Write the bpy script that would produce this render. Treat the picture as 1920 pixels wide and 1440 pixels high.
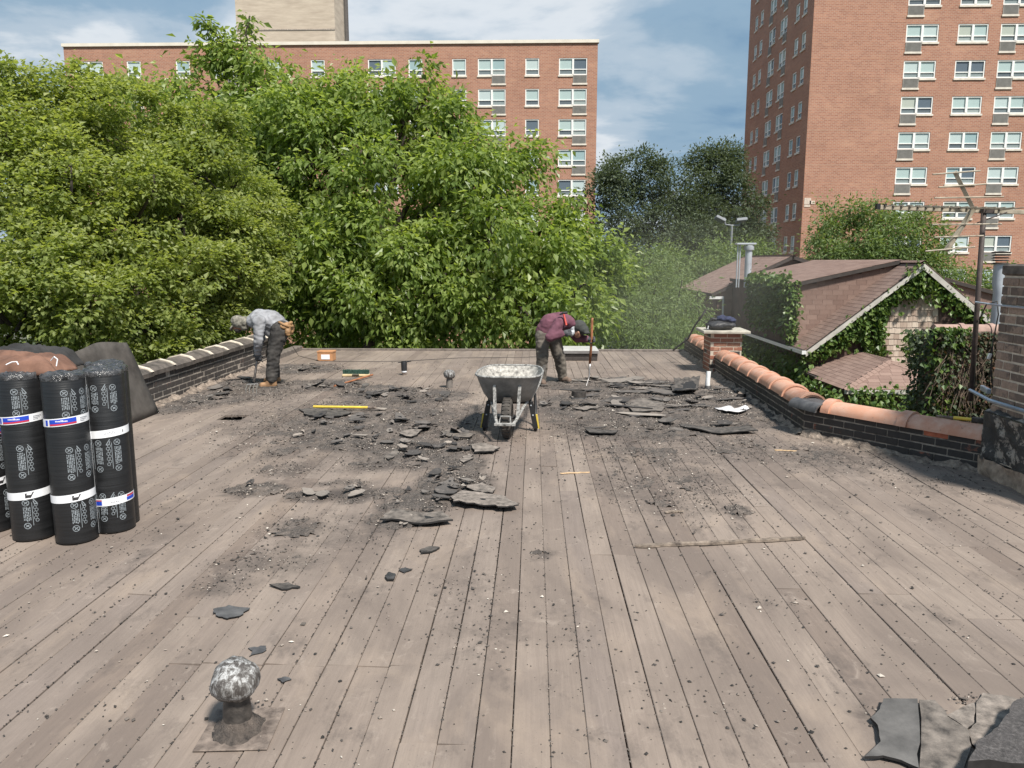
import bpy, bmesh, math, random
import numpy as np
from mathutils import Vector, Matrix, noise as mnoise

for _o in list(bpy.data.objects):
    bpy.data.objects.remove(_o, do_unlink=True)
SC = bpy.context.scene
COL = SC.collection
R = math.radians

# ------------------------------------------------------------------ camera
CAM_H, FPX = 1.70, 1442.0
PITCH, YAW = math.atan(230 / 1442), math.atan(40 / 1442)
cam = bpy.data.cameras.new('camera')
camo = bpy.data.objects.new('camera', cam)
COL.objects.link(camo)
camo.location = (0, 0, CAM_H)
camo.rotation_euler = (math.pi / 2 - PITCH, 0, YAW)
cam.sensor_width = 36
cam.lens = 36 * FPX / 1920
cam.clip_start, cam.clip_end = 0.05, 3000
SC.camera = camo
SC.render.resolution_x, SC.render.resolution_y = 1024, 768

# ------------------------------------------------------------------ sky and sun
SUN_EL, SUN_AZ = R(55), R(147)          # azimuth clockwise from +Y: from the right, a little behind
TO_SUN = Vector((math.sin(SUN_AZ) * math.cos(SUN_EL), math.cos(SUN_AZ) * math.cos(SUN_EL), math.sin(SUN_EL)))
W = bpy.data.worlds.new('World')
SC.world = W
W.use_nodes = True
nt = W.node_tree
N, L = nt.nodes, nt.links
N.clear()
out = N.new('ShaderNodeOutputWorld')
bg = N.new('ShaderNodeBackground')
bg.inputs['Strength'].default_value = 0.12
sky = N.new('ShaderNodeTexSky')
sky.sky_type = 'NISHITA'
sky.sun_disc = False
sky.sun_elevation, sky.sun_rotation = SUN_EL, SUN_AZ
sky.air_density, sky.dust_density, sky.ozone_density = 1.0, 1.0, 1.5
tc = N.new('ShaderNodeTexCoord')
sep = N.new('ShaderNodeSeparateXYZ')
L.new(tc.outputs['Generated'], sep.inputs[0])
def wm(op, a, b=None, clamp=False):
    n = N.new('ShaderNodeMath'); n.operation = op; n.use_clamp = clamp
    for i, x in enumerate((a, b)):
        if x is None: continue
        if isinstance(x, (int, float)): n.inputs[i].default_value = x
        else: L.new(x, n.inputs[i])
    return n.outputs[0]
zz = wm('ADD', wm('MAXIMUM', sep.outputs['Z'], 0.0), 0.16)
cmb = N.new('ShaderNodeCombineXYZ')
L.new(wm('DIVIDE', sep.outputs['X'], zz), cmb.inputs[0])
L.new(wm('DIVIDE', sep.outputs['Y'], zz), cmb.inputs[1])
def wnoise(scale, detail, off):
    mp = N.new('ShaderNodeMapping'); mp.inputs['Location'].default_value = off
    L.new(cmb.outputs[0], mp.inputs[0])
    n = N.new('ShaderNodeTexNoise'); n.inputs['Scale'].default_value = scale
    n.inputs['Detail'].default_value = detail; n.inputs['Roughness'].default_value = 0.55
    n.inputs['Distortion'].default_value = 0.25
    L.new(mp.outputs[0], n.inputs['Vector'])
    return n.outputs['Fac']
def wramp(fac, stops):
    r = N.new('ShaderNodeValToRGB'); r.color_ramp.interpolation = 'EASE'
    e = r.color_ramp.elements
    while len(e) < len(stops): e.new(0.5)
    for i, (p, c) in enumerate(stops):
        e[i].position = p; e[i].color = (*c, 1)
    L.new(fac, r.inputs[0]); return r.outputs[0]
cloud = wramp(wnoise(1.05, 7, (5.2, 3.1, 0)), [(0.36, (0.95, 1.6, 2.35)), (0.47, (1.4, 2.05, 2.7)), (0.55, (2.2, 2.7, 3.2)), (0.63, (3.5, 3.75, 4.0)), (0.74, (1.9, 2.4, 2.9))])
cover = wramp(wnoise(0.42, 4, (7.1, 2.4, 0)), [(0.30, (0.90,) * 3), (0.50, (1.0,) * 3)])
mx = N.new('ShaderNodeMix'); mx.data_type = 'RGBA'
L.new(cover, mx.inputs['Factor']); L.new(sky.outputs[0], mx.inputs['A']); L.new(cloud, mx.inputs['B'])
L.new(mx.outputs['Result'], bg.inputs['Color'])
L.new(bg.outputs[0], out.inputs[0])

sl = bpy.data.lights.new('sun', 'SUN')
sl.energy, sl.angle, sl.color = 3.9, R(7), (1.0, 0.95, 0.87)
so = bpy.data.objects.new('sun', sl)
COL.objects.link(so)
so.rotation_euler = (-TO_SUN).to_track_quat('-Z', 'Y').to_euler()
so.location = TO_SUN * 100

VS = SC.view_settings
VS.view_transform, VS.look, VS.gamma, VS.use_curve_mapping = 'Standard', 'None', 1, False
VS.exposure = 0.82
try:
    SC.cycles.volume_step_rate = 1.0
    SC.cycles.max_bounces = 6
    SC.cycles.transparent_max_bounces = 6
except Exception:
    pass

# ------------------------------------------------------------------ helpers
_F = Vector((-math.sin(YAW) * math.cos(PITCH), math.cos(YAW) * math.cos(PITCH), -math.sin(PITCH)))
_Rt = Vector((math.cos(YAW), math.sin(YAW), 0))
_U = _Rt.cross(_F)
EYE = Vector((0, 0, CAM_H))
def ray(u, v): return _F + _Rt * ((u - 960) / FPX) + _U * ((720 - v) / FPX)
def P(u, v, y): r = ray(u, v); return EYE + r * (y / r.y)
def PX(u, v, x): r = ray(u, v); return EYE + r * (x / r.x)
def G(u, v, z=0.0): r = ray(u, v); return EYE + r * ((z - CAM_H) / r.z)

rnd = random.Random(7)
rng = np.random.default_rng(7)

class MB:
    """collects polygons for one mesh"""
    def __init__(s): s.v, s.f, s.m = [], [], []
    def add(s, vs, fs, mi=0):
        b = len(s.v)
        s.v += [tuple(p) for p in vs]
        s.f += [tuple(i + b for i in f) for f in fs]
        s.m += [mi] * len(fs)
    def box(s, c, d, rot=None, mi=0, bev=0.0, top=1.0):
        hx, hy, hz = d[0] / 2, d[1] / 2, d[2] / 2
        if bev > 0:
            pts = []
            for z, k in ((-hz, bev), (-hz + bev, 0), (hz - bev, 0), (hz, bev)):
                x, y = hx - k, hy - k
                pts += [(-x, -y, z), (x, -y, z), (x, y, z), (-x, y, z)]
            fs = [(3, 2, 1, 0), (12, 13, 14, 15)]
            for r in range(3):
                for i in range(4):
                    j = (i + 1) % 4
                    fs.append((r * 4 + i, r * 4 + j, r * 4 + 4 + j, r * 4 + 4 + i))
        else:
            pts = [(-hx, -hy, -hz), (hx, -hy, -hz), (hx, hy, -hz), (-hx, hy, -hz), (-hx * top, -hy * top, hz), (hx * top, -hy * top, hz), (hx * top, hy * top, hz), (-hx * top, hy * top, hz)]
            fs = [(3, 2, 1, 0), (4, 5, 6, 7), (0, 1, 5, 4), (1, 2, 6, 5), (2, 3, 7, 6), (3, 0, 4, 7)]
        M = rot if rot is not None else Matrix.Identity(3)
        c = Vector(c)
        s.add([c + M @ Vector(p) for p in pts], fs, mi)
    def tube(s, pts, rad, n=8, mi=0, cap=True):
        pts = [Vector(p) for p in pts]
        if not hasattr(rad, '__len__'): rad = [rad] * len(pts)
        up = Vector((0.31, 0.17, 0.93)).normalized()
        vs, fs = [], []
        for i, p in enumerate(pts):
            t = (pts[min(i + 1, len(pts) - 1)] - pts[max(i - 1, 0)]).normalized()
            a = t.cross(up)
            if a.length < 0.05: a = t.cross(Vector((1, 0, 0)))
            a.normalize(); b = t.cross(a)
            for k in range(n):
                w = 2 * math.pi * k / n
                vs.append(p + (a * math.cos(w) + b * math.sin(w)) * rad[i])
        for i in range(len(pts) - 1):
            for k in range(n):
                j = (k + 1) % n
                fs.append((i * n + k, i * n + j, (i + 1) * n + j, (i + 1) * n + k))
        if cap:
            fs.append(tuple(range(n))[::-1]); fs.append(tuple((len(pts) - 1) * n + k for k in range(n)))
        s.add(vs, fs, mi)
    def lathe(s, prof, c=(0, 0, 0), n=24, mi=0, axis='z', rot=None, cap=True):
        vs, fs = [], []
        M = rot if rot is not None else Matrix.Identity(3)
        c = Vector(c)
        for r, z in prof:
            for k in range(n):
                w = 2 * math.pi * k / n
                vs.append(c + M @ Vector((r * math.cos(w), r * math.sin(w), z)))
        for i in range(len(prof) - 1):
            for k in range(n):
                j = (k + 1) % n
                fs.append((i * n + k, i * n + j, (i + 1) * n + j, (i + 1) * n + k))
        if cap:
            if prof[0][0] > 1e-4: fs.append(tuple(range(n))[::-1])
            if prof[-1][0] > 1e-4: fs.append(tuple((len(prof) - 1) * n + k for k in range(n)))
        s.add(vs, fs, mi)
    def prism(s, poly, h, mi=0):
        """poly: list of 3D points (planar); h: Vector to extrude"""
        poly = [Vector(p) for p in poly]; h = Vector(h); n = len(poly)
        vs = poly + [p + h for p in poly]
        fs = [tuple(range(n))[::-1], tuple(range(n, 2 * n))]
        for i in range(n):
            j = (i + 1) % n
            fs.append((i, j, n + j, n + i))
        s.add(vs, fs, mi)
    def mesh(s, name, mats, org=(0, 0, 0), smooth=False):
        me = bpy.data.meshes.new(name)
        o = Vector(org)
        me.from_pydata([(x - o.x, y - o.y, z - o.z) for x, y, z in s.v], [], s.f)
        if not isinstance(mats, (list, tuple)): mats = [mats]
        for m in mats: me.materials.append(m)
        if len(mats) > 1: me.polygons.foreach_set('material_index', s.m)
        if smooth: me.polygons.foreach_set('use_smooth', [True] * len(me.polygons))
        bm = bmesh.new(); bm.from_mesh(me); bmesh.ops.recalc_face_normals(bm, faces=bm.faces); bm.to_mesh(me); bm.free()
        me.update()
        return me
    def build(s, name, mats, parent=None, smooth=False, org=None, auto=None):
        if parent is not None:
            p, w = parent, Vector((0, 0, 0))
            while p is not None:
                w += Vector(p.location); p = p.parent
            o = obj(name, s.mesh(name, mats, w, smooth), parent)
        else:
            og = org if org is not None else (0, 0, 0)
            o = obj(name, s.mesh(name, mats, og, smooth), None)
            o.location = og
        if auto: smooth_by_angle(o.data, auto)
        return o

def smooth_by_angle(me, deg):
    bm = bmesh.new(); bm.from_mesh(me)
    lim = R(deg)
    for f in bm.faces: f.smooth = True
    for e in bm.edges:
        if len(e.link_faces) == 2: e.smooth = e.calc_face_angle(0) < lim
    bm.to_mesh(me); bm.free()

def obj(name, me, parent=None):
    o = bpy.data.objects.new(name, me); COL.objects.link(o)
    if parent is not None: o.parent = parent
    return o
def tag(o, label=None, cat=None, group=None, kind=None):
    if label: o['label'] = label
    if cat: o['category'] = cat
    if group: o['group'] = group
    if kind: o['kind'] = kind
    return o
def thing(name, label, cat, loc=(0, 0, 0), group=None):
    o = bpy.data.objects.new(name, None); COL.objects.link(o); o.location = loc
    o.empty_display_size = 0.1
    return tag(o, label, cat, group)
def copy_tree(o, parent=None):
    c = o.copy(); COL.objects.link(c); c.parent = parent
    for ch in list(o.children): copy_tree(ch, c)
    return c
def rotz(a): return Matrix.Rotation(a, 3, 'Z')

# ------------------------------------------------------------------ materials
def mk(name):
    m = bpy.data.materials.new(name); m.use_nodes = True
    n = m.node_tree; n.nodes.clear()
    o = n.nodes.new('ShaderNodeOutputMaterial'); b = n.nodes.new('ShaderNodeBsdfPrincipled')
    n.links.new(b.outputs[0], o.inputs[0])
    return m, n, b, o
class NT:
    def __init__(s, n): s.n = n
    def new(s, t, **kw):
        x = s.n.nodes.new(t)
        for k, v in kw.items(): setattr(x, k, v)
        return x
    def link(s, a, b): s.n.links.new(a, b)
    def put(s, sock, x):
        if x is None: return
        if hasattr(x, 'is_output'): s.link(x, sock)
        elif isinstance(x, (tuple, list)): sock.default_value = (*x, 1) if len(x) == 3 and len(sock.default_value) == 4 else x
        else: sock.default_value = x
    def math(s, op, a, b=None, c=None, clamp=False):
        x = s.new('ShaderNodeMath', operation=op, use_clamp=clamp)
        for i, y in enumerate((a, b, c)): s.put(x.inputs[i], y)
        return x.outputs[0]
    def pos(s, kind='world'):
        if kind == 'world': return s.new('ShaderNodeNewGeometry').outputs['Position']
        return s.new('ShaderNodeTexCoord').outputs['Object']
    def map(s, vec, scale=(1, 1, 1), loc=(0, 0, 0), rot=(0, 0, 0)):
        x = s.new('ShaderNodeMapping'); s.link(vec, x.inputs[0])
        x.inputs['Scale'].default_value = scale; x.inputs['Location'].default_value = loc; x.inputs['Rotation'].default_value = rot
        return x.outputs[0]
    def noise(s, vec, scale, detail=4, rough=0.55, dist=0.0, w=None):
        x = s.new('ShaderNodeTexNoise')
        if w is not None:
            x.noise_dimensions = '4D'; s.put(x.inputs['W'], w)
        s.link(vec, x.inputs['Vector'])
        x.inputs['Scale'].default_value = scale; x.inputs['Detail'].default_value = detail
        x.inputs['Roughness'].default_value = rough; x.inputs['Distortion'].default_value = dist
        return x.outputs['Fac']
    def ramp(s, fac, stops, interp='LINEAR'):
        x = s.new('ShaderNodeValToRGB'); x.color_ramp.interpolation = interp
        e = x.color_ramp.elements
        while len(e) < len(stops): e.new(0.5)
        for i, (p, c) in enumerate(stops):
            e[i].position = p
            e[i].color = (*c, 1) if hasattr(c, '__len__') else (c, c, c, 1)
        s.link(fac, x.inputs[0]); return x.outputs[0]
    def mix(s, fac, a, b, mode='MIX'):
        x = s.new('ShaderNodeMix', data_type='RGBA', blend_type=mode)
        s.put(x.inputs['Factor'], fac); s.put(x.inputs['A'], a); s.put(x.inputs['B'], b)
        return x.outputs['Result']
    def rand(s): return s.new('ShaderNodeObjectInfo').outputs['Random']
    def attr(s, name): return s.new('ShaderNodeAttribute', attribute_name=name).outputs['Fac']
    def bump(s, h, strength=0.3, dist=0.01):
        x = s.new('ShaderNodeBump'); x.inputs['Strength'].default_value = strength; x.inputs['Distance'].default_value = dist
        s.link(h, x.inputs['Height']); return x.outputs[0]
def simple(name, c, rough=0.7, var=0.25, scale=8.0, bump=0.15, metal=0.0, c2=None, rand=0.0, space='world', bscale=None, bdist=0.005, spec=None):
    """noise-mottled colour, optional per-object variation"""
    m, n, b, o = mk(name); t = NT(n)
    p = t.pos(space)
    nf = t.noise(p, scale, 6, 0.6)
    lo = tuple(x * (1 - var) for x in c); hi = c2 if c2 else tuple(min(1, x * (1 + var)) for x in c)
    col = t.ramp(nf, [(0.3, lo), (0.7, hi)])
    if rand:
        k = t.math('MULTIPLY_ADD', t.rand(), 2 * rand, 1 - rand)
        col = t.mix(1.0, col, t.new_rgb(k) if hasattr(t, 'new_rgb') else k, 'MULTIPLY')
    t.put(b.inputs['Base Color'], col)
    b.inputs['Roughness'].default_value = rough; b.inputs['Metallic'].default_value = metal
    if spec is not None: b.inputs['Specular IOR Level'].default_value = spec
    if bump: t.link(t.bump(t.noise(p, bscale or scale * 6, 4, 0.65), bump, bdist), b.inputs['Normal'])
    return m

M = {}
def m_deck():
    m, n, b, o = mk('deck_wood'); t = NT(n); p = t.pos(); r = t.rand()
    base = t.ramp(r, [(0.0, (0.195, 0.152, 0.127)), (0.12, (0.245, 0.197, 0.166)), (0.45, (0.262, 0.210, 0.176)), (0.8, (0.290, 0.236, 0.198)), (1.0, (0.225, 0.182, 0.158))])
    grain = t.noise(t.map(p, (55, 2.2, 10)), 1.0, 6, 0.6, 0.4, w=t.math('MULTIPLY', r, 40.0))
    base = t.mix(0.5, base, t.ramp(grain, [(0.25, 0.62), (0.75, 1.05)]), 'MULTIPLY')
    fine = t.noise(t.map(p, (190, 7, 10)), 1.0, 4, 0.7, 0.2, w=t.math('MULTIPLY', r, 40.0))
    base = t.mix(0.35, base, t.ramp(fine, [(0.3, 0.68), (0.6, 1.0)]), 'MULTIPLY')
    blot = t.noise(t.map(p, (1.7, 0.75, 1)), 1.0, 7, 0.62, 0.5)
    base = t.mix(t.ramp(blot, [(0.42, 0.0), (0.62, 0.8)]), base, (0.150, 0.120, 0.103))
    blot2 = t.noise(t.map(p, (2.6, 1.0, 1), (5, 3, 0)), 1.0, 6, 0.62, 0.6)
    base = t.mix(t.ramp(blot2, [(0.54, 0.0), (0.78, 0.5)]), base, (0.37, 0.29, 0.225))
    tan = t.noise(t.map(p, (9, 2.3, 1), (1, 7, 0)), 1.0, 7, 0.7, 0.3, w=t.math('MULTIPLY', r, 9.0))
    base = t.mix(t.ramp(tan, [(0.70, 0.0), (0.76, 0.75)]), base, (0.47, 0.32, 0.19))
    tar = t.noise(t.map(p, (3.2, 1.8, 1), (3, 1, 0)), 1.0, 8, 0.72)
    base = t.mix(t.ramp(tar, [(0.56, 0.0), (0.70, 0.7)]), base, (0.085, 0.070, 0.063))
    speck = t.noise(p, 130, 3, 0.6)
    base = t.mix(t.ramp(speck, [(0.64, 0.0), (0.72, 0.55)]), base, (0.10, 0.085, 0.078))
    sx = t.new('ShaderNodeSeparateXYZ'); t.link(t.pos('obj'), sx.inputs[0])
    edge = t.math('DIVIDE', t.math('ABSOLUTE', sx.outputs['X']), 0.0665)
    ed = t.math('ADD', edge, t.math('MULTIPLY', t.math('SUBTRACT', t.noise(t.map(p, (14, 5, 1)), 1.0, 6, .7), .5), .85))
    base = t.mix(t.ramp(ed, [(1.0, 0.0), (1.25, .65)]), base, (0.095, 0.075, 0.062))
    scuff = t.noise(t.map(p, (7, 5, 1), (2, 9, 0)), 1.0, 8, .75, .8)
    base = t.mix(t.ramp(scuff, [(.58, 0.0), (.72, .5)]), base, (0.36, 0.30, 0.255))
    so_ = t.math('ADD', t.attr('soil'), t.math('MULTIPLY', t.math('SUBTRACT', t.noise(t.map(p, (5, 5, 1), (4, 4, 0)), 1.0, 9, .78, .5), .5), 1.15))
    base = t.mix(t.ramp(so_, [(.16, 0.0), (.44, .58), (.74, .93)]), base, (0.056, 0.047, 0.043))
    t.put(b.inputs['Base Color'], base)
    b.inputs['Roughness'].default_value = 0.82; b.inputs['Specular IOR Level'].default_value = 0.3
    h = t.math('ADD', t.math('MULTIPLY', grain, 0.5), t.math('MULTIPLY', t.noise(p, 60, 5, 0.7), 0.6))
    t.link(t.bump(h, 0.35, 0.004), b.inputs['Normal'])
    return m
M['deck'] = m_deck()
M['under'] = simple('deck_underlay', (0.02, 0.017, 0.015), 0.95, 0.3)
def m_tarbrick(name, tarlo, tarhi, red, thr, mott=0.5):
    m, n, b, o = mk(name); t = NT(n); p = t.pos(); r = t.rand()
    nf = t.noise(p, 18, 6, 0.7)
    tar = t.mix(t.math('MULTIPLY', nf, 1.0), tarlo, tarhi)
    brick = t.mix(r, tuple(x * 0.7 for x in red), tuple(min(1, x * 1.2) for x in red))
    brick = t.mix(t.ramp(t.noise(p, 45, 6, 0.7), [(0.35, mott), (0.65, 0.0)]), brick, tuple(x * 0.35 for x in red))
    msk = t.math('ADD', t.noise(p, 5.5, 6, 0.68), t.math('MULTIPLY', t.math('SUBTRACT', r, 0.5), 0.22))
    col = t.mix(t.ramp(msk, [(thr, 0.0), (thr + 0.05, 1.0)]), tar, brick)
    t.put(b.inputs['Base Color'], col)
    b.inputs['Roughness'].default_value = 0.8
    t.link(t.bump(t.noise(p, 90, 5, 0.7), 0.5, 0.004), b.inputs['Normal'])
    return m
M['tarbrick_left'] = m_tarbrick('tarred_brick_brown', (0.028, 0.024, 0.022), (0.075, 0.062, 0.056), (0.20, 0.10, 0.075), 0.68)
M['tarbrick_right'] = m_tarbrick('tarred_brick_black', (0.018, 0.016, 0.015), (0.062, 0.052, 0.047), (0.22, 0.085, 0.055), 0.69)
M['redbrick'] = m_tarbrick('red_brick', (0.33, 0.135, 0.085), (0.22, 0.085, 0.055), (0.40, 0.20, 0.13), 0.58)
M['redplain'] = simple('bright_red_brick', (0.46, 0.14, 0.075), 0.85, 0.25, 20)
M['oldbrick'] = m_tarbrick('old_sooty_brick', (0.075, 0.055, 0.046), (0.22, 0.16, 0.128), (0.34, 0.24, 0.185), 0.46)
M['mortar_dark'] = simple('mortar_grimy', (0.30, 0.255, 0.22), 0.92, 0.5, 14, 0.5, c2=(0.52, 0.45, 0.38))
M['mortar_tar'] = simple('mortar_tarry', (0.20, 0.17, 0.145), 0.92, 0.7, 12, 0.5, c2=(0.40, 0.34, 0.28))
M['mortar_pale'] = simple('mortar_pale', (0.56, 0.48, 0.39), 0.92, 0.25, 16, 0.4)
M['plaster'] = simple('crumbling_mortar', (0.15, 0.115, 0.095), 0.95, 0.5, 16, 0.8, c2=(0.42, 0.34, 0.275), bdist=0.02)
M['coping_dark'] = simple('dark_coping_tile', (0.065, 0.055, 0.048), 0.75, 0.35, 10, 0.3, c2=(0.15, 0.125, 0.108))
M['coping_pale'] = simple('pale_coping_collar', (0.58, 0.51, 0.42), 0.85, 0.25, 14, 0.3)
def m_terra():
    m, n, b, o = mk('terracotta'); t = NT(n); p = t.pos(); r = t.rand()
    c = t.mix(r, (0.46, 0.21, 0.13), (0.56, 0.29, 0.19))
    c = t.mix(t.ramp(t.noise(p, 7, 6, 0.65), [(0.42, 0.0), (0.66, 0.75)]), c, (0.58, 0.38, 0.29))
    c = t.mix(t.ramp(t.noise(p, 22, 6, 0.75), [(0.62, 0.0), (0.68, 0.75)]), c, (0.16, 0.10, 0.075))
    t.put(b.inputs['Base Color'], c); b.inputs['Roughness'].default_value = 0.6
    t.link(t.bump(t.noise(p, 60, 4, 0.6), 0.2, 0.004), b.inputs['Normal'])
    return m
M['terra'] = m_terra()
M['tar'] = simple('black_tar', (0.022, 0.021, 0.022), 0.55, 0.5, 10, 0.5, c2=(0.07, 0.066, 0.065), bdist=0.01)
M['slate'] = simple('black_slate_tile', (0.06, 0.058, 0.062), 0.5, 0.4, 9, 0.3, c2=(0.13, 0.125, 0.125))
# ------------------------------------------------------------------ ground, own building, deck boards
GZ = -8.2
def m_ground():
    m, n, b, o = mk('ground_grass_and_dirt'); t = NT(n); p = t.pos()
    c = t.ramp(t.noise(p, 0.12, 6, 0.6), [(0.4, (0.05, 0.075, 0.025)), (0.6, (0.10, 0.095, 0.07))])
    c = t.mix(0.5, c, t.ramp(t.noise(p, 3, 5, 0.7), [(0.3, 0.5), (0.7, 1.0)]), 'MULTIPLY')
    t.put(b.inputs['Base Color'], c); b.inputs['Roughness'].default_value = 0.95
    return m
M['ground'] = m_ground()
g = MB(); g.add([(-1500, -1500, GZ), (1500, -1500, GZ), (1500, 2000, GZ), (-1500, 2000, GZ)], [(0, 1, 2, 3)])
tag(g.build('ground', M['ground']), kind='structure')
XL, XR, YF = -4.5, 2.72, 14.72
g = MB()
g.prism([(-6.2, -0.5, -0.32), (5.6, -0.5, -0.32), (5.6, 6.25, -0.32), (3.95, 6.25, -0.32), (3.05, 7.55, -0.32), (3.1, YF, -0.32), (-4.78, YF, -0.32), (-4.78, 4, -0.32), (-6.2, 4, -0.32)], (0, 0, 0.262))
deck = tag(g.build('roof_deck', M['under']), kind='structure')
g = MB()
g.prism([(-6.18, -0.48, GZ), (5.58, -0.48, GZ), (5.58, 6.2, GZ), (3.93, 6.2, GZ), (3.03, 7.55, GZ), (3.08, YF - 0.03, GZ), (-4.76, YF - 0.03, GZ), (-4.76, 4.03, GZ), (-6.18, 4.03, GZ)], (0, 0, -0.325 - GZ))
tag(g.build('building_wall', M['oldbrick']), kind='structure')

# where torn-off roofing lies thickest: blobs on the deck (centre, radii, amount)
BL = [(760, 742, 120, 16, .9), (700, 798, 120, 26, .85), (620, 815, 80, 24, .8), (770, 848, 105, 30, .9), (850, 835, 60, 34, .9), (700, 872, 60, 13, .6), (480, 918, 62, 13, .85), (590, 930, 60, 11, .8), (665, 925, 45, 18, .8), (780, 945, 70, 26, 1.0), (840, 905, 55, 34, 1.0), (745, 972, 70, 20, .8), (885, 905, 40, 22, .9),
      (370, 748, 110, 15, .8), (440, 722, 70, 14, .8), (560, 692, 80, 10, .75), (600, 722, 90, 11, .8), (320, 768, 60, 9, .6), (690, 735, 60, 14, .8), (700, 790, 270, 60, .47), (1200, 770, 230, 60, .54), (450, 735, 150, 24, .5), (1560, 858, 140, 34, .42), (1750, 905, 120, 26, .34), (1380, 840, 120, 30, .40), (1250, 935, 130, 40, .32), (620, 1000, 160, 40, .28), (680, 832, 110, 16, .85), (600, 790, 80, 12, .7), (820, 800, 60, 16, .8), (862, 872, 50, 20, .9), (800, 775, 70, 10, .6), (640, 905, 60, 8, .5), (720, 925, 50, 12, .8), (540, 880, 70, 16, .45), (900, 770, 50, 18, .5), (520, 848, 40, 14, .5),
      (1100, 760, 100, 26, .95), (1200, 732, 130, 22, .95), (1290, 762, 110, 32, 1.0), (1350, 742, 60, 20, 1.0), (1210, 800, 120, 22, .9), (1330, 800, 80, 14, .8), (1060, 722, 60, 10, .7), (1130, 716, 90, 8, .7), (1400, 760, 50, 30, .9), (1395, 700, 50, 14, .7), (1130, 800, 90, 18, .7),
      (1200, 850, 130, 30, .38), (1180, 905, 90, 40, .36), (1300, 900, 90, 40, .36), (1385, 958, 27, 12, .85), (1010, 1040, 26, 12, .6), (500, 1052, 110, 30, .46), (430, 1095, 70, 22, .5), (560, 990, 80, 24, .46), (880, 1110, 120, 60, .22), (1830, 1318, 50, 14, .62), (1633, 1330, 22, 12, .65), (1450, 1130, 60, 30, .25), (1080, 1180, 60, 50, .22), (1120, 1390, 24, 10, .6), (900, 1200, 120, 70, .22), (470, 1330, 30, 26, .5), (1270, 1300, 160, 80, .14), (300, 1010, 120, 40, .18), (1560, 860, 70, 18, .4), (1700, 905, 90, 20, .25)]
blobs = []
for u, v, ru, rv, a in BL:
    c = G(u, v); blobs.append((c.x, c.y, ru * c.y / FPX, max(.05, (G(u, v - rv).y - G(u, v + rv).y) / 2), a))
BA = np.array(blobs)
def dens(X, Y):
    d = np.zeros_like(X)
    for cx, cy, rx, ry, a in BA: d = np.maximum(d, a * np.exp(-(((X - cx) / rx) ** 2 + ((Y - cy) / ry) ** 2) ** 1.5 * .9))
    return d

def board(x0, x1, y0, y1, z):
    """one sawn board: slight cup, crooked edges"""
    mb = MB(); k = max(2, int((y1 - y0) / 0.13)); vs, fs = [], []
    ph = rnd.random() * 6; wob = rnd.uniform(0.0005, 0.0018); tw = rnd.uniform(-0.0016, 0.0016)
    e0, e1 = rnd.uniform(-.006, .006), rnd.uniform(-.006, .006)
    for i in range(k + 1):
        f = i / k; y = y0 + (y1 - y0) * f
        dx = math.sin(ph + y * 1.7) * wob; dz = math.sin(ph * 2 + y * 2.1) * 0.0012
        ya, yb = y + (e0 if i == 0 else e1 if i == k else 0), y - (e0 if i == 0 else e1 if i == k else 0)
        zt = z + dz
        vs += [(x0 + dx, ya, zt - 0.022), (x0 + dx, ya, zt - 0.0025 - tw), (x0 + dx + 0.0025, ya, zt - tw), (x1 + dx - 0.0025, yb, zt + tw), (x1 + dx, yb, zt - 0.0025 + tw), (x1 + dx, yb, zt - 0.022)]
    for i in range(k):
        for j in range(5):
            a = i * 6 + j
            fs.append((a, a + 1, a + 7, a + 6))
    fs += [(0, 5, 4, 3, 2, 1), tuple(k * 6 + j for j in range(6))]
    mb.add(vs, fs)
    c = ((x0 + x1) / 2, (y0 + y1) / 2, z)
    me = mb.mesh('board', M['deck'], c); va = np.array(vs)
    at = me.attributes.new('soil', 'FLOAT', 'POINT'); at.data.foreach_set('value', dens(va[:, 0], va[:, 1]).astype(np.float32))
    o = obj('board', me, deck); o.location = c
cols = []
x = -0.0675 - 0.135 * 41
while x < 4.95:
    w = 0.135
    cols.append((x, x + w)); x += w
HOLE = G(435, 782)
nb = 0
shared = None
for ci, (a, bb) in enumerate(cols):
    if ci % 4 == 0 or shared is None or rnd.random() < 0.35:
        base = rnd.uniform(0, 4.2)
        shared = base
    mid = (a + bb) / 2
    if mid < -4.95: y0, y1 = 3.0, 7.6
    elif mid < -4.6: y0, y1 = 2.0, 7.8
    elif mid > 3.75: y0, y1 = 0.4, 6.2
    elif mid > 2.85: y0, y1 = 0.4, 7.4
    else: y0, y1 = 0.4, YF
    joints = []
    if -1.5 < mid < -0.42: joints.append(3.02 + (0.012 if ci % 2 else 0))
    elif mid < -1.5 and rnd.random() < .5: joints.append(4.6 + shared * 0.4)
    else: joints.append(1.2 + shared)
    nx = joints[0] + rnd.choice((3.6, 4.2, 4.9))
    while nx < 11.2: joints.append(nx); nx += rnd.choice((3.7, 4.3, 4.9))
    if mid < 2.8: joints = [j for j in joints if abs(j - 12.25) > 0.9] + [12.25]
    cuts = [y0] + sorted(j for j in joints if y0 + 0.4 < j < y1 - 0.4) + [y1]
    segs = [[cuts[i] + 0.002, cuts[i + 1] - 0.002] for i in range(len(cuts) - 1)]
    if a - 0.02 < HOLE.x < bb + 0.02:
        ns = []
        for s0, s1 in segs:
            if s0 < HOLE.y < s1: ns += [[s0, HOLE.y - 0.16], [HOLE.y + 0.10 + 0.05 * rnd.random(), s1]]
            else: ns.append([s0, s1])
        segs = ns
    for s0, s1 in segs:
        gp = rnd.choice((0.0004, 0.0008, 0.0013, 0.002, 0.0032))
        board(a + gp, bb - gp, s0, s1, rnd.uniform(-0.0035, 0.0015)); nb += 1
print('boards', nb)

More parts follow.
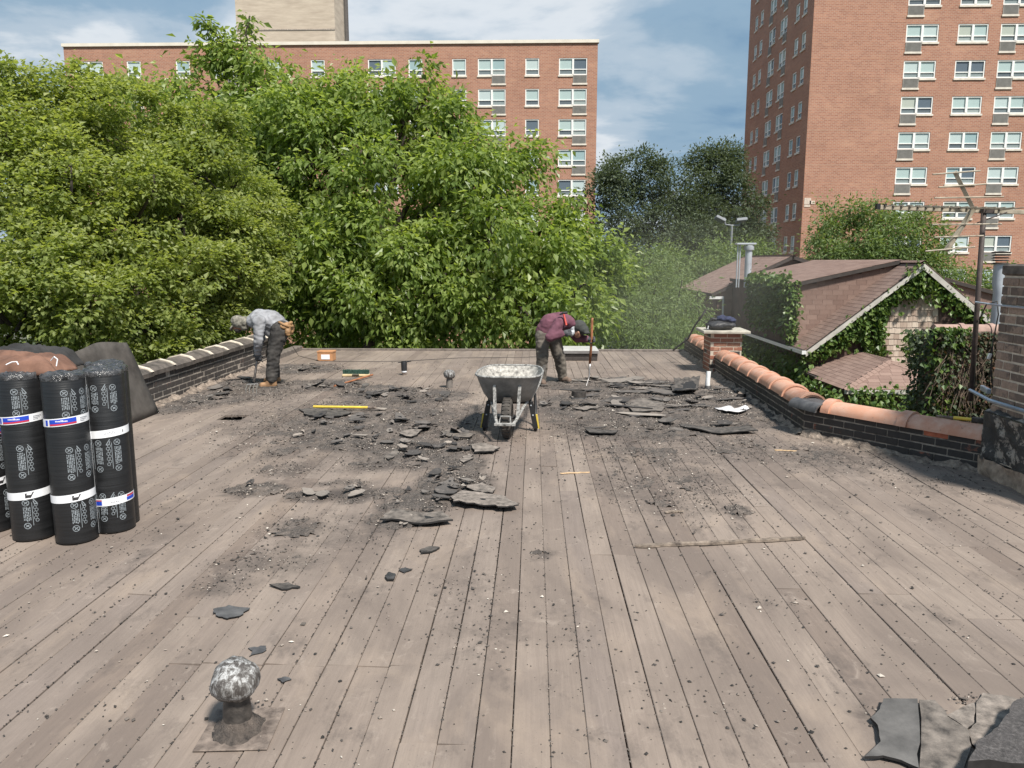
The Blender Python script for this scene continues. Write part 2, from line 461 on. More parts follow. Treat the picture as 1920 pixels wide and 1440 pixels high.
# low edge strips round the far end of the deck
M['edgewood'] = simple('weathered_edge_timber', (0.15, 0.125, 0.11), 0.9, 0.4, 12, 0.4)
g = MB(); g.box((-0.85, YF - 0.02, 0.012), (7.86, 0.08, 0.05), bev=0.008)
e = g.build('edge_strip', M['edgewood'], deck)
g = MB(); g.box((-4.55, 13.85, 0.035), (0.17, 1.68, 0.11), bev=0.015); g.build('edge_strip', M['edgewood'], deck)
g = MB(); g.box((2.93, 13.7, 0.03), (0.15, 1.95, 0.11), rotz(R(-2.5)), bev=0.015); g.build('edge_strip', M['edgewood'], deck)

# ------------------------------------------------------------------ brick parapets
def brick_mesh(name, mat, Lb, Hb, Db):
    mb = MB(); mb.box((0, 0, 0), (Lb, Db, Hb), bev=0.004); return mb.mesh(name, mat)
def brick_run(parent, p0, p1, z0, courses, Lb, Hb, joint, mat, Db=0.09, nrm=1, alt=None, skip=0.0, off=0.0):
    """bricks along p0->p1 (front face on that line), body to the side nrm"""
    p0, p1 = Vector((*p0, 0)), Vector((*p1, 0)); d = (p1 - p0); Ln = d.length; d.normalize()
    n = Vector((-d.y, d.x, 0)) * nrm; ang = math.atan2(d.y, d.x)
    me = brick_mesh('brick', mat, Lb, Hb, Db)
    mea = brick_mesh('brick', alt[0], Lb, Hb, Db) if alt else None
    pl = Vector(parent.location)
    for c in range(courses):
        s = -(Lb + joint) / 2 * (c % 2) + off
        z = z0 + Hb / 2 + c * (Hb + joint)
        while s < Ln - 0.005:
            a, b2 = max(s, 0), min(s + Lb, Ln)
            if b2 - a > 0.02 and rnd.random() >= skip:
                ctr = p0 + d * ((a + b2) / 2) + n * (Db / 2 + rnd.uniform(-0.004, 0.003))
                use = mea if (alt and rnd.random() < alt[1]) else me
                o = obj('brick', use, parent); o.location = Vector((ctr.x, ctr.y, z + rnd.uniform(-.0015, .0015))) - pl
                o.rotation_euler = (0, 0, ang + rnd.uniform(-.006, .006)); o.scale = ((b2 - a) / Lb, 1, 1)
            s += Lb + joint
def rough_fillet(parent, name, p0, p1, h, w, mat, nrm, seed, dens=30):
    """crumbling strip of mortar along the foot of a wall"""
    p0, p1 = Vector((*p0, 0)), Vector((*p1, 0)); d = p1 - p0; Ln = d.length; d.normalize(); n = Vector((-d.y, d.x, 0)) * nrm
    mb = MB(); k = max(4, int(Ln * dens)); rows = 5; vs, fs = [], []
    for i in range(k + 1):
        q = p0 + d * (Ln * i / k)
        hh = h * (0.25 + 1.3 * max(0, 0.5 + mnoise.noise((i * 0.16, seed, 0)) + 0.45 * mnoise.noise((i * .7, seed, 4))))
        ww = w * (0.35 + 1.2 * max(0, 0.5 + mnoise.noise((i * 0.21, seed, 9)) + 0.4 * mnoise.noise((i * .8, seed, 2))))
        for j in range(rows):
            f = j / (rows - 1)
            o = -n * (ww * f + 0.004) + Vector((0, 0, hh * (1 - f) ** 1.4 + 0.002 - (0.02 if j == rows - 1 else 0)))
            o += Vector((0, 0, 0.016 * mnoise.noise((i * .9, j * 1.3, seed))))
            vs.append(q + o)
    for i in range(k):
        for j in range(rows - 1):
            a = i * rows + j; fs.append((a, a + 1, a + rows + 1, a + rows))
    mb.add(vs, fs)
    return mb.build(name, mat, parent)

# left parapet: tarred bricks, dark saddle coping with pale collars
lw = thing('parapet_wall', 'low left parapet of tarred dark bricks under grey tiles with pale edges', 'wall', (XL, 7.4, 0))
g = MB(); g.box((XL - 0.117, 10.05, 0.16), (0.240, 5.66, 0.44)); g.build('mortar', M['mortar_dark'], lw)
brick_run(lw, (XL + 0.006, 7.25), (XL + 0.006, 12.88), 0.012, 5, 0.205, 0.060, 0.0125, M['tarbrick_left'], nrm=1, Db=0.09)
brick_run(lw, (XL - 0.24, 12.89), (XL, 12.89), 0.012, 5, 0.205, 0.060, 0.0125, M['tarbrick_left'], nrm=-1, Db=0.09)
rough_fillet(lw, 'mortar_fillet', (XL, 7.3), (XL, 12.9), 0.045, 0.10, M['plaster'], 1, 3.3)
y = 7.15
while y < 12.8:
    ln = 0.56; tilt = rnd.uniform(-.006, .006)
    prof = [(-0.31, .0), (-0.315, .05), (-.26, .085), (-.13, .115), (.0, .085), (.052, .05), (.05, .0)]
    g = MB(); g.prism([(XL + a, y, 0.372 + h + tilt) for a, h in prof], (0, ln - 0.012, 0))
    tl = g.build('coping_tile', M['coping_dark'], lw)
    g = MB(); g.prism([(XL - .13 + (a + .13) * 1.04, y + ln - 0.07 + rnd.uniform(-.01, .01), 0.374 + h * 1.13 + tilt) for a, h in prof[1:-1]], (0, 0.062, 0))
    g.build('collar', M['coping_pale'], tl)
    y += ln

# right parapet: black tarred bricks, terracotta barrel coping
rw = thing('parapet_wall', 'low right parapet of tarred black bricks under orange terracotta barrel tiles', 'wall', (2.9, 9.0, 0))
C0, C1, C2 = (2.68, 7.52), (2.86, 14.6), (3.70, 6.16)
HB = 0.0565
brick_run(rw, C1, C0, 0.012, 4, 0.20, HB, 0.011, M['tarbrick_right'], nrm=1)
brick_run(rw, C0, C2, 0.012, 4, 0.20, HB, 0.011, M['tarbrick_right'], nrm=1, alt=(M['redplain'], 0.05))
g = MB()
g.prism([(C1[0] + .004, C1[1], -0.06), (C0[0] + .004, C0[1] + .004, -0.06), (C2[0] + .003, C2[1] + .004, -0.06), (C2[0] + .2, C2[1] + .17, -0.06), (C0[0] + .235, C0[1] + .10, -0.06), (C1[0] + .235, C1[1], -0.06)], (0, 0, 0.06 + 0.268))
g.build('mortar', M['mortar_tar'], rw)
rough_fillet(rw, 'mortar_fillet', C1, C0, 0.045, 0.09, M['plaster'], 1, 8.1)
rough_fillet(rw, 'mortar_fillet', C0, C2, 0.04, 0.085, M['plaster'], 1, 5.4)
def barrel_tile(parent, c, ang, ln, mat, r=0.135, zb=0.262, collar=True, flat=False):
    """half-round coping tile, its long axis along ang; collar ring at the near end"""
    Mx = rotz(ang); c = Vector(c)
    def half(y0, y1, rr, zo):
        mb = MB(); n = 12; vs, fs = [], []
        for yy in (y0, y1):
            for q in (rr, rr - 0.02):
                for i in range(n + 1):
                    w = math.pi * i / n
                    h = math.sin(w) * q * (0.85 if not flat else 0.62)
                    if flat: h = min(h, q * 0.5)
                    vs.append(c + Mx @ Vector((math.cos(w) * q, yy, h)) + Vector((0, 0, zb + zo)))
        k = n + 1
        for i in range(n):
            fs += [(i, i + 1, 2 * k + i + 1, 2 * k + i), (k + i, 3 * k + i, 3 * k + i + 1, k + i + 1), (i, k + i, k + i + 1, i + 1), (2 * k + i, 2 * k + i + 1, 3 * k + i + 1, 3 * k + i)]
        fs += [(0, 2 * k, 3 * k, k), (n, k + n, 3 * k + n, 2 * k + n)]
        mb.add(vs, fs); return mb
    tl = half(-ln / 2, ln / 2 - 0.004, r, 0).build('coping_tile', mat, parent, auto=35)
    if collar:
        half(-ln / 2 - 0.012, -ln / 2 + 0.075, r + 0.02, 0.003).build('collar', mat, tl, auto=35)
    return tl
d = Vector((C1[0] - C0[0], C1[1] - C0[1], 0)); Ls = d.length; d.normalize()
a1 = math.atan2(d.y, d.x) - math.pi / 2
s = 0.42
while s < Ls - 0.2:
    yq = C0[1] + d.y * s
    if not (11.55 < yq < 12.55):
        q = Vector((C0[0], C0[1], 0)) + d * s + Vector((0.115, 0, 0))
        barrel_tile(rw, q, a1 + rnd.uniform(-.015, .015), 0.50, M['terra'], zb=0.262 + rnd.uniform(-.006, .006))
    s += 0.502
q = Vector((C0[0] + 0.11, C0[1] + 0.05, 0))
barrel_tile(rw, q, R(20), 0.40, M['slate'], r=0.165, zb=0.262, collar=False, flat=True)['label'] = 'black glazed angled coping tile at the bend'
d2 = Vector((C2[0] - C0[0], C2[1] - C0[1], 0)); L2 = d2.length; d2.normalize()
a2 = math.atan2(-d2.y, -d2.x) - math.pi / 2
nn = Vector((-d2.y, d2.x, 0))
for s0, s1 in ((0.20, 0.93), (0.945, 1.655)):
    q = Vector((C0[0], C0[1], 0)) + d2 * ((s0 + s1) / 2) + nn * 0.10
    Mflip = a2 + math.pi
    barrel_tile(rw, q, Mflip, s1 - s0, M['terra'], r=0.125, zb=0.262)

# pier with concrete cap
pr = thing('brick_pier', 'square red brick pier with concrete slab cap in the right parapet', 'pier', (2.96, 12.07, 0))
PX0, PX1, PY0, PY1 = 2.72, 3.20, 11.83, 12.31
g = MB(); g.box(((PX0 + PX1) / 2, (PY0 + PY1) / 2, 0.29), (PX1 - PX0 - .008, PY1 - PY0 - .008, 0.64)); g.build('mortar', M['mortar_pale'], pr)
for (a, b2, nr) in (((PX0, PY0), (PX1, PY0), 1), ((PX0, PY1), (PX0, PY0), 1), ((PX1, PY1), (PX0, PY1), 1), ((PX1, PY0), (PX1, PY1), 1)):
    brick_run(pr, a, b2, 0.01, 9, 0.195, 0.056, 0.0108, M['redbrick'], nrm=nr, Db=0.06, off=rnd.choice((0, .05)), alt=(M['tarbrick_right'], .12))
g = MB(); g.box((2.95, 12.06, 0.634), (0.70, 0.68, 0.046), rotz(R(-2)), bev=0.008); g.build('cap_slab', simple('concrete_cap', (0.42, 0.39, 0.33), 0.9, 0.3, 9, 0.4), pr)

# big old chimney at the right edge
ch = thing('brick_chimney', 'tall sooty old brick chimney with tarred foot at the right edge', 'chimney', (4.2, 5.6, 0))
CX0, CX1, CY0, CY1, CT = 3.69, 4.62, 5.10, 6.20, 1.60
g = MB(); g.box(((CX0 + CX1) / 2, (CY0 + CY1) / 2, CT / 2 - .05), (CX1 - CX0 - .010, CY1 - CY0 - .010, CT + .08)); g.build('mortar', M['mortar_pale'], ch)
for (a, b2) in (((CX0, CY1), (CX0, CY0)), ((CX0, CY0), (CX1, CY0)), ((CX1, CY1), (CX0, CY1))):
    brick_run(ch, a, b2, 0.50, 15, 0.198, 0.060, 0.0125, M['oldbrick'], nrm=1, Db=0.07, off=rnd.choice((0, -.05)))
# tar coat round the foot, a lumpy skin
def lumpy_box(name, x0, x1, y0, y1, z0, z1, mat, parent, amp=0.012, st=0.035, seed=1.0, fn=None, ragged=0.0):
    mb = MB()
    def face(o, ax, ay, la, lb, nrm):
        na, nb_ = max(2, int(la / st)), max(2, int(lb / st)); vs, fs = [], []
        for i in range(na + 1):
            for j in range(nb_ + 1):
                p = o + ax * (la * i / na) + ay * (lb * j / nb_)
                k = mnoise.fractal(p * 9 + Vector((seed, 0, 0)), 1.0, 2.0, 4) * amp
                edge = 0 if 0 < i < na else 1
                if ragged and j == nb_: p = p + ay * (mnoise.noise(p * 7 + Vector((0, seed, 0))) * ragged - ragged * .5)
                p = p + nrm * (k + amp * .5) * (0.2 if edge else 1)
                vs.append(p)
        for i in range(na):
            for j in range(nb_):
                a = i * (nb_ + 1) + j; fs.append((a, a + 1, a + nb_ + 2, a + nb_ + 1))
        mb.add(vs, fs)
    X, Y, Z = Vector((1, 0, 0)), Vector((0, 1, 0)), Vector((0, 0, 1))
    face(Vector((x0, y0, z0)), X, Z, x1 - x0, z1 - z0, -Y); face(Vector((x0, y1, z0)), X, Z, x1 - x0, z1 - z0, Y)
    face(Vector((x0, y0, z0)), Y, Z, y1 - y0, z1 - z0, -X); face(Vector((x1, y0, z0)), Y, Z, y1 - y0, z1 - z0, X)
    face(Vector((x0, y0, z1)), X, Y, x1 - x0, y1 - y0, Z)
    return mb.build(name, mat, parent, smooth=True)
def m_tarpatch():
    m, n, b, o = mk('flaking_tar'); t = NT(n); p = t.pos()
    c = t.mix(t.ramp(t.noise(p, 6, 7, 0.72), [(0.52, 0.0), (0.57, 1.0)]), t.mix(t.noise(p, 20, 5), (0.016, 0.015, 0.015), (0.07, 0.065, 0.062)), t.mix(t.noise(p, 30, 4), (0.26, 0.22, 0.18), (0.42, 0.38, 0.34)))
    t.put(b.inputs['Base Color'], c); b.inputs['Roughness'].default_value = 0.6
    t.link(t.bump(t.noise(p, 40, 5, 0.7), 0.7, 0.015), b.inputs['Normal']); return m
M['tarpatch'] = m_tarpatch()
lumpy_box('tar_coat', CX0 - .035, CX1 + .03, CY0 - .03, CY1 + .02, 0.12, 0.505, M['tarpatch'], ch, 0.03, seed=4)
lumpy_box('rubble_footing', CX0 - .05, CX1 + .03, CY0 - .05, CY1 + .015, -0.04, 0.14, simple('rubble_stone', (0.36, 0.26, 0.19), 0.95, 0.5, 14, 0.7, c2=(0.5, 0.38, 0.29)), ch, 0.035, seed=9)
g = MB(); g.box(((CX0 + CX1) / 2, (CY0 + CY1) / 2, CT + .035), (CX1 - CX0 + .02, CY1 - CY0 + .02, 0.09), bev=.015); g.build('cap_course', simple('chimney_cap', (0.12, 0.10, 0.085), 0.9, 0.5, 9, 0.5, c2=(.24, .2, .17)), ch)
# ------------------------------------------------------------------ brick blocks of flats
def m_facade(name, c1, c2, mort, axis):
    m, n, b, o = mk(name); t = NT(n); p = t.pos()
    sp = t.new('ShaderNodeSeparateXYZ'); t.link(p, sp.inputs[0])
    cm = t.new('ShaderNodeCombineXYZ'); t.link(sp.outputs['X' if axis == 'x' else 'Y'], cm.inputs[0]); t.link(sp.outputs['Z'], cm.inputs[1])
    br = t.new('ShaderNodeTexBrick'); t.link(cm.outputs[0], br.inputs['Vector'])
    br.inputs['Scale'].default_value = 1.0; br.inputs['Brick Width'].default_value = 0.30; br.inputs['Row Height'].default_value = 0.115
    br.inputs['Mortar Size'].default_value = 0.012; br.inputs['Bias'].default_value = -0.1
    br.inputs['Color1'].default_value = (*c1, 1); br.inputs['Color2'].default_value = (*c2, 1); br.inputs['Mortar'].default_value = (*mort, 1)
    c = t.mix(0.55, br.outputs['Color'], t.ramp(t.noise(t.map(cm.outputs[0], (0.35, 0.5, 1)), 1.0, 6, 0.6), [(0.3, (0.72, 0.70, 0.68)), (0.7, (1.0, 1.0, 1.0))]), 'MULTIPLY')
    c = t.mix(t.ramp(t.noise(t.map(cm.outputs[0], (0.22, 0.9, 1), (4, 2, 0)), 1.0, 6, 0.65), [(0.56, 0.0), (0.72, 0.45)]), c, (0.55, 0.33, 0.22))
    c = t.mix(t.ramp(t.noise(t.map(cm.outputs[0], (1.6, 0.10, 1), (9, 1, 0)), 1.0, 5, 0.6), [(0.58, 0.0), (0.75, 0.35)]), c, (0.20, 0.11, 0.08))
    t.put(b.inputs['Base Color'], c); b.inputs['Roughness'].default_value = 0.9
    t.link(t.bump(br.outputs['Fac'], -0.4, 0.01), b.inputs['Normal'])
    return m
FC = ((0.430, 0.205, 0.132), (0.325, 0.143, 0.094), (0.45, 0.33, 0.26))
M['facade_x'] = m_facade('facade_brick_front', *FC, 'x')
M['facade_y'] = m_facade('facade_brick_side', *FC, 'y')
M['white_frame'] = simple('white_window_frame', (0.80, 0.79, 0.76), 0.5, 0.05, 4, 0)
M['sill'] = simple('limestone_sill', (0.66, 0.60, 0.52), 0.85, 0.15, 3, 0)
M['grille'] = simple('grey_louvre', (0.33, 0.31, 0.28), 0.6, 0.15, 3, 0)
M['grille_slat'] = simple('louvre_slat', (0.22, 0.205, 0.19), 0.6, 0.15, 3, 0)
def m_pane(name, stops, rough=0.08):
    m, n, b, o = mk(name); t = NT(n)
    c = t.ramp(t.rand(), stops, 'CONSTANT')
    t.put(b.inputs['Base Color'], c); b.inputs['Roughness'].default_value = rough
    b.inputs['Specular IOR Level'].default_value = 0.6
    return m
M['pane_up'] = m_pane('window_blind_behind_glass', [(0, (0.40, 0.50, 0.485)), (0.35, (0.47, 0.55, 0.54)), (0.55, (0.11, 0.14, 0.17)), (0.68, (0.30, 0.41, 0.42)), (0.9, (0.43, 0.46, 0.40))])
M['pane_low'] = m_pane('window_screen', [(0, (0.16, 0.19, 0.20)), (0.4, (0.24, 0.28, 0.28)), (0.7, (0.11, 0.13, 0.145)), (0.88, (0.30, 0.34, 0.33))], 0.25)

class Win:
    """window prototypes in local axes: x across, z up, y = -outwards (front at y=0); origin at lower left corner"""
    cache = {}
    @classmethod
    def meshes(cls, w, h, double, grille):
        k = (round(w, 2), round(h, 2), double, grille)
        if k in cls.cache: return cls.cache[k]
        fr = 0.085 if w > 0.8 else 0.06; d = {}
        f = MB()
        zs = h * 0.34
        f.box((w / 2, .04, h - fr / 2), (w, .08, fr)); f.box((w / 2, .04, fr / 2), (w, .08, fr))
        f.box((fr / 2, .04, h / 2), (fr, .08, h - 2 * fr)); f.box((w - fr / 2, .04, h / 2), (fr, .08, h - 2 * fr))
        halves = [(fr, w - fr)]
        if double:
            f.box((w / 2, .03, h / 2), (fr * 1.9, .10, h - 2 * fr)); halves = [(fr, w / 2 - fr * .95), (w / 2 + fr * .95, w - fr)]
        for a, b in halves: f.box(((a + b) / 2, .05, zs), (b - a, .06, fr * .8))
        d['frame'] = f.mesh('frame', M['white_frame'])
        d['panes'] = []
        for a, b in halves:
            for (z0, z1, mt) in ((zs + fr * .4, h - fr, 'pane_up'), (fr, zs - fr * .4, 'pane_low')):
                q = MB(); q.box(((a + b) / 2, .085, (z0 + z1) / 2), (b - a, .02, z1 - z0)); d['panes'].append(q.mesh('pane', M[mt]))
        s = MB()
        gx = None
        if grille:
            gx = (0.0, w / 2) if grille == 'l' else (w / 2, w)
            o0, o1 = ((w / 2, w + .06) if grille == 'l' else (-.06, w / 2))
            s.box(((o0 + o1) / 2, -.02, -.07), (o1 - o0, .16, .14))
            q = MB(); q.box(((gx[0] + gx[1]) / 2, -.04, -.34), (gx[1] - gx[0] - .03, .06, .66)); d['grille'] = q.mesh('air_grille', M['grille'])
            q = MB()
            for i in range(9): q.box(((gx[0] + gx[1]) / 2, -.078, -.06 - i * .068), (gx[1] - gx[0] - .12, .02, .022))
            d['slats'] = q.mesh('slat', M['grille_slat'])
            q = MB(); q.box(((gx[0] + gx[1]) / 2, -.02, -.74), (gx[1] - gx[0] + .08, .16, .13)); d['sill2'] = q.mesh('sill', M['sill'])
        else:
            s.box((w / 2, -.02, -.07), (w + .12, .16, .14))
        d['sill'] = s.mesh('sill', M['sill'])
        cls.cache[k] = d
        return d
def window(parent, pos, w, h, double, grille, ang=0.0):
    d = Win.meshes(w, h, double, grille)
    o = obj('window', d['frame'], parent); o.location = Vector(pos) - Vector(parent.location); o.rotation_euler = (0, 0, ang)
    for k in ('sill', 'sill2'):
        if k in d: obj('sill', d[k], o)
    if 'grille' in d:
        obj('air_grille', d['grille'], o); obj('grille_slats', d['slats'], o)
    for p in d['panes']: obj('pane', p, o)
    return o
def facade_wall(name, parent, mat, org, ang, length, z0, z1, holes, depth=0.11):
    """wall sheet with window recesses: grid of quads around rectangular holes (s0,s1,z0,z1) plus reveal faces"""
    d = Vector((math.cos(ang), math.sin(ang), 0)); inn = Vector((-d.y, d.x, 0)); org = Vector(org)
    S = sorted(set([0, length] + [x for h in holes for x in h[:2]])); Z = sorted(set([z0, z1] + [x for h in holes for x in h[2:]]))
    mb = MB(); pt = lambda s, z, k=0: org + d * s + Vector((0, 0, z)) + inn * k
    cells = {}
    for h in holes:
        for i in range(S.index(h[0]), S.index(h[1])):
            for j in range(Z.index(h[2]), Z.index(h[3])): cells[(i, j)] = 1
    for i in range(len(S) - 1):
        j = 0
        while j < len(Z) - 1:
            if (i, j) in cells: j += 1; continue
            k = j
            while k + 1 < len(Z) - 1 and (i, k + 1) not in cells: k += 1
            mb.add([pt(S[i], Z[j]), pt(S[i + 1], Z[j]), pt(S[i + 1], Z[k + 1]), pt(S[i], Z[k + 1])], [(0, 1, 2, 3)])
            j = k + 1
    for a, b, c, e in holes:
        for q in (((a, c), (b, c)), ((b, c), (b, e)), ((b, e), (a, e)), ((a, e), (a, c))):
            mb.add([pt(*q[0]), pt(*q[1]), pt(*q[1], depth), pt(*q[0], depth)], [(0, 1, 2, 3)])
        mb.add([pt(a, c, depth), pt(b, c, depth), pt(b, e, depth), pt(a, e, depth)], [(0, 1, 2, 3)], 1)
    o = mb.build(name, [mat, M['under']], parent)
    return o

# left slab block, front at y = 69
LBY = 69.0
lb = thing('apartment_block', 'long red brick apartment block with white windows behind the big trees', 'building', (-18, LBY, GZ))
x0, x1 = P(118, 82, LBY).x, P(1121, 82, LBY).x
zt = P(900, 82, LBY).z
rows = [P(1000, v, LBY).z for v in (109, 166.5, 223.5, 280.5, 337, 393, 449)]
hw = P(1000, 109, LBY).z - P(1000, 141, LBY).z
cols_l = [(140, 193, True, 'l'), (238, 264, False, None), (330, 356, False, None), (400, 452, True, 'r'), (500, 526, False, None), (583, 609, False, None), (690, 742, True, None), (766, 792, False, None), (848, 874, False, None), (896, 948, True, 'r'), (985, 1011, False, None), (1048, 1101, True, 'r')]
holes = []
for ri, z in enumerate(rows):
    for (ua, ub, db, gr) in cols_l:
        if ub < 680 and ri > 2: continue
        if ub < 900 and ri > 4: continue
        a, b2 = P(ua, 126, LBY).x, P(ub, 126, LBY).x
        holes.append((a - x0, b2 - x0, z - hw, z)); window(lb, (a, LBY + 0.03, z - hw), b2 - a, hw, db, gr)
facade_wall('front_wall', lb, M['facade_x'], (x0, LBY, 0), 0, x1 - x0, GZ, zt, holes)
g = MB(); g.add([(x0, LBY, GZ), (x0, LBY + 18, GZ), (x0, LBY + 18, zt), (x0, LBY, zt), (x1, LBY, GZ), (x1, LBY + 18, GZ), (x1, LBY + 18, zt), (x1, LBY, zt)], [(0, 1, 2, 3), (4, 5, 6, 7), (1, 5, 6, 2)]); g.build('side_wall', M['facade_y'], lb)
M['roofflat'] = simple('flat_roofing', (0.16, 0.155, 0.15), 0.9, 0.2, 1)
g = MB(); g.box(((x0 + x1) / 2, LBY + 9, zt - .1), (x1 - x0 - .1, 17.9, .2)); g.build('roof', M['roofflat'], lb)
g = MB(); g.box(((x0 + x1) / 2, LBY + .12, zt + .13), (x1 - x0 + .2, .5, .26)); g.build('parapet_coping', simple('pale_coping', (0.70, 0.64, 0.55), .8, .1, 1, 0), lb)
def m_stone():
    m, n, b, o = mk('pale_penthouse_block'); t = NT(n); p = t.pos()
    c = t.ramp(t.noise(t.map(p, (0.5, 0.5, 3)), 1.0, 6, 0.65), [(0.35, (0.40, 0.33, 0.26)), (0.6, (0.52, 0.44, 0.35)), (0.8, (0.62, 0.54, 0.45))])
    t.put(b.inputs['Base Color'], c); b.inputs['Roughness'].default_value = .9; return m
M['stone'] = m_stone()
PHY = LBY + 6
pa, pb2 = P(443, 50, PHY).x, P(628, 50, PHY).x
g = MB(); g.box(((pa + pb2) / 2, PHY + 2.6, zt + 5), (pb2 - pa, 5.2, 10.2)); ph = g.build('penthouse', M['stone'], lb)
g = MB(); g.box(((pa + pb2) / 2, PHY - .02, P(500, 56, PHY).z), (pb2 - pa, .06, .10)); g.build('joint_line', M['mortar_dark'], ph)
g = MB(); g.tube([(pb2 + .25, PHY + 3.5, zt), (pb2 + .25, PHY + 3.5, zt + 10)], .12, 6); g.tube([(pb2 + .25, PHY + 4.2, zt), (pb2 + .25, PHY + 4.2, zt + 10)], .07, 6); g.build('riser_pipe', simple('dark_pipe', (0.10, .09, .085), .6), ph)

# right tower, front at y = 60
RTY = 60.0
rt = thing('apartment_tower', 'tall red brick apartment tower at the right with rows of white windows', 'building', (30, RTY, GZ))
rx0 = P(1500, 470, RTY).x; rx1 = rx0 + 27; rzt = 33.0; rdep = 17.5
z313, z45 = P(1750, 313, RTY).z, P(1750, 45, RTY).z
sh = (z45 - z313) / 4
whh = P(1750, 313, RTY).z - P(1750, 345, RTY).z
cA = (P(1699, 63, RTY).x, P(1760, 63, RTY).x); cB = (P(1796, 63, RTY).x, P(1853, 63, RTY).x); cC = (P(1876, 63, RTY).x, P(1936, 63, RTY).x)
holes = []
for i in range(-5, 8):
    zt_ = z313 + sh * i
    if zt_ > rzt - .8: continue
    for (a, b2), gr in ((cA, 'l'), (cB, None), (cC, 'l')):
        holes.append((a - rx0, b2 - rx0, zt_ - whh, zt_)); window(rt, (a, RTY + .03, zt_ - whh), b2 - a, whh, True, gr)
facade_wall('front_wall', rt, M['facade_x'], (rx0, RTY, 0), 0, rx1 - rx0, GZ, rzt, holes)
# left side wall of the tower (plane x = rx0), seen at a slant; s runs from the far corner to the near one
sfar = RTY + rdep
def sY(u, v): return PX(u, v, rx0).y
rowz = [PX(1483, v, rx0 ).z for v in (249, 315.5)]
shs = sh
holes = []
def side_win(ya, yb, ztop, h, db, gr):
    s0_, s1_ = sfar - yb, sfar - ya
    holes.append((s0_, s1_, ztop - h, ztop)); window(rt, (rx0 + .03, yb, ztop - h), yb - ya, h, db, gr, -math.pi / 2)
zr0 = z313 + 0.05
YS = {'n': [(61.45, 62.35), (63.15, 64.05)], 'd': [(66.1, 67.9), (69.2, 71.0)], 'f': [(73.0, 73.9), (74.7, 75.6)]}
for i in range(-4, 8):
    zt_ = zr0 + shs * i
    if zt_ > rzt - .8: continue
    for (a, b2) in YS['n'] + YS['f']: side_win(a, b2, zt_, whh, False, None)
    side_win(*YS['d'][0], zt_ , whh * 1.05, True, 'r'); side_win(*YS['d'][1], zt_, whh * 1.05, True, 'l')
facade_wall('side_wall', rt, M['facade_y'], (rx0, sfar, 0), -math.pi / 2, rdep, GZ, rzt, holes)
g = MB(); g.add([(rx0, sfar, GZ), (rx1, sfar, GZ), (rx1, sfar, rzt), (rx0, sfar, rzt), (rx1, RTY, GZ), (rx1, RTY, rzt)], [(0, 1, 2, 3), (1, 4, 5, 2), (3, 2, 5)]); g.build('back_wall', M['facade_x'], rt)
g = MB(); g.box(((rx0 + rx1) / 2, RTY + rdep / 2, rzt + .1), (rx1 - rx0 + .2, rdep + .2, .3)); g.build('roof', M['roofflat'], rt)
M['floorline'] = simple('floor_line_mortar', (0.50, 0.30, 0.21), .9, .2, 2, 0)
for k in range(-3, 8):
    zb = z313 + sh * k + .16
    g = MB(); g.box(((rx0 + cA[0]) / 2, RTY, zb), (cA[0] - rx0, .012, .022)); g.build('floor_line', M['floorline'], rt)
    g = MB(); g.box((rx0, RTY + 8.7, zb), (.012, 17, .02)); g.build('floor_line', M['floorline'], rt)
g = MB()
pz = P(1505, 377, RTY)
for (dx, dz, w, h) in ((0, 0, .5, .45), (.35, -.1, .4, .25), (-.02, -.35, .45, .18)):
    g.box((rx0 + .35 + dx, RTY - .012, pz.z + dz), (w, .03, h))
g.build('pale_patch', simple('pale_mortar_patch', (0.6, 0.5, 0.42), .9, .2), rt)['label'] = 'pale repaired brick patch at the tower corner'

# ------------------------------------------------------------------ neighbouring shingled house
def m_shingle():
    m, n, b, o = mk('brown_asphalt_shingle'); t = NT(n); p = t.pos(); r = t.rand()
    c = t.ramp(t.math('FRACT', t.math('ADD', r, t.attr('tint'))), [(0, (0.200, 0.128, 0.104)), (0.5, (0.232, 0.152, 0.124)), (1, (0.262, 0.176, 0.144))])
    c = t.mix(0.5, c, t.ramp(t.noise(p, 1.2, 6, .6), [(.3, .65), (.7, 1.0)]), 'MULTIPLY')
    c = t.mix(t.ramp(t.noise(p, 50, 3, .7), [(.55, 0.0), (.75, .4)]), c, (.34, .26, .22))
    t.put(b.inputs['Base Color'], c); b.inputs['Roughness'].default_value = .95; return m
M['shingle'] = m_shingle()
def m_shake():
    m, n, b, o = mk('weathered_cedar_shake'); t = NT(n); p = t.pos(); r = t.rand()
    c = t.ramp(r, [(0, (0.34, 0.25, 0.195)), (.4, (0.47, 0.37, 0.30)), (1, (0.60, 0.50, 0.41))])
    c = t.mix(.6, c, t.ramp(t.noise(t.map(p, (60, 60, 3)), 1, 5, .6), [(.3, .5), (.7, 1.0)]), 'MULTIPLY')
    t.put(b.inputs['Base Color'], c); b.inputs['Roughness'].default_value = .9; return m
M['shake'] = m_shake()
M['fascia'] = simple('peeling_white_fascia', (.46, .43, .39), .7, .2, 4, .1)
M['gutter'] = simple('white_gutter', (.72, .72, .72), .45, .08, 4, 0)
M['housewall'] = simple('brown_house_wall', (.10, .065, .05), .9, .3, 3)
M['darkedge'] = simple('dark_drip_edge', (.045, .036, .032), .8, .3, 5)

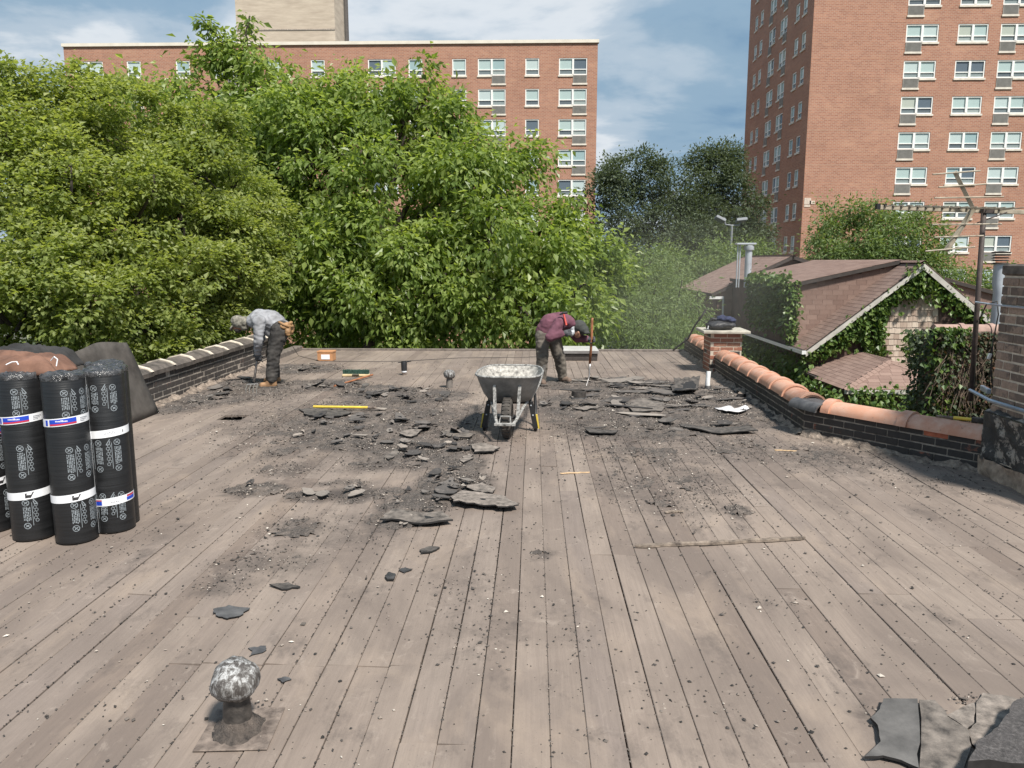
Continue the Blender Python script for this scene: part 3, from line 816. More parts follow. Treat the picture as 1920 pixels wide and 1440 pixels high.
GX, GYF = P(1725, 492, 21.9).x, 21.9
RZ = P(1725, 492, GYF).z
EX = P(1505, 655, GYF).x; EZ = P(1505, 655, GYF).z
slope = (RZ - EZ) / (GX - EX)
EXR = GX + (GX - EX)
HYB = 34.0
hs = thing('shingled_house', 'brown shingled gable house with ivy and cedar shakes beyond the right parapet', 'house', (GX, 28, GZ))
shing = []      # (matrix4, width) of every shingle tab
def poly_rows(poly, du, dv, step):
    """polygon in plane coords -> rows (v, umin, umax)"""
    pts = [(Vector(p).dot(du), Vector(p).dot(dv)) for p in poly]
    v0, v1 = min(p[1] for p in pts), max(p[1] for p in pts); rows = []; v = v0
    while v < v1 - step * .35:
        vm = v + step * .5; xs = []
        for i in range(len(pts)):
            a, b = pts[i], pts[(i + 1) % len(pts)]
            if (a[1] - vm) * (b[1] - vm) < 0: xs.append(a[0] + (b[0] - a[0]) * (vm - a[1]) / (b[1] - a[1]))
        if len(xs) >= 2: rows.append((v, min(xs), max(xs)))
        v += step
    return rows
def shingle_plane(poly, tab=0.30, step=0.145, thick=0.008, tilt=0.03, lst=None, jit=0.0):
    poly = [Vector(p) for p in poly]
    n = (poly[1] - poly[0]).cross(poly[2] - poly[0]).normalized()
    if n.z < 0 or (abs(n.z) < .01 and n.y > 0): n = -n
    du = Vector((0, 0, 1)).cross(n)
    if du.length < 1e-3: du = Vector((1, 0, 0))
    du.normalize(); dv = n.cross(du).normalized()
    if dv.z < 0: du, dv = -du, -dv
    off = poly[0].dot(n)
    for ri, (v, a, b) in enumerate(poly_rows(poly, du, dv, step)):
        u = a - (tab * .5 if ri % 2 else 0) - rnd.random() * tab * .3
        while u < b:
            wdt = tab * (1 if not jit else rnd.uniform(1 - jit, 1 + jit))
            ua, ub = max(a, u), min(b, u + wdt - .006)
            if ub - ua > .03:
                vv = v + step * .62 + (rnd.uniform(-.25, .1) * step * jit)
                c = du * ((ua + ub) / 2) + dv * vv + n * (off + thick * .9)
                rot = Matrix((du, dv, n)).transposed()
                rot = rot @ Matrix.Rotation(-tilt, 3, 'X')
                (lst if lst is not None else shing).append((c, rot, ub - ua, step * 1.28, thick))
            u += wdt
def roof_slab(name, poly, n_off, mat, parent):
    mb = MB(); poly = [Vector(p) for p in poly]
    n = (poly[1] - poly[0]).cross(poly[2] - poly[0]).normalized()
    if n.z < 0: n = -n
    mb.prism([p - n * .005 for p in poly], -n * n_off)
    return mb.build(name, mat, parent)
F0, F1 = GYF - .25, HYB
main_l = [(EX, F0, EZ), (GX, F0, RZ), (GX, 23.0, RZ), (EX, 23.0, EZ)]
roof_slab('roof', [(EX, F0, EZ), (GX, F0, RZ), (GX, F1, RZ), (EX, F1, EZ)], .12, M['darkedge'], hs)
roof_slab('roof', [(EXR, F0, EZ), (GX, F0, RZ), (GX, F1, RZ), (EXR, F1, EZ)], .12, M['darkedge'], hs)
shingle_plane(main_l)
shingle_plane([(EXR, F0, EZ), (GX, F0, RZ), (GX, 26.0, RZ), (EXR, 26.0, EZ)])
# shed dormer on the left slope
DX, DZ = EX, P(1480, 530, 23.0).z
DYB = 30.0
dr = [(DX - .12, 22.85, DZ - .03), (GX - .1, 22.85, RZ + .06), (GX - .1, DYB, RZ + .06), (DX - .12, DYB, DZ - .03)]
roof_slab('dormer_roof', dr, .10, M['darkedge'], hs)
shingle_plane(dr)
g = MB(); g.prism([(DX, 23.0, EZ), (GX - .2, 23.0, RZ - .1), (DX, 23.0, DZ - .13)], (0, 7, 0)); g.build('dormer_wall', M['housewall'], hs)
shingle_plane([(DX, 22.985, EZ - .25), (GX - .1, 22.985, RZ - .30), (GX - .1, 22.985, RZ - .06), (DX, 22.985, DZ - .14)], tilt=.02)
# rear cross roof, rake seen at y = 30
q0, q1 = P(1332, 550, 30.0), P(1484, 479, 30.0)
rr_ = [(q0.x, 29.8, q0.z), (q1.x, 29.8, q1.z), (q1.x, 36.5, q1.z), (q0.x, 36.5, q0.z)]
roof_slab('rear_roof', rr_, .12, M['darkedge'], hs); shingle_plane(rr_)
rr2 = [(q1.x, 29.8, q1.z), (q1.x + 4.5, 29.8, q1.z - 1.5), (q1.x + 4.5, 36.5, q1.z - 1.5), (q1.x, 36.5, q1.z)]
roof_slab('rear_roof', rr2, .12, M['darkedge'], hs); shingle_plane(rr2)
g = MB(); g.prism([(q0.x + .25, 30.0, GZ), (EXR - .6, 30.0, GZ), (EXR - .6, 30.0, q1.z - 1.7), (q1.x, 30.0, q1.z - .14), (q0.x + .25, 30.0, q0.z - .02)], (0, 6, 0)); g.build('rear_wall', M['housewall'], hs)
shingle_plane([(q0.x + .27, 29.98, EZ - 1.0), (DX, 29.98, EZ - 1.0), (DX, 29.98, DZ - .2), (q0.x + .27, 29.98, q0.z - .02)], tilt=.02)
# right dormer
d0, d1 = P(1752, 516, 25.5), P(1865, 548, 25.5)
rd = [(d0.x, 25.4, d0.z), (d1.x + 1, 25.4, d1.z - .25), (d1.x + 1, 30.5, d1.z - .25), (d0.x, 30.5, d0.z)]
roof_slab('dormer_roof', rd, .1, M['darkedge'], hs); shingle_plane(rd)
g = MB(); g.prism([(d0.x, 25.55, EZ - .5), (d1.x + .9, 25.55, EZ - .5), (d1.x + .9, 25.55, d1.z - .33), (d0.x, 25.55, d0.z - .1)], (0, 4.5, 0)); g.build('dormer_wall', M['housewall'], hs)
shingle_plane([(d0.x + .6, 25.53, EZ - .4), (d1.x + .88, 25.53, EZ - .4), (d1.x + .88, 25.53, d1.z - .36), (d0.x + .6, 25.53, d0.z - .2)], tilt=.02)
# walls and gable
g = MB(); g.prism([(EX + .25, GYF, GZ), (EXR - .25, GYF, GZ), (EXR - .25, GYF, EZ), (GX, GYF, RZ - .15), (EX + .25, GYF, EZ)], (0, HYB - GYF, 0)); g.build('wall', M['housewall'], hs)
shakes = []
shingle_plane([(EX + .3, GYF - .012, EZ - 2.0), (EXR - .3, GYF - .012, EZ - 2.0), (EXR - .3, GYF - .012, EZ + .05), (GX, GYF - .012, RZ - .25), (EX + .3, GYF - .012, EZ + .05)], tab=.135, step=.165, thick=.02, tilt=.10, lst=shakes, jit=.35)
def rake(p0, p1, w=.16):
    mb = MB(); p0, p1 = Vector(p0), Vector(p1); mb.prism([p0, p1, p1 - Vector((0, 0, w)), p0 - Vector((0, 0, w))], (0, -.035, 0)); return mb.build('fascia_board', M['fascia'], hs)
rake((EX, F0 - .004, EZ - .04), (GX, F0 - .004, RZ - .04), .14); rake((GX, F0 - .004, RZ - .04), (EXR, F0 - .004, EZ - .04), .17)
g = MB(); g.box((EX - .06, 25.6, EZ - .06), (.12, 8.0, .10)); g.build('gutter', M['gutter'], hs)
g = MB(); g.box((EX - .06, 25.6, EZ - .004), (.09, 7.9, .016)); g.build('gutter_painted_shade', M['darkedge'], hs)  # solid dark strip stands in for the shade along the gutter top
qq = P(1340, 556, 30.0); g = MB(); g.box((qq.x + .05, 29.9, qq.z - .04), (.55, .12, .10)); g.tube([(qq.x + .3, 29.85, qq.z - .1), (qq.x + .32, 29.9, qq.z - 1.4)], .035, 6); g.build('gutter', M['gutter'], hs)
# lower hip roof in front of the gable
A_, B_ = P(1611, 661, 21.85), P(1668, 680, 20.0)
B_ = Vector((A_.x, 20.0, A_.z)); C_ = P(1505, 696, 21.85); D_ = Vector((C_.x, 18.9, C_.z - .04)); E_ = Vector((2 * A_.x - C_.x, 18.9, D_.z)); E2 = Vector((E_.x, 21.85, D_.z))
for pl in ([C_, D_, B_, A_], [D_, E_, B_], [E_, E2, A_, B_]):
    roof_slab('porch_roof', pl, .1, M['darkedge'], hs); shingle_plane(pl)
g = MB(); g.prism([(C_.x + .3, 19.2, GZ), (E_.x - .3, 19.2, GZ), (E_.x - .3, 21.8, GZ), (C_.x + .3, 21.8, GZ)], (0, 0, D_.z - GZ - .05)); g.build('porch_wall', M['housewall'], hs)
g = MB(); g.box(((D_.x + E_.x) / 2, 18.86, D_.z - .05), (E_.x - D_.x, .05, .09)); g.build('fascia_board', M['fascia'], hs)
def hipcap(a, b):
    mb = MB(); a, b = Vector(a), Vector(b); n = int((b - a).length / .16); d = (b - a).normalized()
    s = d.cross(Vector((0, 0, 1))).normalized(); up = s.cross(d)
    for i in range(n):
        c = a + d * (i + .5) * (b - a).length / n + up * (.025 + .006)
        mb.add([c - d * .1 - s * .11 - up * .05, c - d * .1 + up * .01, c - d * .1 + s * .11 - up * .05, c + d * .1 - s * .11 - up * .06, c + d * .1, c + d * .1 + s * .11 - up * .06], [(0, 1, 4, 3), (1, 2, 5, 4), (0, 3, 5, 2)])
    mb.build('hip_cap', M['shingle'], hs)
hipcap(D_, B_); hipcap(E_, B_); hipcap(B_, A_); hipcap((GX, F0, RZ + .02), (GX, 23, RZ + .02)); hipcap((q1.x, 29.8, q1.z), (q1.x, 36.5, q1.z))
# place shingles: the 300 largest in the picture as parts, the rest as one
def place_pieces(lst, name, mat, parent, limit):
    unit = MB(); unit.box((0, 0, 0), (1, 1, 1)); me = unit.mesh(name, mat); pl = Vector(parent.location)
    lst = sorted(lst, key=lambda t: (t[0] - EYE).length)
    for c, rot, w, h, th in lst[:limit]:
        o = obj(name, me, parent); o.location = c - pl; o.rotation_euler = rot.to_euler(); o.scale = (w, h, th)
    rest = lst[limit:]
    if rest:
        cor = np.array([(-.5, -.5, -.5), (.5, -.5, -.5), (.5, .5, -.5), (-.5, .5, -.5), (-.5, -.5, .5), (.5, -.5, .5), (.5, .5, .5), (-.5, .5, .5)])
        fc = np.array([(3, 2, 1, 0), (4, 5, 6, 7), (0, 1, 5, 4), (1, 2, 6, 5), (2, 3, 7, 6), (3, 0, 4, 7)])
        V = np.concatenate([(cor * (w, h, th)) @ np.array(rot).T + np.array(c - pl) for c, rot, w, h, th in rest])
        Fa = (np.arange(len(rest))[:, None, None] * 8 + fc[None]).reshape(-1)
        o = np_mesh(name + 's', V, Fa, 4, mat, parent, np.repeat(rng.random(len(rest)), 8)); o['kind'] = 'stuff'
def np_mesh(name, V, F, k, mat, parent=None, tint=None, smooth=False):
    me = bpy.data.meshes.new(name); nv, nf = len(V), len(F) // k
    me.vertices.add(nv); me.vertices.foreach_set('co', np.ascontiguousarray(V, dtype=np.float32).ravel())
    me.loops.add(nf * k); me.loops.foreach_set('vertex_index', np.ascontiguousarray(F, dtype=np.int32))
    me.polygons.add(nf); me.polygons.foreach_set('loop_start', np.arange(0, nf * k, k, dtype=np.int32)); me.polygons.foreach_set('loop_total', np.full(nf, k, dtype=np.int32))
    me.polygons.foreach_set('use_smooth', np.full(nf, bool(smooth)))
    me.materials.append(mat)
    if tint is not None:
        a = me.attributes.new('tint', 'FLOAT', 'POINT'); a.data.foreach_set('value', np.ascontiguousarray(tint, dtype=np.float32))
    me.update(calc_edges=True); me.validate()
    return obj(name, me, parent)
place_pieces(shing, 'shingle', M['shingle'], hs, 300)
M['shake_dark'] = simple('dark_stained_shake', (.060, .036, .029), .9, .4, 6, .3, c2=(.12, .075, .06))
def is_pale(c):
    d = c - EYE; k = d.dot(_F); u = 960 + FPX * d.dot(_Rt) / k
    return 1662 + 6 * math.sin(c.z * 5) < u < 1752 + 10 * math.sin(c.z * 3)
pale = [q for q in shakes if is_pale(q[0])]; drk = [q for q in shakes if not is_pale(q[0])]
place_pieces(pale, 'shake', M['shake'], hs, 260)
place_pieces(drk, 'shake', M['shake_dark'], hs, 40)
print('shingles', len(shing), 'shakes', len(shakes))
# flue on the dormer roof
fl = P(1402, 512, 27.5)
ft = thing('roof_flue', 'white capped metal flue standing on the brown dormer roof', 'flue', (fl.x, fl.y, fl.z))
hf = P(1402, 460, 27.5).z - fl.z
M['galv'] = simple('galvanised_metal', (.44, .47, .51), .45, .15, 6, .05, metal=.3)
g = MB(); g.lathe([(.12, -.5), (.12, hf - .1), (.12, hf)], fl, 16); g.build('pipe', M['galv'], ft, auto=40)
g = MB(); g.lathe([(.17, hf - .16), (.18, hf - .1), (.18, hf - .02), (.15, hf)], fl, 16); g.build('collar', M['galv'], ft, auto=40)
g = MB(); g.box((fl.x - .12, fl.y, fl.z + hf + .05), (.66, .34, .06), bev=.01); g.tube([(fl.x - .38, fl.y, fl.z - .5), (fl.x - .38, fl.y, fl.z + hf + .03)], .025, 6); g.tube([(fl.x - .30, fl.y, fl.z - .5), (fl.x - .30, fl.y, fl.z + hf + .03)], .025, 6); g.build('cap', M['galv'], ft)
# ------------------------------------------------------------------ foliage
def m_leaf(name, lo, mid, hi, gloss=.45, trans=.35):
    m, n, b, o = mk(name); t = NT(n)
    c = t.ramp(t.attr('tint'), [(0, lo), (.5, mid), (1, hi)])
    t.put(b.inputs['Base Color'], c); b.inputs['Roughness'].default_value = gloss; b.inputs['Specular IOR Level'].default_value = .35
    tr = t.new('ShaderNodeBsdfTranslucent'); t.put(tr.inputs[0], t.mix(1.0, c, (1.5, 1.5, .6), 'MULTIPLY'))
    ms = t.new('ShaderNodeMixShader'); ms.inputs[0].default_value = trans
    t.link(b.outputs[0], ms.inputs[1]); t.link(tr.outputs[0], ms.inputs[2]); t.link(ms.outputs[0], o.inputs[0])
    return m
M['leaf_mid'] = m_leaf('drooping_leaf', (.098, .150, .040), (.190, .262, .068), (.325, .390, .130), .36, .5)
M['leaf_left'] = m_leaf('small_maple_leaf', (.130, .176, .050), (.235, .284, .088), (.365, .40, .160), .46, .5)
M['leaf_bush'] = m_leaf('narrow_pale_leaf', (.090, .140, .050), (.140, .200, .072), (.200, .260, .105), .6, .4)
M['leaf_dark'] = m_leaf('dark_far_leaf', (.052, .074, .044), (.080, .106, .062), (.112, .142, .084), .6, .3)
M['leaf_ivy'] = m_leaf('ivy_leaf', (.055, .105, .026), (.092, .150, .036), (.15, .205, .055), .4, .25)
M['leaf_ivyred'] = m_leaf('turning_ivy_leaf', (.055, .040, .026), (.066, .056, .028), (.13, .06, .035), .6, .15)
def m_bark():
    m, n, b, o = mk('bark'); t = NT(n); p = t.pos()
    c = t.ramp(t.noise(t.map(p, (14, 14, 3)), 1, 6, .65), [(.3, (.028, .022, .018)), (.7, (.085, .068, .055))])
    t.put(b.inputs['Base Color'], c); b.inputs['Roughness'].default_value = .95
    t.link(t.bump(t.noise(t.map(p, (22, 22, 5)), 1, 5, .7), .7, .03), b.inputs['Normal']); return m
M['bark'] = m_bark()

def unit(v): return v / np.maximum(np.linalg.norm(v, axis=1, keepdims=True), 1e-6)
def leaf_cards(name, pts, dirs, size, wr, mat, parent, fold=.22, tint=None, upbias=.8, shape=.42, quad=True):
    n = len(pts); d = unit(dirs)
    ref = np.array([0, 0, upbias]) + rng.normal(size=(n, 3)) * .45
    side = unit(np.cross(d, ref)); nor = np.cross(side, d)
    Ls = size[:, None]; w = wr * Ls
    b = pts; l = pts + d * Ls * shape + side * w * .5 + nor * fold * w; r = pts + d * Ls * shape - side * w * .5 + nor * fold * w
    tip = pts + d * Ls - nor * fold * w * .5
    V = np.stack([b, r, tip, l], 1).reshape(-1, 3)
    F = (np.arange(n)[:, None] * 4 + np.array([0, 1, 2, 0, 2, 3])[None]).reshape(-1)
    if tint is None: tint = rng.random(n)
    if parent is not None:
        V = V - np.array(parent.location)
    o = np_mesh(name, V, F, 3, mat, parent, np.repeat(np.clip(tint, 0, 1), 4)); o['kind'] = 'stuff'
    return o
def crown_leaves(lobes, n_clusters, per, cr, droop, spread=.5, shell=.16, flat=.75, keep=None, seed=1, nsub=8):
    """clusters of leaves over the shells of overlapping lobes (cx,cy,cz,rx,ry,rz)"""
    rg = np.random.default_rng(seed); big = np.array(lobes, float); sl_ = []
    for b_ in big:                                       # each lobe becomes a knot of smaller sprays
        for k in range(nsub):
            u = rg.normal(size=3); u /= np.linalg.norm(u); u[2] = u[2] * .8 + .1
            r = rg.uniform(.30, .52); sl_.append(np.concatenate([b_[:3] + u * b_[3:] * rg.uniform(.55, 1.0), b_[3:] * r]))
    lob = np.concatenate([big * np.array([1, 1, 1, .62, .62, .62]), np.array(sl_)]) if nsub else big
    wt = (lob[:, 3] * lob[:, 5]) ; wt = wt / wt.sum()
    C, O = [], []
    while len(C) < n_clusters:
        k = rg.choice(len(lob), p=wt); u = rg.normal(size=3); u /= np.linalg.norm(u)
        f = 1.0 + .07 * rg.normal() - abs(rg.normal()) * shell
        c = lob[k, :3] + u * lob[k, 3:] * f
        q = ((c - lob[:, :3]) / lob[:, 3:]); dd = np.sqrt((q ** 2).sum(1)); dd[k] = 9
        if dd.min() < .78 and rg.random() < .9: continue
        if keep and not keep(c): continue
        if mnoise.noise(Vector(c) * (.85 if lob[k, 3] < 1.2 else .6) + Vector((seed, 0, 0))) < -.30: continue
        C.append(c); O.append(u)
    C = np.array(C); O = np.array(O)
    ct = rg.random(len(C))
    m = np.repeat(np.arange(len(C)), per); n = len(m)
    off = rg.normal(size=(n, 3)) * np.array([1, 1, flat]) * cr * (0.6 + .8 * rg.random(len(C)))[m][:, None] * .6
    pts = C[m] + off
    dirs = O[m] * .45 + unit(off) * spread + np.array([0, 0, -droop]) + rg.normal(size=(n, 3)) * .35
    up = np.clip((off[:, 2] / cr) * .5, -.4, .4)  # shading put into the leaf colour: cluster tops lighter, undersides darker
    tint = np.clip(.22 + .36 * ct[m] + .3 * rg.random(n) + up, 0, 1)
    return pts, dirs, tint, C
def limb(parent, name, a, b, r0, r1, seg=6, bend=.12, seed=0, mat=None):
    a, b = Vector(a), Vector(b); rr = random.Random(seed); pts, rad = [], []
    Ln = (b - a).length; o = Vector((rr.uniform(-1, 1), rr.uniform(-1, 1), rr.uniform(.2, 1))) * Ln * bend
    for i in range(seg + 1):
        f = i / seg; j = Vector((rr.uniform(-1, 1), rr.uniform(-1, 1), rr.uniform(-1, 1))) * Ln * .02 * (0 < i < seg)
        pts.append(a.lerp(b, f) + o * math.sin(math.pi * f) + j); rad.append(r0 + (r1 - r0) * f ** .8)
    mb = MB(); mb.tube(pts, rad, 8); return mb.build(name, mat or M['bark'], parent, smooth=True)
def tree(name, label, base, fork, lobes, ncl, per, cr, droop, lsize, wr, mat, r0=.25, group=None, keep=None, seed=1, shell=.16, flat=.75, spread=.5, twigs=30, upbias=.8, cat='tree', extra=None):
    t = thing(name, label, cat, base, group)
    limb(t, 'trunk', base, fork, r0, r0 * .7, 7, .02, seed)
    pts, dirs, tint, C = crown_leaves(lobes, ncl, per, cr, droop, spread, shell, flat, keep, seed)
    if extra is not None:
        pts = np.concatenate([pts, extra[0]]); dirs = np.concatenate([dirs, extra[1]]); tint = np.concatenate([tint, extra[2]])
    for i, lo in enumerate(lobes):
        limb(t, 'limb', fork, lo[:3], r0 * .34, r0 * .10, 6, .10, seed + i)
    rr = random.Random(seed)
    mb = MB()
    for i in range(twigs):
        c = Vector(C[rr.randrange(len(C))]); k = min(lobes, key=lambda l: (Vector(l[:3]) - c).length)
        a = Vector(k[:3]); p = a.lerp(c, .25); q = a.lerp(c, .6) + Vector((rr.uniform(-.2, .2), rr.uniform(-.2, .2), rr.uniform(0, .3)))
        mb.tube([p, q, c], [r0 * .16, r0 * .10, .010], 5)
    mb.build('twigs', M['bark'], t, smooth=True)['kind'] = 'stuff'
    sz = np.clip(rng.lognormal(math.log((lsize[0] + lsize[1]) * .47), .28, len(pts)), lsize[0] * .6, lsize[1] * 1.3)
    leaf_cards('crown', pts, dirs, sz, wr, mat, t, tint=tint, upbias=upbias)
    return t
def lobe(u, v, y, r, ry=None, rz=None):
    p = P(u, v, y); return (p.x, p.y, p.z, r, ry or r, rz or r)

# big drooping-leaf tree behind the far edge
fork = P(700, 520, 19.5)
mid_lobes = [lobe(600, 240, 19.0, 1.35), lobe(760, 255, 19.5, 1.45), lobe(865, 290, 19.5, 1.25), lobe(700, 300, 18.3, 1.6), lobe(600, 330, 18.5, 1.45), lobe(850, 350, 18.2, 1.5), lobe(935, 350, 19.4, 1.1), lobe(1000, 440, 18.6, 1.2),
             lobe(1075, 485, 18.4, 1.0), lobe(1060, 550, 17.8, 1.25), lobe(930, 470, 17.4, 1.45), lobe(900, 560, 17.0, 1.25), lobe(1000, 600, 17.0, 1.1), lobe(570, 440, 18.6, 1.3), lobe(800, 430, 17.6, 1.05), lobe(620, 235, 20.5, 1.4), lobe(560, 250, 18.8, 1.3),
             lobe(645, 165, 19.4, .55), lobe(770, 195, 19.8, .8), lobe(700, 190, 19.6, .7), lobe(560, 190, 19.6, .6), lobe(560, 590, 17.2, .9), lobe(640, 610, 17.0, .7), lobe(770, 610, 16.9, .8), lobe(850, 615, 16.8, .8), lobe(500, 320, 19.0, 1.2), lobe(1115, 520, 18.8, .8), lobe(620, 470, 17.2, .8), lobe(700, 570, 16.6, .8), lobe(760, 500, 16.8, .85), lobe(680, 420, 17.3, .9), lobe(560, 520, 17, .8), lobe(820, 560, 16.6, .7), lobe(640, 545, 16.8, .6),
             lobe(700, 640, 21.5, 2.0, 1.5, 1.6), lobe(860, 520, 22, 2.2, 1.5, 2.0), lobe(590, 520, 22, 2.0, 1.5, 1.9), lobe(1040, 560, 22, 2, 1.5, 2)]
beyond = lambda c: c[1] > 15.1
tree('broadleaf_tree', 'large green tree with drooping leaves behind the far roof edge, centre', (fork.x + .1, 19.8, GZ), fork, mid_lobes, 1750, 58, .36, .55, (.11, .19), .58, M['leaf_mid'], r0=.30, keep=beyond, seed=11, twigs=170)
# taller tree of the same kind further back with a shoot standing up against the sky
fk2 = P(420, 380, 21.0)
sh = [P(470, 140, 20.5), P(430, 95, 20.4), P(395, 55, 20.3), P(378, 35, 20.3)]
sh2 = [P(455, 120, 20.5), P(462, 60, 20.5), P(468, 30, 20.5)]
ex_p, ex_d = [], []
for chn, nn_ in ((sh, 300), (sh2, 150)):
    for i in range(nn_):
        f = rnd.random() * (len(chn) - 1.001); a, b2 = chn[int(f)], chn[int(f) + 1]; c = a.lerp(b2, f % 1)
        wdt = .34 * (1 - f / (len(chn) - 1)) + .12
        o = Vector((rnd.gauss(0, 1), rnd.gauss(0, 1), rnd.gauss(0, .7))) * wdt * .6
        ex_p.append(c + o); ex_d.append(o.normalized() * .8 + Vector((0, 0, -.5)))
ex_p, ex_d = np.array(ex_p), np.array(ex_d)
tr2_lobes = [lobe(300, 225, 20.5, 1.15), lobe(400, 215, 20.5, 1.15), lobe(470, 225, 20.5, 1.1), lobe(250, 250, 20.0, 1.0), lobe(430, 280, 20.0, 1.5), lobe(470, 370, 20.0, 1.5), lobe(330, 290, 20, 1.5), lobe(420, 130, 20.6, .6), lobe(505, 150, 20.2, .8), lobe(470, 480, 20.5, 1.5), lobe(360, 420, 21, 2.0)]
t2 = tree('broadleaf_tree', 'tree behind with a leafy shoot rising to the pale rooftop block', (fk2.x, 21.2, GZ), fk2, tr2_lobes, 560, 50, .42, .6, (.12, .2), .55, M['leaf_mid'], r0=.22, seed=23, twigs=30, extra=(ex_p, ex_d, rng.random(len(ex_p))))
for chn in (sh, sh2):
    g = MB(); g.tube([P(480, 230, 20.5)] + list(chn), [.05, .04, .03, .02, .01][:len(chn) + 1], 6); g.build('limb', M['bark'], t2)
# left small-leaf tree beside the left parapet
fk3 = P(240, 470, 13.2)
left_lobes = [lobe(100, 260, 13.0, 1.1), lobe(10, 250, 12.6, 1.0), lobe(200, 250, 13.5, 1.0), lobe(60, 350, 12.0, 1.0), lobe(180, 350, 12.4, .95), lobe(290, 330, 13.2, 1.0), lobe(380, 330, 14.2, 1.0), lobe(430, 370, 15, .95), lobe(340, 420, 13.2, 1.0), lobe(450, 440, 14.2, .95),
              lobe(240, 450, 12.2, .95), lobe(120, 460, 11.4, .95), lobe(20, 470, 11.2, 1.0), lobe(400, 510, 13.2, .9), lobe(300, 540, 12.2, .9), lobe(190, 560, 11.2, .85), lobe(70, 560, 10.6, .9), lobe(430, 570, 14.0, .75), lobe(350, 590, 12.8, .7), lobe(150, 630, 10.6, .7), lobe(30, 620, 10.2, .8), lobe(260, 630, 11.6, .7),
              lobe(60, 200, 13.4, .7), lobe(150, 200, 14, .6), lobe(480, 500, 14.6, .6), lobe(-40, 380, 11.5, 1.2), lobe(470, 400, 15.6, .8), lobe(200, 680, 11.5, .8), lobe(330, 650, 13.5, .8), lobe(-10, 655, 10.8, .9), lobe(60, 670, 11.2, .9)]
offwall = lambda c: c[0] < -4.95 or c[1] > 13.3
spr_p = []
for (u, v, k) in ((90, 150, 60), (240, 165, 50), (20, 175, 40), (150, 185, 40)):
    c = P(u, v, 13.6)
    for i in range(k): spr_p.append(c + Vector((rnd.gauss(0, .12), rnd.gauss(0, .12), rnd.uniform(-.35, .35))))
spr_p = np.array(spr_p)
tree('maple_tree', 'yellow-green small-leaved tree filling the left side beyond the left parapet', (fk3.x, 13.4, GZ), fk3, left_lobes, 1500, 100, .22, .30, (.05, .095), .78, M['leaf_left'], r0=.2, keep=offwall, seed=31, flat=.5, spread=.8, twigs=150, upbias=1.4, extra=(spr_p, rng.normal(size=spr_p.shape), rng.random(len(spr_p))))
# pale shrubs and small trees right of centre
tree('willow_shrub', 'pale narrow-leaved bushy tree between the roof edge and the brick pier', (*P(1220, 600, 22)[:2], GZ), P(1220, 610, 22), [lobe(1230, 530, 21, 1.0), lobe(1180, 590, 19.5, .9), lobe(1270, 580, 20, .95), lobe(1150, 640, 18.5, .8), lobe(1250, 650, 18.5, 1.0), lobe(1285, 610, 21.5, .7), lobe(1190, 510, 22, .8), lobe(1200, 690, 18.5, 1.2), lobe(1310, 680, 20, 1.0)], 620, 46, .34, .45, (.08, .14), .26, M['leaf_bush'], r0=.12, seed=41, keep=beyond, twigs=20)
tree('young_tree', 'light green young tree left of the white roof flue', (*P(1350, 520, 40)[:2], GZ), P(1350, 580, 40), [lobe(1350, 515, 40, 1.5), lobe(1310, 530, 39, 1.4), lobe(1405, 500, 40, 1.3), lobe(1350, 478, 40.5, .95), lobe(1290, 560, 38, 1.5), lobe(1250, 525, 38, 1.3), lobe(1210, 540, 37, 1.1)], 520, 44, .5, .35, (.12, .2), .45, M['leaf_bush'], r0=.12, seed=43, twigs=20)
tree('street_tree', 'rounded green tree behind the brown house roof in front of the tower', (*P(1640, 470, 42)[:2], GZ), P(1640, 490, 42), [lobe(1580, 440, 42, 1.5), lobe(1650, 430, 42, 1.7), lobe(1620, 480, 41, 1.8), lobe(1710, 460, 42, 1.4), lobe(1570, 490, 41, 1.4), lobe(1680, 500, 41, 1.6), lobe(1760, 500, 41, 1.1), lobe(1800, 540, 41, 1.3), lobe(1880, 560, 41, 1.4)], 620, 40, .55, .3, (.16, .26), .42, M['leaf_bush'], r0=.16, seed=47, twigs=20)
# dark distant trees between the buildings
tree('distant_tree', 'dark feathery tree against the sky right of the apartment block', (*P(1215, 420, 54)[:2], GZ), P(1215, 450, 54), [lobe(1160, 350, 54, 2.0), lobe(1215, 340, 54, 1.9), lobe(1265, 360, 54, 1.9), lobe(1180, 410, 53, 2.4), lobe(1250, 420, 53, 2.4), lobe(1180, 480, 52, 2.6), lobe(1270, 480, 52, 2.6), lobe(1200, 550, 50, 3), lobe(1130, 370, 55, 1.2), lobe(1300, 550, 50, 3)], 1150, 46, .55, .15, (.15, .26), .5, M['leaf_dark'], r0=.25, seed=53, twigs=40)
tree('distant_tree', 'tall dark tree touching the left side of the brick tower', (*P(1350, 420, 56)[:2], GZ), P(1350, 440, 56), [lobe(1340, 310, 56, 1.5), lobe(1372, 300, 57, 1.2), lobe(1335, 350, 56, 1.7), lobe(1375, 350, 56, 1.5), lobe(1330, 410, 55, 2.2), lobe(1380, 420, 55, 1.9), lobe(1400, 460, 55, 1.6), lobe(1340, 470, 54, 2.5), lobe(1300, 440, 54, 2.0)], 950, 46, .55, .15, (.15, .26), .5, M['leaf_dark'], r0=.25, seed=59, twigs=40)
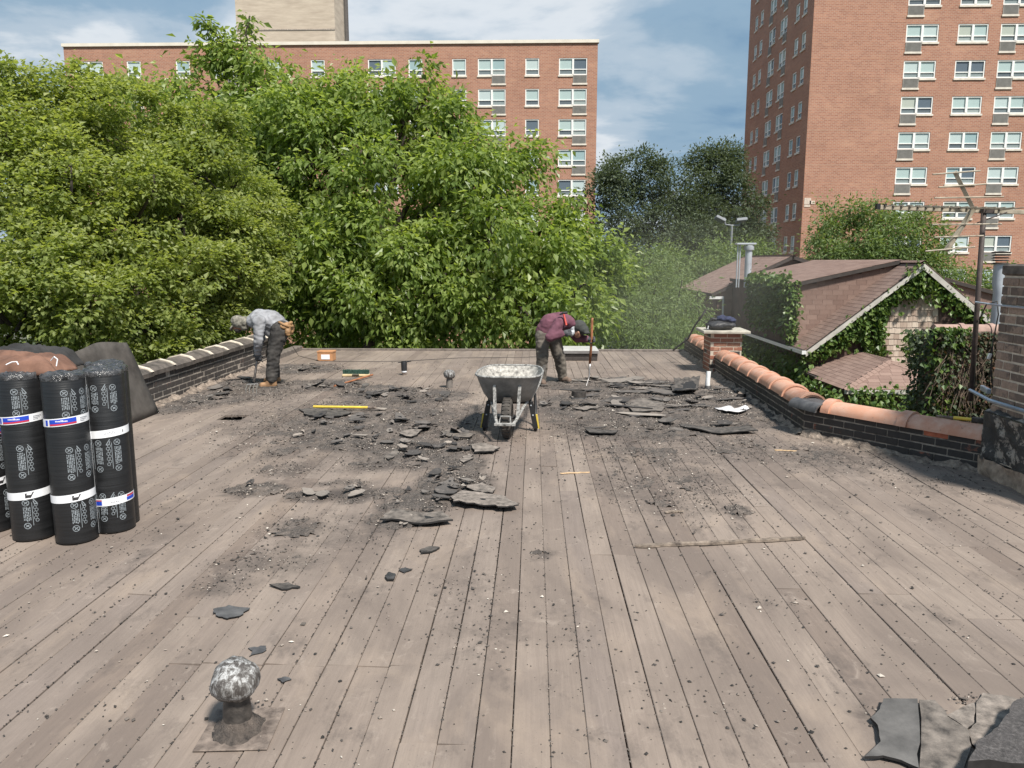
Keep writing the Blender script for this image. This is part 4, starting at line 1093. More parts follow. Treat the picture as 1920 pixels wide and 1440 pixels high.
# low hedge mass behind the trunk so the view under the crowns ends in leaves
for (u, v, y, lab, sd) in ((560, 640, 24, 'dark shrub in the shade under the big tree, left of its trunk', 61), (800, 640, 25, 'dark shrub in the shade under the big tree, right of its trunk', 67), (1010, 640, 25, 'shaded shrub behind the roof edge left of the maroon worker', 71), (250, 620, 17, 'shaded shrub low behind the left parapet', 73)):
    c = P(u, v, y)
    tree('shrub', lab, (c.x, c.y, GZ), (c.x, c.y, GZ + 2.5), [(c.x, c.y, c.z - 1.2, 2.6, 1.6, 2.6), (c.x - 1.6, c.y, c.z - 2.6, 2.0, 1.6, 2.2), (c.x + 1.6, c.y, c.z - 2.4, 2.0, 1.6, 2.2)], 230, 40, .5, .5, (.14, .22), .45, M['leaf_mid'], r0=.1, seed=sd, twigs=10, cat='shrub')

# ivy on the house, built as leaf sheets with real leaves
iv = thing('ivy_vine', 'green ivy climbing the gable and dormer of the shingled house', 'ivy', (EX, 22, EZ))
def ivy_path(pts, width, dens, y, out=(0, -1, 0), drop=.0, size=(.10, .17)):
    ps, ds = [], []
    out = np.array(out, float)
    for i in range(len(pts) - 1):
        a, b2 = np.array(pts[i][:3]), np.array(pts[i + 1][:3]); Ln = np.linalg.norm(b2 - a); n = int(Ln * dens)
        f = rng.random(n)[:, None]; c = a + (b2 - a) * f
        off = rng.normal(size=(n, 3)) * width; off = off - out * (off @ out)[:, None] + out * np.abs(rng.normal(size=n) * .08)[:, None]
        off[:, 2] -= np.abs(rng.normal(size=n)) * drop
        ps.append(c + off); ds.append(out * .6 + rng.normal(size=(n, 3)) * .45 + np.array([0, 0, -.7]))
    return np.concatenate(ps), np.concatenate(ds)
S = []
yg = GYF - .12
pp = lambda *a: [P(u, v, yg) for u, v in a]
S.append(ivy_path(pp((1510, 668), (1590, 610), (1650, 570), (1700, 530), (1725, 505)), .12, 190, yg, drop=.10))
S.append(ivy_path(pp((1690, 545), (1740, 530), (1780, 545), (1815, 580), (1845, 600)), .14, 230, yg, drop=.16))
S.append(ivy_path(pp((1722, 500), (1715, 545)), .16, 330, yg)); S.append(ivy_path(pp((1660, 560), (1645, 600), (1648, 665)), .09, 300, yg)); S.append(ivy_path(pp((1618, 595), (1620, 640), (1628, 662)), .10, 320, yg)); S.append(ivy_path(pp((1650, 580), (1620, 590), (1580, 640), (1545, 665)), .09, 170, yg))
S.append(ivy_path([P(1715, 640, 20.6), P(1730, 690, 20.6), P(1735, 730, 20.6)], .22, 330, 20.6)); S.append(ivy_path([P(1700, 630, 20.6), P(1725, 660, 20.6)], .12, 260, 20.6))
# dormer left wall: thick hanging mass (plane x = DX, facing left)
for k in range(10):
    yy = 23.1 + k * .42
    S.append(ivy_path([(DX - .12, yy, DZ - .05), (DX - .1, yy, EZ + .45 + .35 * rnd.random() + (0.5 if k > 11 else 0))], .2, 150, 0, out=(-1, 0, 0)))
S.append(ivy_path([(DX - .05, 22.9, DZ), (DX, 22.9, EZ + .1)], .10, 260, 0)); S.append(ivy_path([(DX - .1, 23, DZ + .05), (DX - .1, 27, DZ + .05)], .10, 110, 0, out=(-.7, 0, .7)))
# wall below the gutter
for k in range(19):
    yy = 22.0 + k * .4
    S.append(ivy_path([(EX + .2, yy, EZ - .25), (EX + .15, yy, EZ - 3.4)], .22, 90, 0, out=(-1, 0, 0), size=(.1, .16)))
S.append(ivy_path([(C_.x, 18.8, C_.z - .1), (E_.x, 18.8, C_.z - .12)], .14, 190, 0, drop=.2)); S.append(ivy_path([(C_.x - .1, 21.5, C_.z - .12), (C_.x - .1, 18.8, C_.z - .15)], .09, 70, 0, out=(-.6, -.5, .3), drop=.15))
S.append(ivy_path([(C_.x + .3, 18.5, C_.z - .45), (E_.x, 18.4, C_.z - .5)], .2, 200, 0, drop=.5))
pts = np.concatenate([s[0] for s in S]); dr_ = np.concatenate([s[1] for s in S])
leaf_cards('foliage', pts, dr_, rng.uniform(.09, .17, len(pts)), .85, M['leaf_ivy'], iv, shape=.35, upbias=.2, fold=.12)
# ivy-covered wall stub with clay coping at right, nearer
WY = 9.6
w0, w1 = P(1762, 620, WY).x, P(1900, 620, WY).x
wz = P(1790, 622, WY).z
iw = thing('ivy_wall', 'brick wall stub smothered in dark and reddening ivy beside the chimney', 'wall', ((w0 + w1) / 2, WY + .2, 0))
g = MB(); g.box(((w0 + w1) / 2, WY + .25, (wz - 4) / 2), (w1 - w0, .4, wz + 4)); g.build('wall', M['oldbrick'], iw)
xx = w0
while xx < w1 - .1:
    g = MB(); g.lathe([(.0, -.16), (.10, -.16), (.10, .14), (.115, .14), (.115, .20), (0, .20)], (xx + .16, WY + .15, wz - .02), 14, rot=Matrix.Rotation(math.pi / 2, 3, 'Y')); g.build('coping_tile', simple('dusty_clay', (.30, .20, .165), .85, .3, 9) if 'dclay' not in M else M['dclay'], iw, auto=40); xx += .36
n = 9000
pts = np.stack([rng.uniform(w0 - .10, w1, n), WY - .02 - np.abs(rng.normal(size=n)) * .07, wz - rng.random(n) ** 1.1 * 2.6], 1)
msk = rng.random(n) < .62
leaf_cards('foliage', pts[~msk], np.array([0, -.55, -.75]) + rng.normal(size=((~msk).sum(), 3)) * .4, rng.uniform(.03, .07, (~msk).sum()), .9, M['leaf_dark'], iw, shape=.35, upbias=.2)
leaf_cards('foliage', pts[msk], np.array([0, -.55, -.75]) + rng.normal(size=(msk.sum(), 3)) * .4, rng.uniform(.03, .065, msk.sum()), .85, M['leaf_ivyred'], iw, shape=.35, upbias=.2)
n = 900
pts = np.stack([rng.choice([w0, w0 + .05, w1 - .75], n) + rng.normal(size=n) * .09, WY - .04 - np.abs(rng.normal(size=n)) * .06, wz + .06 - rng.random(n) ** 1.5 * 1.2], 1)
leaf_cards('foliage', pts, np.array([0, -.5, -.6]) + rng.normal(size=(n, 3)) * .45, rng.uniform(.04, .085, n), .85, M['leaf_ivy'], iw, shape=.35, upbias=.2)
n = 1500
pts = np.stack([w0 - .03 - np.abs(rng.normal(size=n)) * .05, rng.uniform(WY - .05, WY + .5, n), wz - rng.random(n) * 2.4], 1)
leaf_cards('foliage', pts, np.array([-.6, -.2, -.7]) + rng.normal(size=(n, 3)) * .4, rng.uniform(.03, .075, n), .9, M['leaf_dark'], iw, shape=.35, upbias=.2)
mb = MB()
for i in range(160):
    a = Vector((rnd.uniform(w0, w1), WY - .09, wz - rnd.random() * .5)); b2 = a + Vector((rnd.uniform(-.25, .25), rnd.uniform(-.1, 0), -rnd.uniform(.2, .8)))
    mb.tube([a, a.lerp(b2, .5) + Vector((rnd.uniform(-.06, .06), -.04, 0)), b2], .004, 4)
mb.build('stems', simple('dry_vine_stem', (.16, .115, .085), .9, .4, 9, 0), iw)['kind'] = 'stuff'
# twin flood lamp on a pole
fp = P(1372, 430, 48)
lp = thing('lamp_post', 'grey pole with two floodlights in front of the dark trees', 'lamp', (fp.x, fp.y, GZ))
M['lampgrey'] = simple('lamp_grey', (.22, .23, .25), .5, .1, 3, 0)
zt2 = P(1372, 423, 48).z
g = MB(); g.tube([(fp.x, fp.y, GZ), (fp.x, fp.y, zt2)], .07, 8); g.build('pole', M['lampgrey'], lp)
g = MB(); g.tube([P(1358, 408, 48), P(1360, 421, 48), (fp.x, fp.y, zt2), P(1386, 422, 48), P(1389, 415, 48)], .05, 6); g.build('arm', M['lampgrey'], lp)
for (u, v, a) in ((1350, 411, .45), (1390, 413, -.1)):
    c = P(u, v, 48); g = MB(); g.box(c, (.62, .5, .2), Matrix.Rotation(a, 3, 'Y') @ Matrix.Rotation(-.25, 3, 'X'), bev=.04); g.build('floodlight', M['lampgrey'], lp)
# ------------------------------------------------------------------ roofing rolls
def m_roll():
    m, n, b, o = mk('bitumen_roll_sheet'); t = NT(n); p = t.pos('obj')
    c = t.ramp(t.noise(t.map(p, (3, 3, 120)), 1, 4, .6), [(.3, (.006, .0063, .007)), (.7, (.017, .0175, .019))])
    t.put(b.inputs['Base Color'], c); b.inputs['Roughness'].default_value = .42
    h = t.math('ADD', t.noise(t.map(p, (4, 4, 160)), 1, 3, .6), t.math('MULTIPLY', t.noise(p, 26, 3, .6), .6))
    t.link(t.bump(h, .45, .003), b.inputs['Normal']); return m
M['roll'] = m_roll()
M['film'] = simple('shiny_black_film', (.012, .012, .013), .2, .5, 22, .9, c2=(.10, .10, .105), bscale=24, bdist=.02)
M['print'] = simple('pale_print', (.25, .28, .305), .7, .2, 20, 0)
M['paper'] = simple('white_paper_band', (.80, .81, .84), .55, .05, 6, .1)
M['blue'] = simple('blue_print', (.015, .06, .50), .5, .1, 6, 0)
M['red'] = simple('red_print', (.50, .03, .07), .5, .1, 6, 0)
M['ink'] = simple('dark_ink', (.03, .028, .03), .6, .1, 6, 0)
M['ash'] = simple('grey_ink', (.30, .31, .34), .6, .1, 6, 0)
RR, RH = .119, 1.03
def cyl_patch(mb, th0, th1, z0, z1, r, mi=0, z0b=None, z1b=None):
    n = max(1, int(abs(th1 - th0) / .12)); vs, fs = [], []
    z0b = z0 if z0b is None else z0b; z1b = z1 if z1b is None else z1b
    for i in range(n + 1):
        f = i / n; w = th0 + (th1 - th0) * f
        vs += [(math.cos(w) * r, math.sin(w) * r, z0 + (z0b - z0) * f), (math.cos(w) * r, math.sin(w) * r, z1 + (z1b - z1) * f)]
    for i in range(n): fs.append((2 * i, 2 * i + 2, 2 * i + 3, 2 * i + 1))
    mb.add(vs, fs, mi)
def cyl_stroke(mb, pts, w, r):
    """polyline (arc metres, z) drawn on the cylinder"""
    for (a, z), (b, y) in zip(pts[:-1], pts[1:]):
        dx, dz = b - a, y - z; l = math.hypot(dx, dz) or 1; nx, nz = -dz / l * w / 2, dx / l * w / 2
        vs = []
        for (s, q) in ((a + nx, z + nz), (b + nx, y + nz), (b - nx, y - nz), (a - nx, z - nz)):
            th = s / RR; vs.append((math.cos(th) * r, math.sin(th) * r, q))
        mb.add(vs, [(0, 1, 2, 3)])
def print_block(mb, th, z0, z1, flip, rr):
    """one printed panel: round sign at both ends, text columns, hexagon chain beside"""
    s0 = th * RR; r = RR + .0014
    for zc in (z0, z1):
        ring = [(s0 + .018 * math.cos(2 * math.pi * k / 16), zc + .018 * math.sin(2 * math.pi * k / 16)) for k in range(17)]
        cyl_stroke(mb, ring, .0035, r); cyl_stroke(mb, [(s0 - .012, zc + .012), (s0 + .012, zc - .012)], .0035, r)
        cyl_stroke(mb, [(s0 - .008, zc - .007), (s0 + .001, zc + .002), (s0 + .010, zc + .006)], .005, r)
    for k in range(5):
        s = s0 + (k - 2) * .0085 + .003; z = z0 + .026 + rr.uniform(0, .01)
        while z < z1 - .03:
            l = rr.uniform(.006, .028); cyl_stroke(mb, [(s, z), (s, min(z + l, z1 - .026))], .0042 if k != 2 else .0055, r); z += l + rr.uniform(.002, .006)
    sg = -1 if flip else 1
    for (off, wd) in ((.032, .0026),):
        cyl_stroke(mb, [(s0 + sg * off, z0), (s0 + sg * off, z1)], wd, r)
    z = z0 + .03; k = 0
    while z < z1 - .01:
        c = s0 + sg * (.046 if k % 2 else .054)
        cyl_stroke(mb, [(c + .009 * math.cos(math.pi / 3 * q), z + .010 * math.sin(math.pi / 3 * q)) for q in range(7)], .0024, r); z += .0165; k += 1
    cyl_stroke(mb, [(s0 + sg * .040, z1 + .022), (s0 + sg * .052, z1 + .004), (s0 + sg * .062, z1 - .012), (s0 + sg * .046, z1 - .012), (s0 + sg * .040, z1 + .01)], .0045, r)
def band(parent, z, h, style, th):
    r = RR + .003; mb = MB(); vs, fs = [], []; n = 48
    slope = .010
    for i in range(n + 1):
        w = th + 2 * math.pi * i / n; dz = slope * math.sin(w - th)
        vs += [(math.cos(w) * r, math.sin(w) * r, z + dz), (math.cos(w) * r, math.sin(w) * r, z + h + dz)]
    for i in range(n): fs.append((2 * i, 2 * i + 2, 2 * i + 3, 2 * i + 1))
    mb.add(vs, fs); bo = mb.build('paper_band', M['paper'], None, smooth=True); bo.parent = parent
    r2 = r + .0012; d = lambda w: slope * math.sin(w - th)
    def pp(name, mat, a, b, z0, z1, mbx=None):
        q = MB(); cyl_patch(q, a, b, z + z0 * h + d(a), z + z1 * h + d(a), r2, 0, z + z0 * h + d(b), z + z1 * h + d(b)); x = q.build(name, mat, None); x.parent = bo
    q = MB()
    if style == 'blue':
        a, b = th - .62, th + .62
        pp('blue_panel', M['blue'], a, b, .34, .88); pp('red_stripe', M['red'], a, b, .12, .33)
        pp('blue_panel', M['blue'], a - .26, a - .10, .14, .84)
        for k in range(9): cyl_patch(q, th - .30 + k * .06, th - .26 + k * .06, z + .52 * h + d(th), z + (.68 if k not in (4, 5) else .76) * h + d(th), r2 + .001)
        q.build('lettering', M['paper'], None).parent = bo
        q = MB()
        for k in range(3): cyl_patch(q, b + .18, b + .62 - .1 * k, z + (.66 - .2 * k) * h + d(b), z + (.74 - .2 * k) * h + d(b), r2)
        q.build('lettering', M['ash'], None).parent = bo
    elif style == 'logo':
        a, b = th + .12, th + .52
        vs = [(math.cos(w) * r2, math.sin(w) * r2, z + k * h + d(w)) for w, k in ((a, .80), (b, .86), (b - .16, .16), (a, .20))]
        q.add(vs, [(0, 1, 2, 3)]); q.build('logo_panel', M['ink'], None).parent = bo
        q = MB(); cyl_patch(q, a + .07, a + .26, z + .60 * h + d(a), z + .70 * h + d(a), r2 + .001); q.build('lettering', M['paper'], None).parent = bo
    elif style == 'code':
        rr = random.Random(5)
        for k in range(7):
            a = th - .12 + k * .075
            cyl_patch(q, a, a + .018, z + .36 * h + d(a), z + .68 * h + d(a), r2)
            if k % 2: cyl_patch(q, a, a + .055, z + .60 * h + d(a), z + .68 * h + d(a), r2)
            else: cyl_patch(q, a + .038, a + .055, z + .36 * h + d(a), z + .60 * h + d(a), r2)
        q.build('lettering', M['ash'], None).parent = bo
        q = MB(); cyl_patch(q, th + .78, th + .82, z + .3 * h + d(th + .8), z + .62 * h + d(th + .8), r2); q.build('lettering', M['ink'], None).parent = bo
    elif style == 'corner':
        pp('blue_panel', M['blue'], th - 1.0, th - .50, .14, .66); pp('red_stripe', M['red'], th - .95, th - .50, .70, .86)
        pp('blue_panel', M['blue'], th + .72, th + 1.3, .18, .6); pp('red_stripe', M['red'], th + .74, th + 1.3, .66, .9)
        for k in range(5): cyl_patch(q, th - .08 + k * .08, th - .03 + k * .08, z + .36 * h + d(th), z + .5 * h + d(th), r2)
        q.build('lettering', M['ash'], None).parent = bo
def roll(label, x, y, bands, th, prints, seed, tilt=(0, 0)):
    t = thing('roofing_roll', label, 'roll', (x, y, 0.003), 'rolls of roofing felt standing on the deck')
    rr = random.Random(seed)
    mb = MB(); n = 40; prof = [(RR - .006, 0), (RR, .006), (RR, RH - .008), (RR - .004, RH)]
    mb.lathe(prof, (0, 0, 0), n, cap=False)
    b = mb.build('sheet', M['roll'], None, auto=40); b.parent = t
    mb = MB(); w0 = th + 1.9            # overlapping outer edge of the sheet
    vs = [(math.cos(w0) * RR, math.sin(w0) * RR, .004), (math.cos(w0 + .05) * (RR + .004), math.sin(w0 + .05) * (RR + .004), .004), (math.cos(w0 + .05) * (RR + .004), math.sin(w0 + .05) * (RR + .004), RH - .004), (math.cos(w0) * RR, math.sin(w0) * RR, RH - .004)]
    mb.add(vs, [(0, 1, 2, 3)]); mb.build('sheet_edge', M['paper'], None).parent = t
    # spiral end under crumpled film
    mb = MB(); vs, fs = [], []; nr, na = 10, 44
    for i in range(nr + 1):
        for k in range(na):
            f = i / nr; w = 2 * math.pi * k / na; r = RR * (1.008 - f * .86)
            z = RH + .004 + .012 * mnoise.fractal(Vector((math.cos(w) * r * 22, math.sin(w) * r * 22, seed * 3.1)), 1, 2, 4) * (1 if i else .4) + (-.006 if i == 0 else 0) + .004 * (i % 2)
            vs.append((r * math.cos(w), r * math.sin(w), z))
    for i in range(nr):
        for k in range(na): j = (k + 1) % na; fs.append((i * na + k, i * na + j, (i + 1) * na + j, (i + 1) * na + k))
    fs.append(tuple(nr * na + k for k in range(na)))
    for k in range(na):
        w = 2 * math.pi * k / na; vs.append((RR * 1.006 * math.cos(w), RR * 1.006 * math.sin(w), RH - .022 - .012 * rr.random()))
    o_ = (nr + 1) * na
    for k in range(na): j = (k + 1) % na; fs.append((k, o_ + k, o_ + j, j))
    mb.add(vs, fs); mb.build('wrapped_end', M['film'], None, auto=50).parent = t
    if prints:
        mb = MB()
        for (dth, flip) in prints:
            for (z0, z1) in ((.10, .245), (.42, .585), (.80, .93)):
                print_block(mb, th + dth, z0, z1, flip, rr)
        pr_ = mb.build('print', M['print'], None); pr_.parent = t; pr_['kind'] = 'stuff'
    for (z, h, st) in bands: band(t, z, h, st, th)
    t.rotation_euler = (tilt[0], tilt[1], 0)
    return t
def roll_pos(u, v): p = G(u, v); return p.x, p.y + RR
FR = -math.pi / 2 + .42      # direction that faces the camera for rolls left of it
p0 = roll_pos(-36, 1003); p1 = roll_pos(42, 1017); p2 = roll_pos(124, 1023); p3 = roll_pos(198, 1002)
BH = .048
roll('black roofing felt roll cut off by the left edge of the picture', *p0, [(.62, BH, 'blue'), (.30, BH, 'logo')], FR + .5, [(.5, False)], 1)
roll('black roofing felt roll, left of the two with blue upper bands', *p1, [(.735, BH, 'blue'), (.265, BH, 'logo')], FR - .18, [(.10, False)], 2)
roll('black roofing felt roll, foremost, blue upper band, white lower band with black logo', *p2, [(.735, BH, 'blue'), (.265, BH, 'logo')], FR - .05, [(.18, False), (1.05, False)], 3)
roll('black roofing felt roll, rightmost in front, plain white upper band', *p3, [(.62, BH, 'code'), (.185, BH, 'corner')], FR + .05, [(.45, True), (-.45, True)], 4)
roll('black roofing felt roll in the second row behind the foremost roll', p2[0] + .10, p2[1] + .31, [], FR, None, 5)
roll('black roofing felt roll in the second row under the brown jacket', p1[0] - .07, p1[1] + .30, [], FR, None, 6)
roll('black roofing felt roll at the back, behind and left of the rightmost front roll', p3[0] - .155, p3[1] + .30, [], FR, None, 7)
roll('black roofing felt roll at the back left, mostly hidden by the jacket', p0[0] - .06, p0[1] + .29, [], FR, None, 8)

# jackets thrown over the rolls
def cloth(name, label, cx, cy, z, lx, ly, hgt, mat, seed, droop=.05, rot=0.0, cat='jacket'):
    na, nb_ = 54, 40; mb = MB(); vs, fs = [], []; Mx = rotz(rot)
    for i in range(na + 1):
        for j in range(nb_ + 1):
            a, b = i / na * 2 - 1, j / nb_ * 2 - 1
            ang = math.atan2(b, a); rim = 1 + .16 * mnoise.noise((math.cos(ang) * 1.6, math.sin(ang) * 1.6, seed)) + .08 * mnoise.noise((math.cos(ang) * 5, math.sin(ang) * 5, seed))
            x, y = a * lx * rim, b * ly * rim; rr = max(abs(a), abs(b))
            fold = (.4 + .5 * mnoise.noise((a * 1.6 + seed, b * 2.6 + a, seed))) * .6 + abs(mnoise.noise((a * 3.5 + b * 2, b * 5.5 + a * 2, seed + 3))) * .30 + .10 * abs(mnoise.noise((a * 7 - b * 3, b * 9 + a * 4, seed + 1))) + .04 * mnoise.noise((a * 15, b * 15, seed))
            zz_ = z + hgt * (1 - rr ** 2.6) * (.45 + fold * 1.5) + fold * .03 - droop * max(0, rr - .8) * 5
            q = Mx @ Vector((x, y, 0)); vs.append((cx + q.x, cy + q.y, zz_))
    for i in range(na):
        for j in range(nb_): a = i * (nb_ + 1) + j; fs.append((a, a + 1, a + nb_ + 2, a + nb_ + 1))
    mb.add(vs, fs); o = mb.build(name, mat, None, smooth=True, org=(cx, cy, z)); 
    sm = o.modifiers.new('thickness', 'SOLIDIFY'); sm.thickness = .006
    return tag(o, label, cat)
M['canvas'] = simple('brown_canvas', (.14, .068, .044), .85, .35, 7, .3, c2=(.22, .115, .078))
M['darkcloth'] = simple('charcoal_cloth', (.028, .027, .027), .9, .4, 8, .3)
zt_r = RH + .02
jk = cloth('jacket', 'brown canvas work jacket lying on top of the rolls', p1[0] - .12, p1[1] + .15, zt_r + .008, .30, .19, .05, M['canvas'], 2.3, rot=.15)
cloth('jacket', 'charcoal jacket heaped behind the brown jacket on the rolls', p1[0] - .22, p1[1] + .42, zt_r + .004, .32, .13, .08, M['darkcloth'], 7.7, rot=-.1)
g = MB()
j0 = Vector((p1[0], p1[1], zt_r))
g.tube([j0 + Vector((.0, -.10, .045)), j0 + Vector((.03, -.09, .060)), j0 + Vector((.06, -.09, .062)), j0 + Vector((.075, -.10, .045))], .0035, 6)
g.tube([j0 + Vector((.17, .06, .05)), j0 + Vector((.20, .05, .075)), j0 + Vector((.225, .04, .06)), j0 + Vector((.22, .03, .02))], .0035, 6)
o = g.build('drawstring', M['paper'], None); o.data.transform(Matrix.Translation(-Vector(jk.location))); o.parent = jk

# felt sheet leaning on the left parapet
M['felt'] = simple('brown_grey_felt', (.055, .047, .041), .8, .3, 5, .35, c2=(.10, .088, .078))
g = MB(); vs, fs = [], []
na, nb_ = 14, 10
for i in range(na + 1):
    for j in range(nb_ + 1):
        y = 7.15 + 1.30 * i / na; f = j / nb_
        wob = .02 * math.sin(i * .7 + j * .5) * f
        vs.append((-4.235 - .225 * f - .05 * f * f + wob, y - .10 * f * (i / na), .006 + .83 * f - .03 * f * math.cos(i * .4)))
for i in range(na):
    for j in range(nb_): a = i * (nb_ + 1) + j; fs.append((a, a + 1, a + nb_ + 2, a + nb_ + 1))
g.add(vs, fs); o = g.build('felt_sheet', M['felt'], None, smooth=True, org=(-4.24, 7.8, 0)); o.modifiers.new('t', 'SOLIDIFY').thickness = .008
tag(o, 'brown-grey felt sheet leaning on the left parapet behind the rolls', 'sheet')

# ------------------------------------------------------------------ wheelbarrow
M['tray'] = simple('worn_grey_tray', (.20, .205, .205), .5, .3, 9, .12, metal=.25, c2=(.30, .30, .295))
M['mortarwash'] = simple('mortar_splashed_tray', (.16, .15, .14), .85, .5, 22, .6, c2=(.60, .57, .52))
M['splashed'] = simple('mortar_splashed_steel', (.09, .09, .085), .65, .6, 40, .4, c2=(.46, .45, .43))
M['blacksteel'] = simple('black_painted_steel', (.018, .018, .02), .45, .3, 9, .1)
M['rubber'] = simple('dusty_rubber', (.045, .040, .036), .9, .35, 18, .3, c2=(.095, .083, .072))
M['yellow'] = simple('yellow_paint', (.62, .46, .06), .5, .2, 9, .1)
M['wood'] = simple('reddish_handle_wood', (.30, .12, .055), .6, .3, 14, .2)
wp = G(949, 821); wp.y -= .19
wb = thing('wheelbarrow', 'grey steel wheelbarrow with mortar-splashed tray facing the camera', 'wheelbarrow', (wp.x, wp.y, 0))
WBM = rotz(R(-3))
def wbp(x, y, z): q = WBM @ Vector((x, y, z)); return Vector((wp.x + q.x, wp.y + q.y, q.z))
def tray_ring(hw, y0, y1, z0, z1, n=44, e=4.2):
    """superellipse ring; z runs from z0 at the front to z1 at the rear"""
    out = []
    for k in range(n):
        a = 2 * math.pi * k / n; c, s = math.cos(a), math.sin(a)
        x = math.copysign(abs(c) ** (2 / e), c) * hw; fy = math.copysign(abs(s) ** (2 / e), s)
        y = (y0 + y1) / 2 + fy * (y1 - y0) / 2; x *= 1 - .13 * max(0, fy) - .02 * max(0, -fy)
        out.append((x, y, z0 + (z1 - z0) * (fy * .5 + .5)))
    return out
n = 44
rings = [tray_ring(.330, .13, 1.05, .605, .60), tray_ring(.302, .19, 1.0, .51, .52), tray_ring(.266, .26, .93, .41, .42), tray_ring(.215, .34, .84, .330, .335), tray_ring(.12, .44, .72, .318, .32)]
def shell(rs, name, mat, inset=0.0, cap=True):
    mb = MB(); vs = [wbp(x * (1 - inset * 2.2), y, z + inset) for r in rs for (x, y, z) in r]; fs = []
    for i in range(len(rs) - 1):
        for k in range(n): j = (k + 1) % n; fs.append((i * n + k, i * n + j, (i + 1) * n + j, (i + 1) * n + k))
    if cap: fs.append(tuple((len(rs) - 1) * n + k for k in range(n)))
    mb.add(vs, fs); return mb.build(name, mat, wb, auto=50)
tr = shell(rings, 'tray', M['tray']); shell(rings, 'tray_lining', M['mortarwash'], .008)
g = MB(); rp = [wbp(*q) for q in rings[0]]; g.tube(rp + rp[:1], .011, 8, cap=False); g.build('rim', M['splashed'], tr, smooth=True)
g = MB(); rot = WBM @ Matrix.Rotation(math.pi / 2, 3, 'Y')
g.lathe([(.115, -.040), (.150, -.050), (.182, -.040), (.194, -.018), (.196, 0), (.194, .018), (.182, .040), (.150, .050), (.115, .040)], wbp(0, .20, .196), 36, rot=rot, cap=False)
wh = g.build('wheel', M['rubber'], wb, smooth=True)
g = MB(); g.lathe([(.02, -.05), (.03, -.03), (.115, -.036), (.120, -.03), (.120, .03), (.115, .036), (.03, .03), (.02, .05)], wbp(0, .20, .196), 28, rot=rot); g.build('rim', M['blacksteel'], wh, auto=40)
g = MB()
for k in range(30):
    a = 2 * math.pi * k / 30; c = wbp(0, .20, .196) + WBM @ Vector((0, math.cos(a) * .195, math.sin(a) * .195)); g.box(c, (.07, .012, .008), WBM @ Matrix.Rotation(a + math.pi / 2, 3, 'X'))
g.build('tread', M['rubber'], wh)
g = MB(); g.tube([wbp(-.13, .20, .196), wbp(.13, .20, .196)], .012, 8); g.build('axle', M['blacksteel'], wb)
for sx in (-1, 1):
    g = MB(); g.tube([wbp(sx * .075, -.03, .185), wbp(sx * .095, .06, .20), wbp(sx * .15, .28, .29), wbp(sx * .20, .60, .315), wbp(sx * .27, 1.05, .40), wbp(sx * .30, 1.50, .50)], .016, 8); g.build('rail', M['splashed'], wb, smooth=True)
    g = MB(); g.tube([wbp(sx * .30, 1.40, .475), wbp(sx * .305, 1.58, .52)], .020, 8); g.build('grip', M['rubber'], wb)
    g = MB(); g.box(wbp(sx * .115, .155, .360), (.030, .02, .33), WBM @ Matrix.Rotation(R(-14), 3, 'X') @ Matrix.Rotation(R(sx * 3), 3, 'Y'), bev=.004); st = g.build('tray_strut', M['splashed'], wb)
    g = MB(); g.lathe([(.014, 0), (.014, .008), (0, .012)], wbp(sx * .118, .195, .525), 10, rot=WBM @ Matrix.Rotation(R(100), 3, 'X')); g.build('bolt', M['galv'], st)
    g = MB(); g.tube([wbp(sx * .205, .50, .335), wbp(sx * .235, .52, .14), wbp(sx * .262, .50, .012), wbp(sx * .262, .62, .008), wbp(sx * .25, .78, .12), wbp(sx * .235, .86, .33)], .016, 8); lg = g.build('leg', M['blacksteel'], wb, smooth=True)
    g = MB(); g.box(wbp(sx * .237, .49, .17), (.05, .012, .28), WBM @ Matrix.Rotation(R(sx * -11), 3, 'Y'), bev=.003); g.build('leg_plate', M['blacksteel'], lg)
    g = MB(); g.box(wbp(sx * .282, .515, .10), (.016, .016, .15), WBM @ Matrix.Rotation(R(sx * -9), 3, 'Y'), bev=.003); g.build('yellow_stripe', M['yellow'], lg)
    g = MB()
    for zb in (.27, .17): g.lathe([(.008, 0), (.008, .006), (0, .009)], wbp(sx * (.215 + (.27 - zb) * .2), .482, zb), 8, rot=WBM @ Matrix.Rotation(R(90), 3, 'X'))
    g.build('bolt', M['galv'], lg)
g = MB(); g.box(wbp(0, -.055, .185), (.20, .035, .028), WBM, bev=.005); g.build('nose_guard', M['splashed'], wb)
g = MB(); g.tube([wbp(-.055, -.05, .19), wbp(-.045, -.02, .255), wbp(.045, -.02, .255), wbp(.055, -.05, .19)], .010, 6); g.build('nose_hoop', M['splashed'], wb)
g = MB(); g.box(wbp(0, .50, .300), (.42, .05, .03), WBM, bev=.005); g.build('cross_bar', M['blacksteel'], wb)

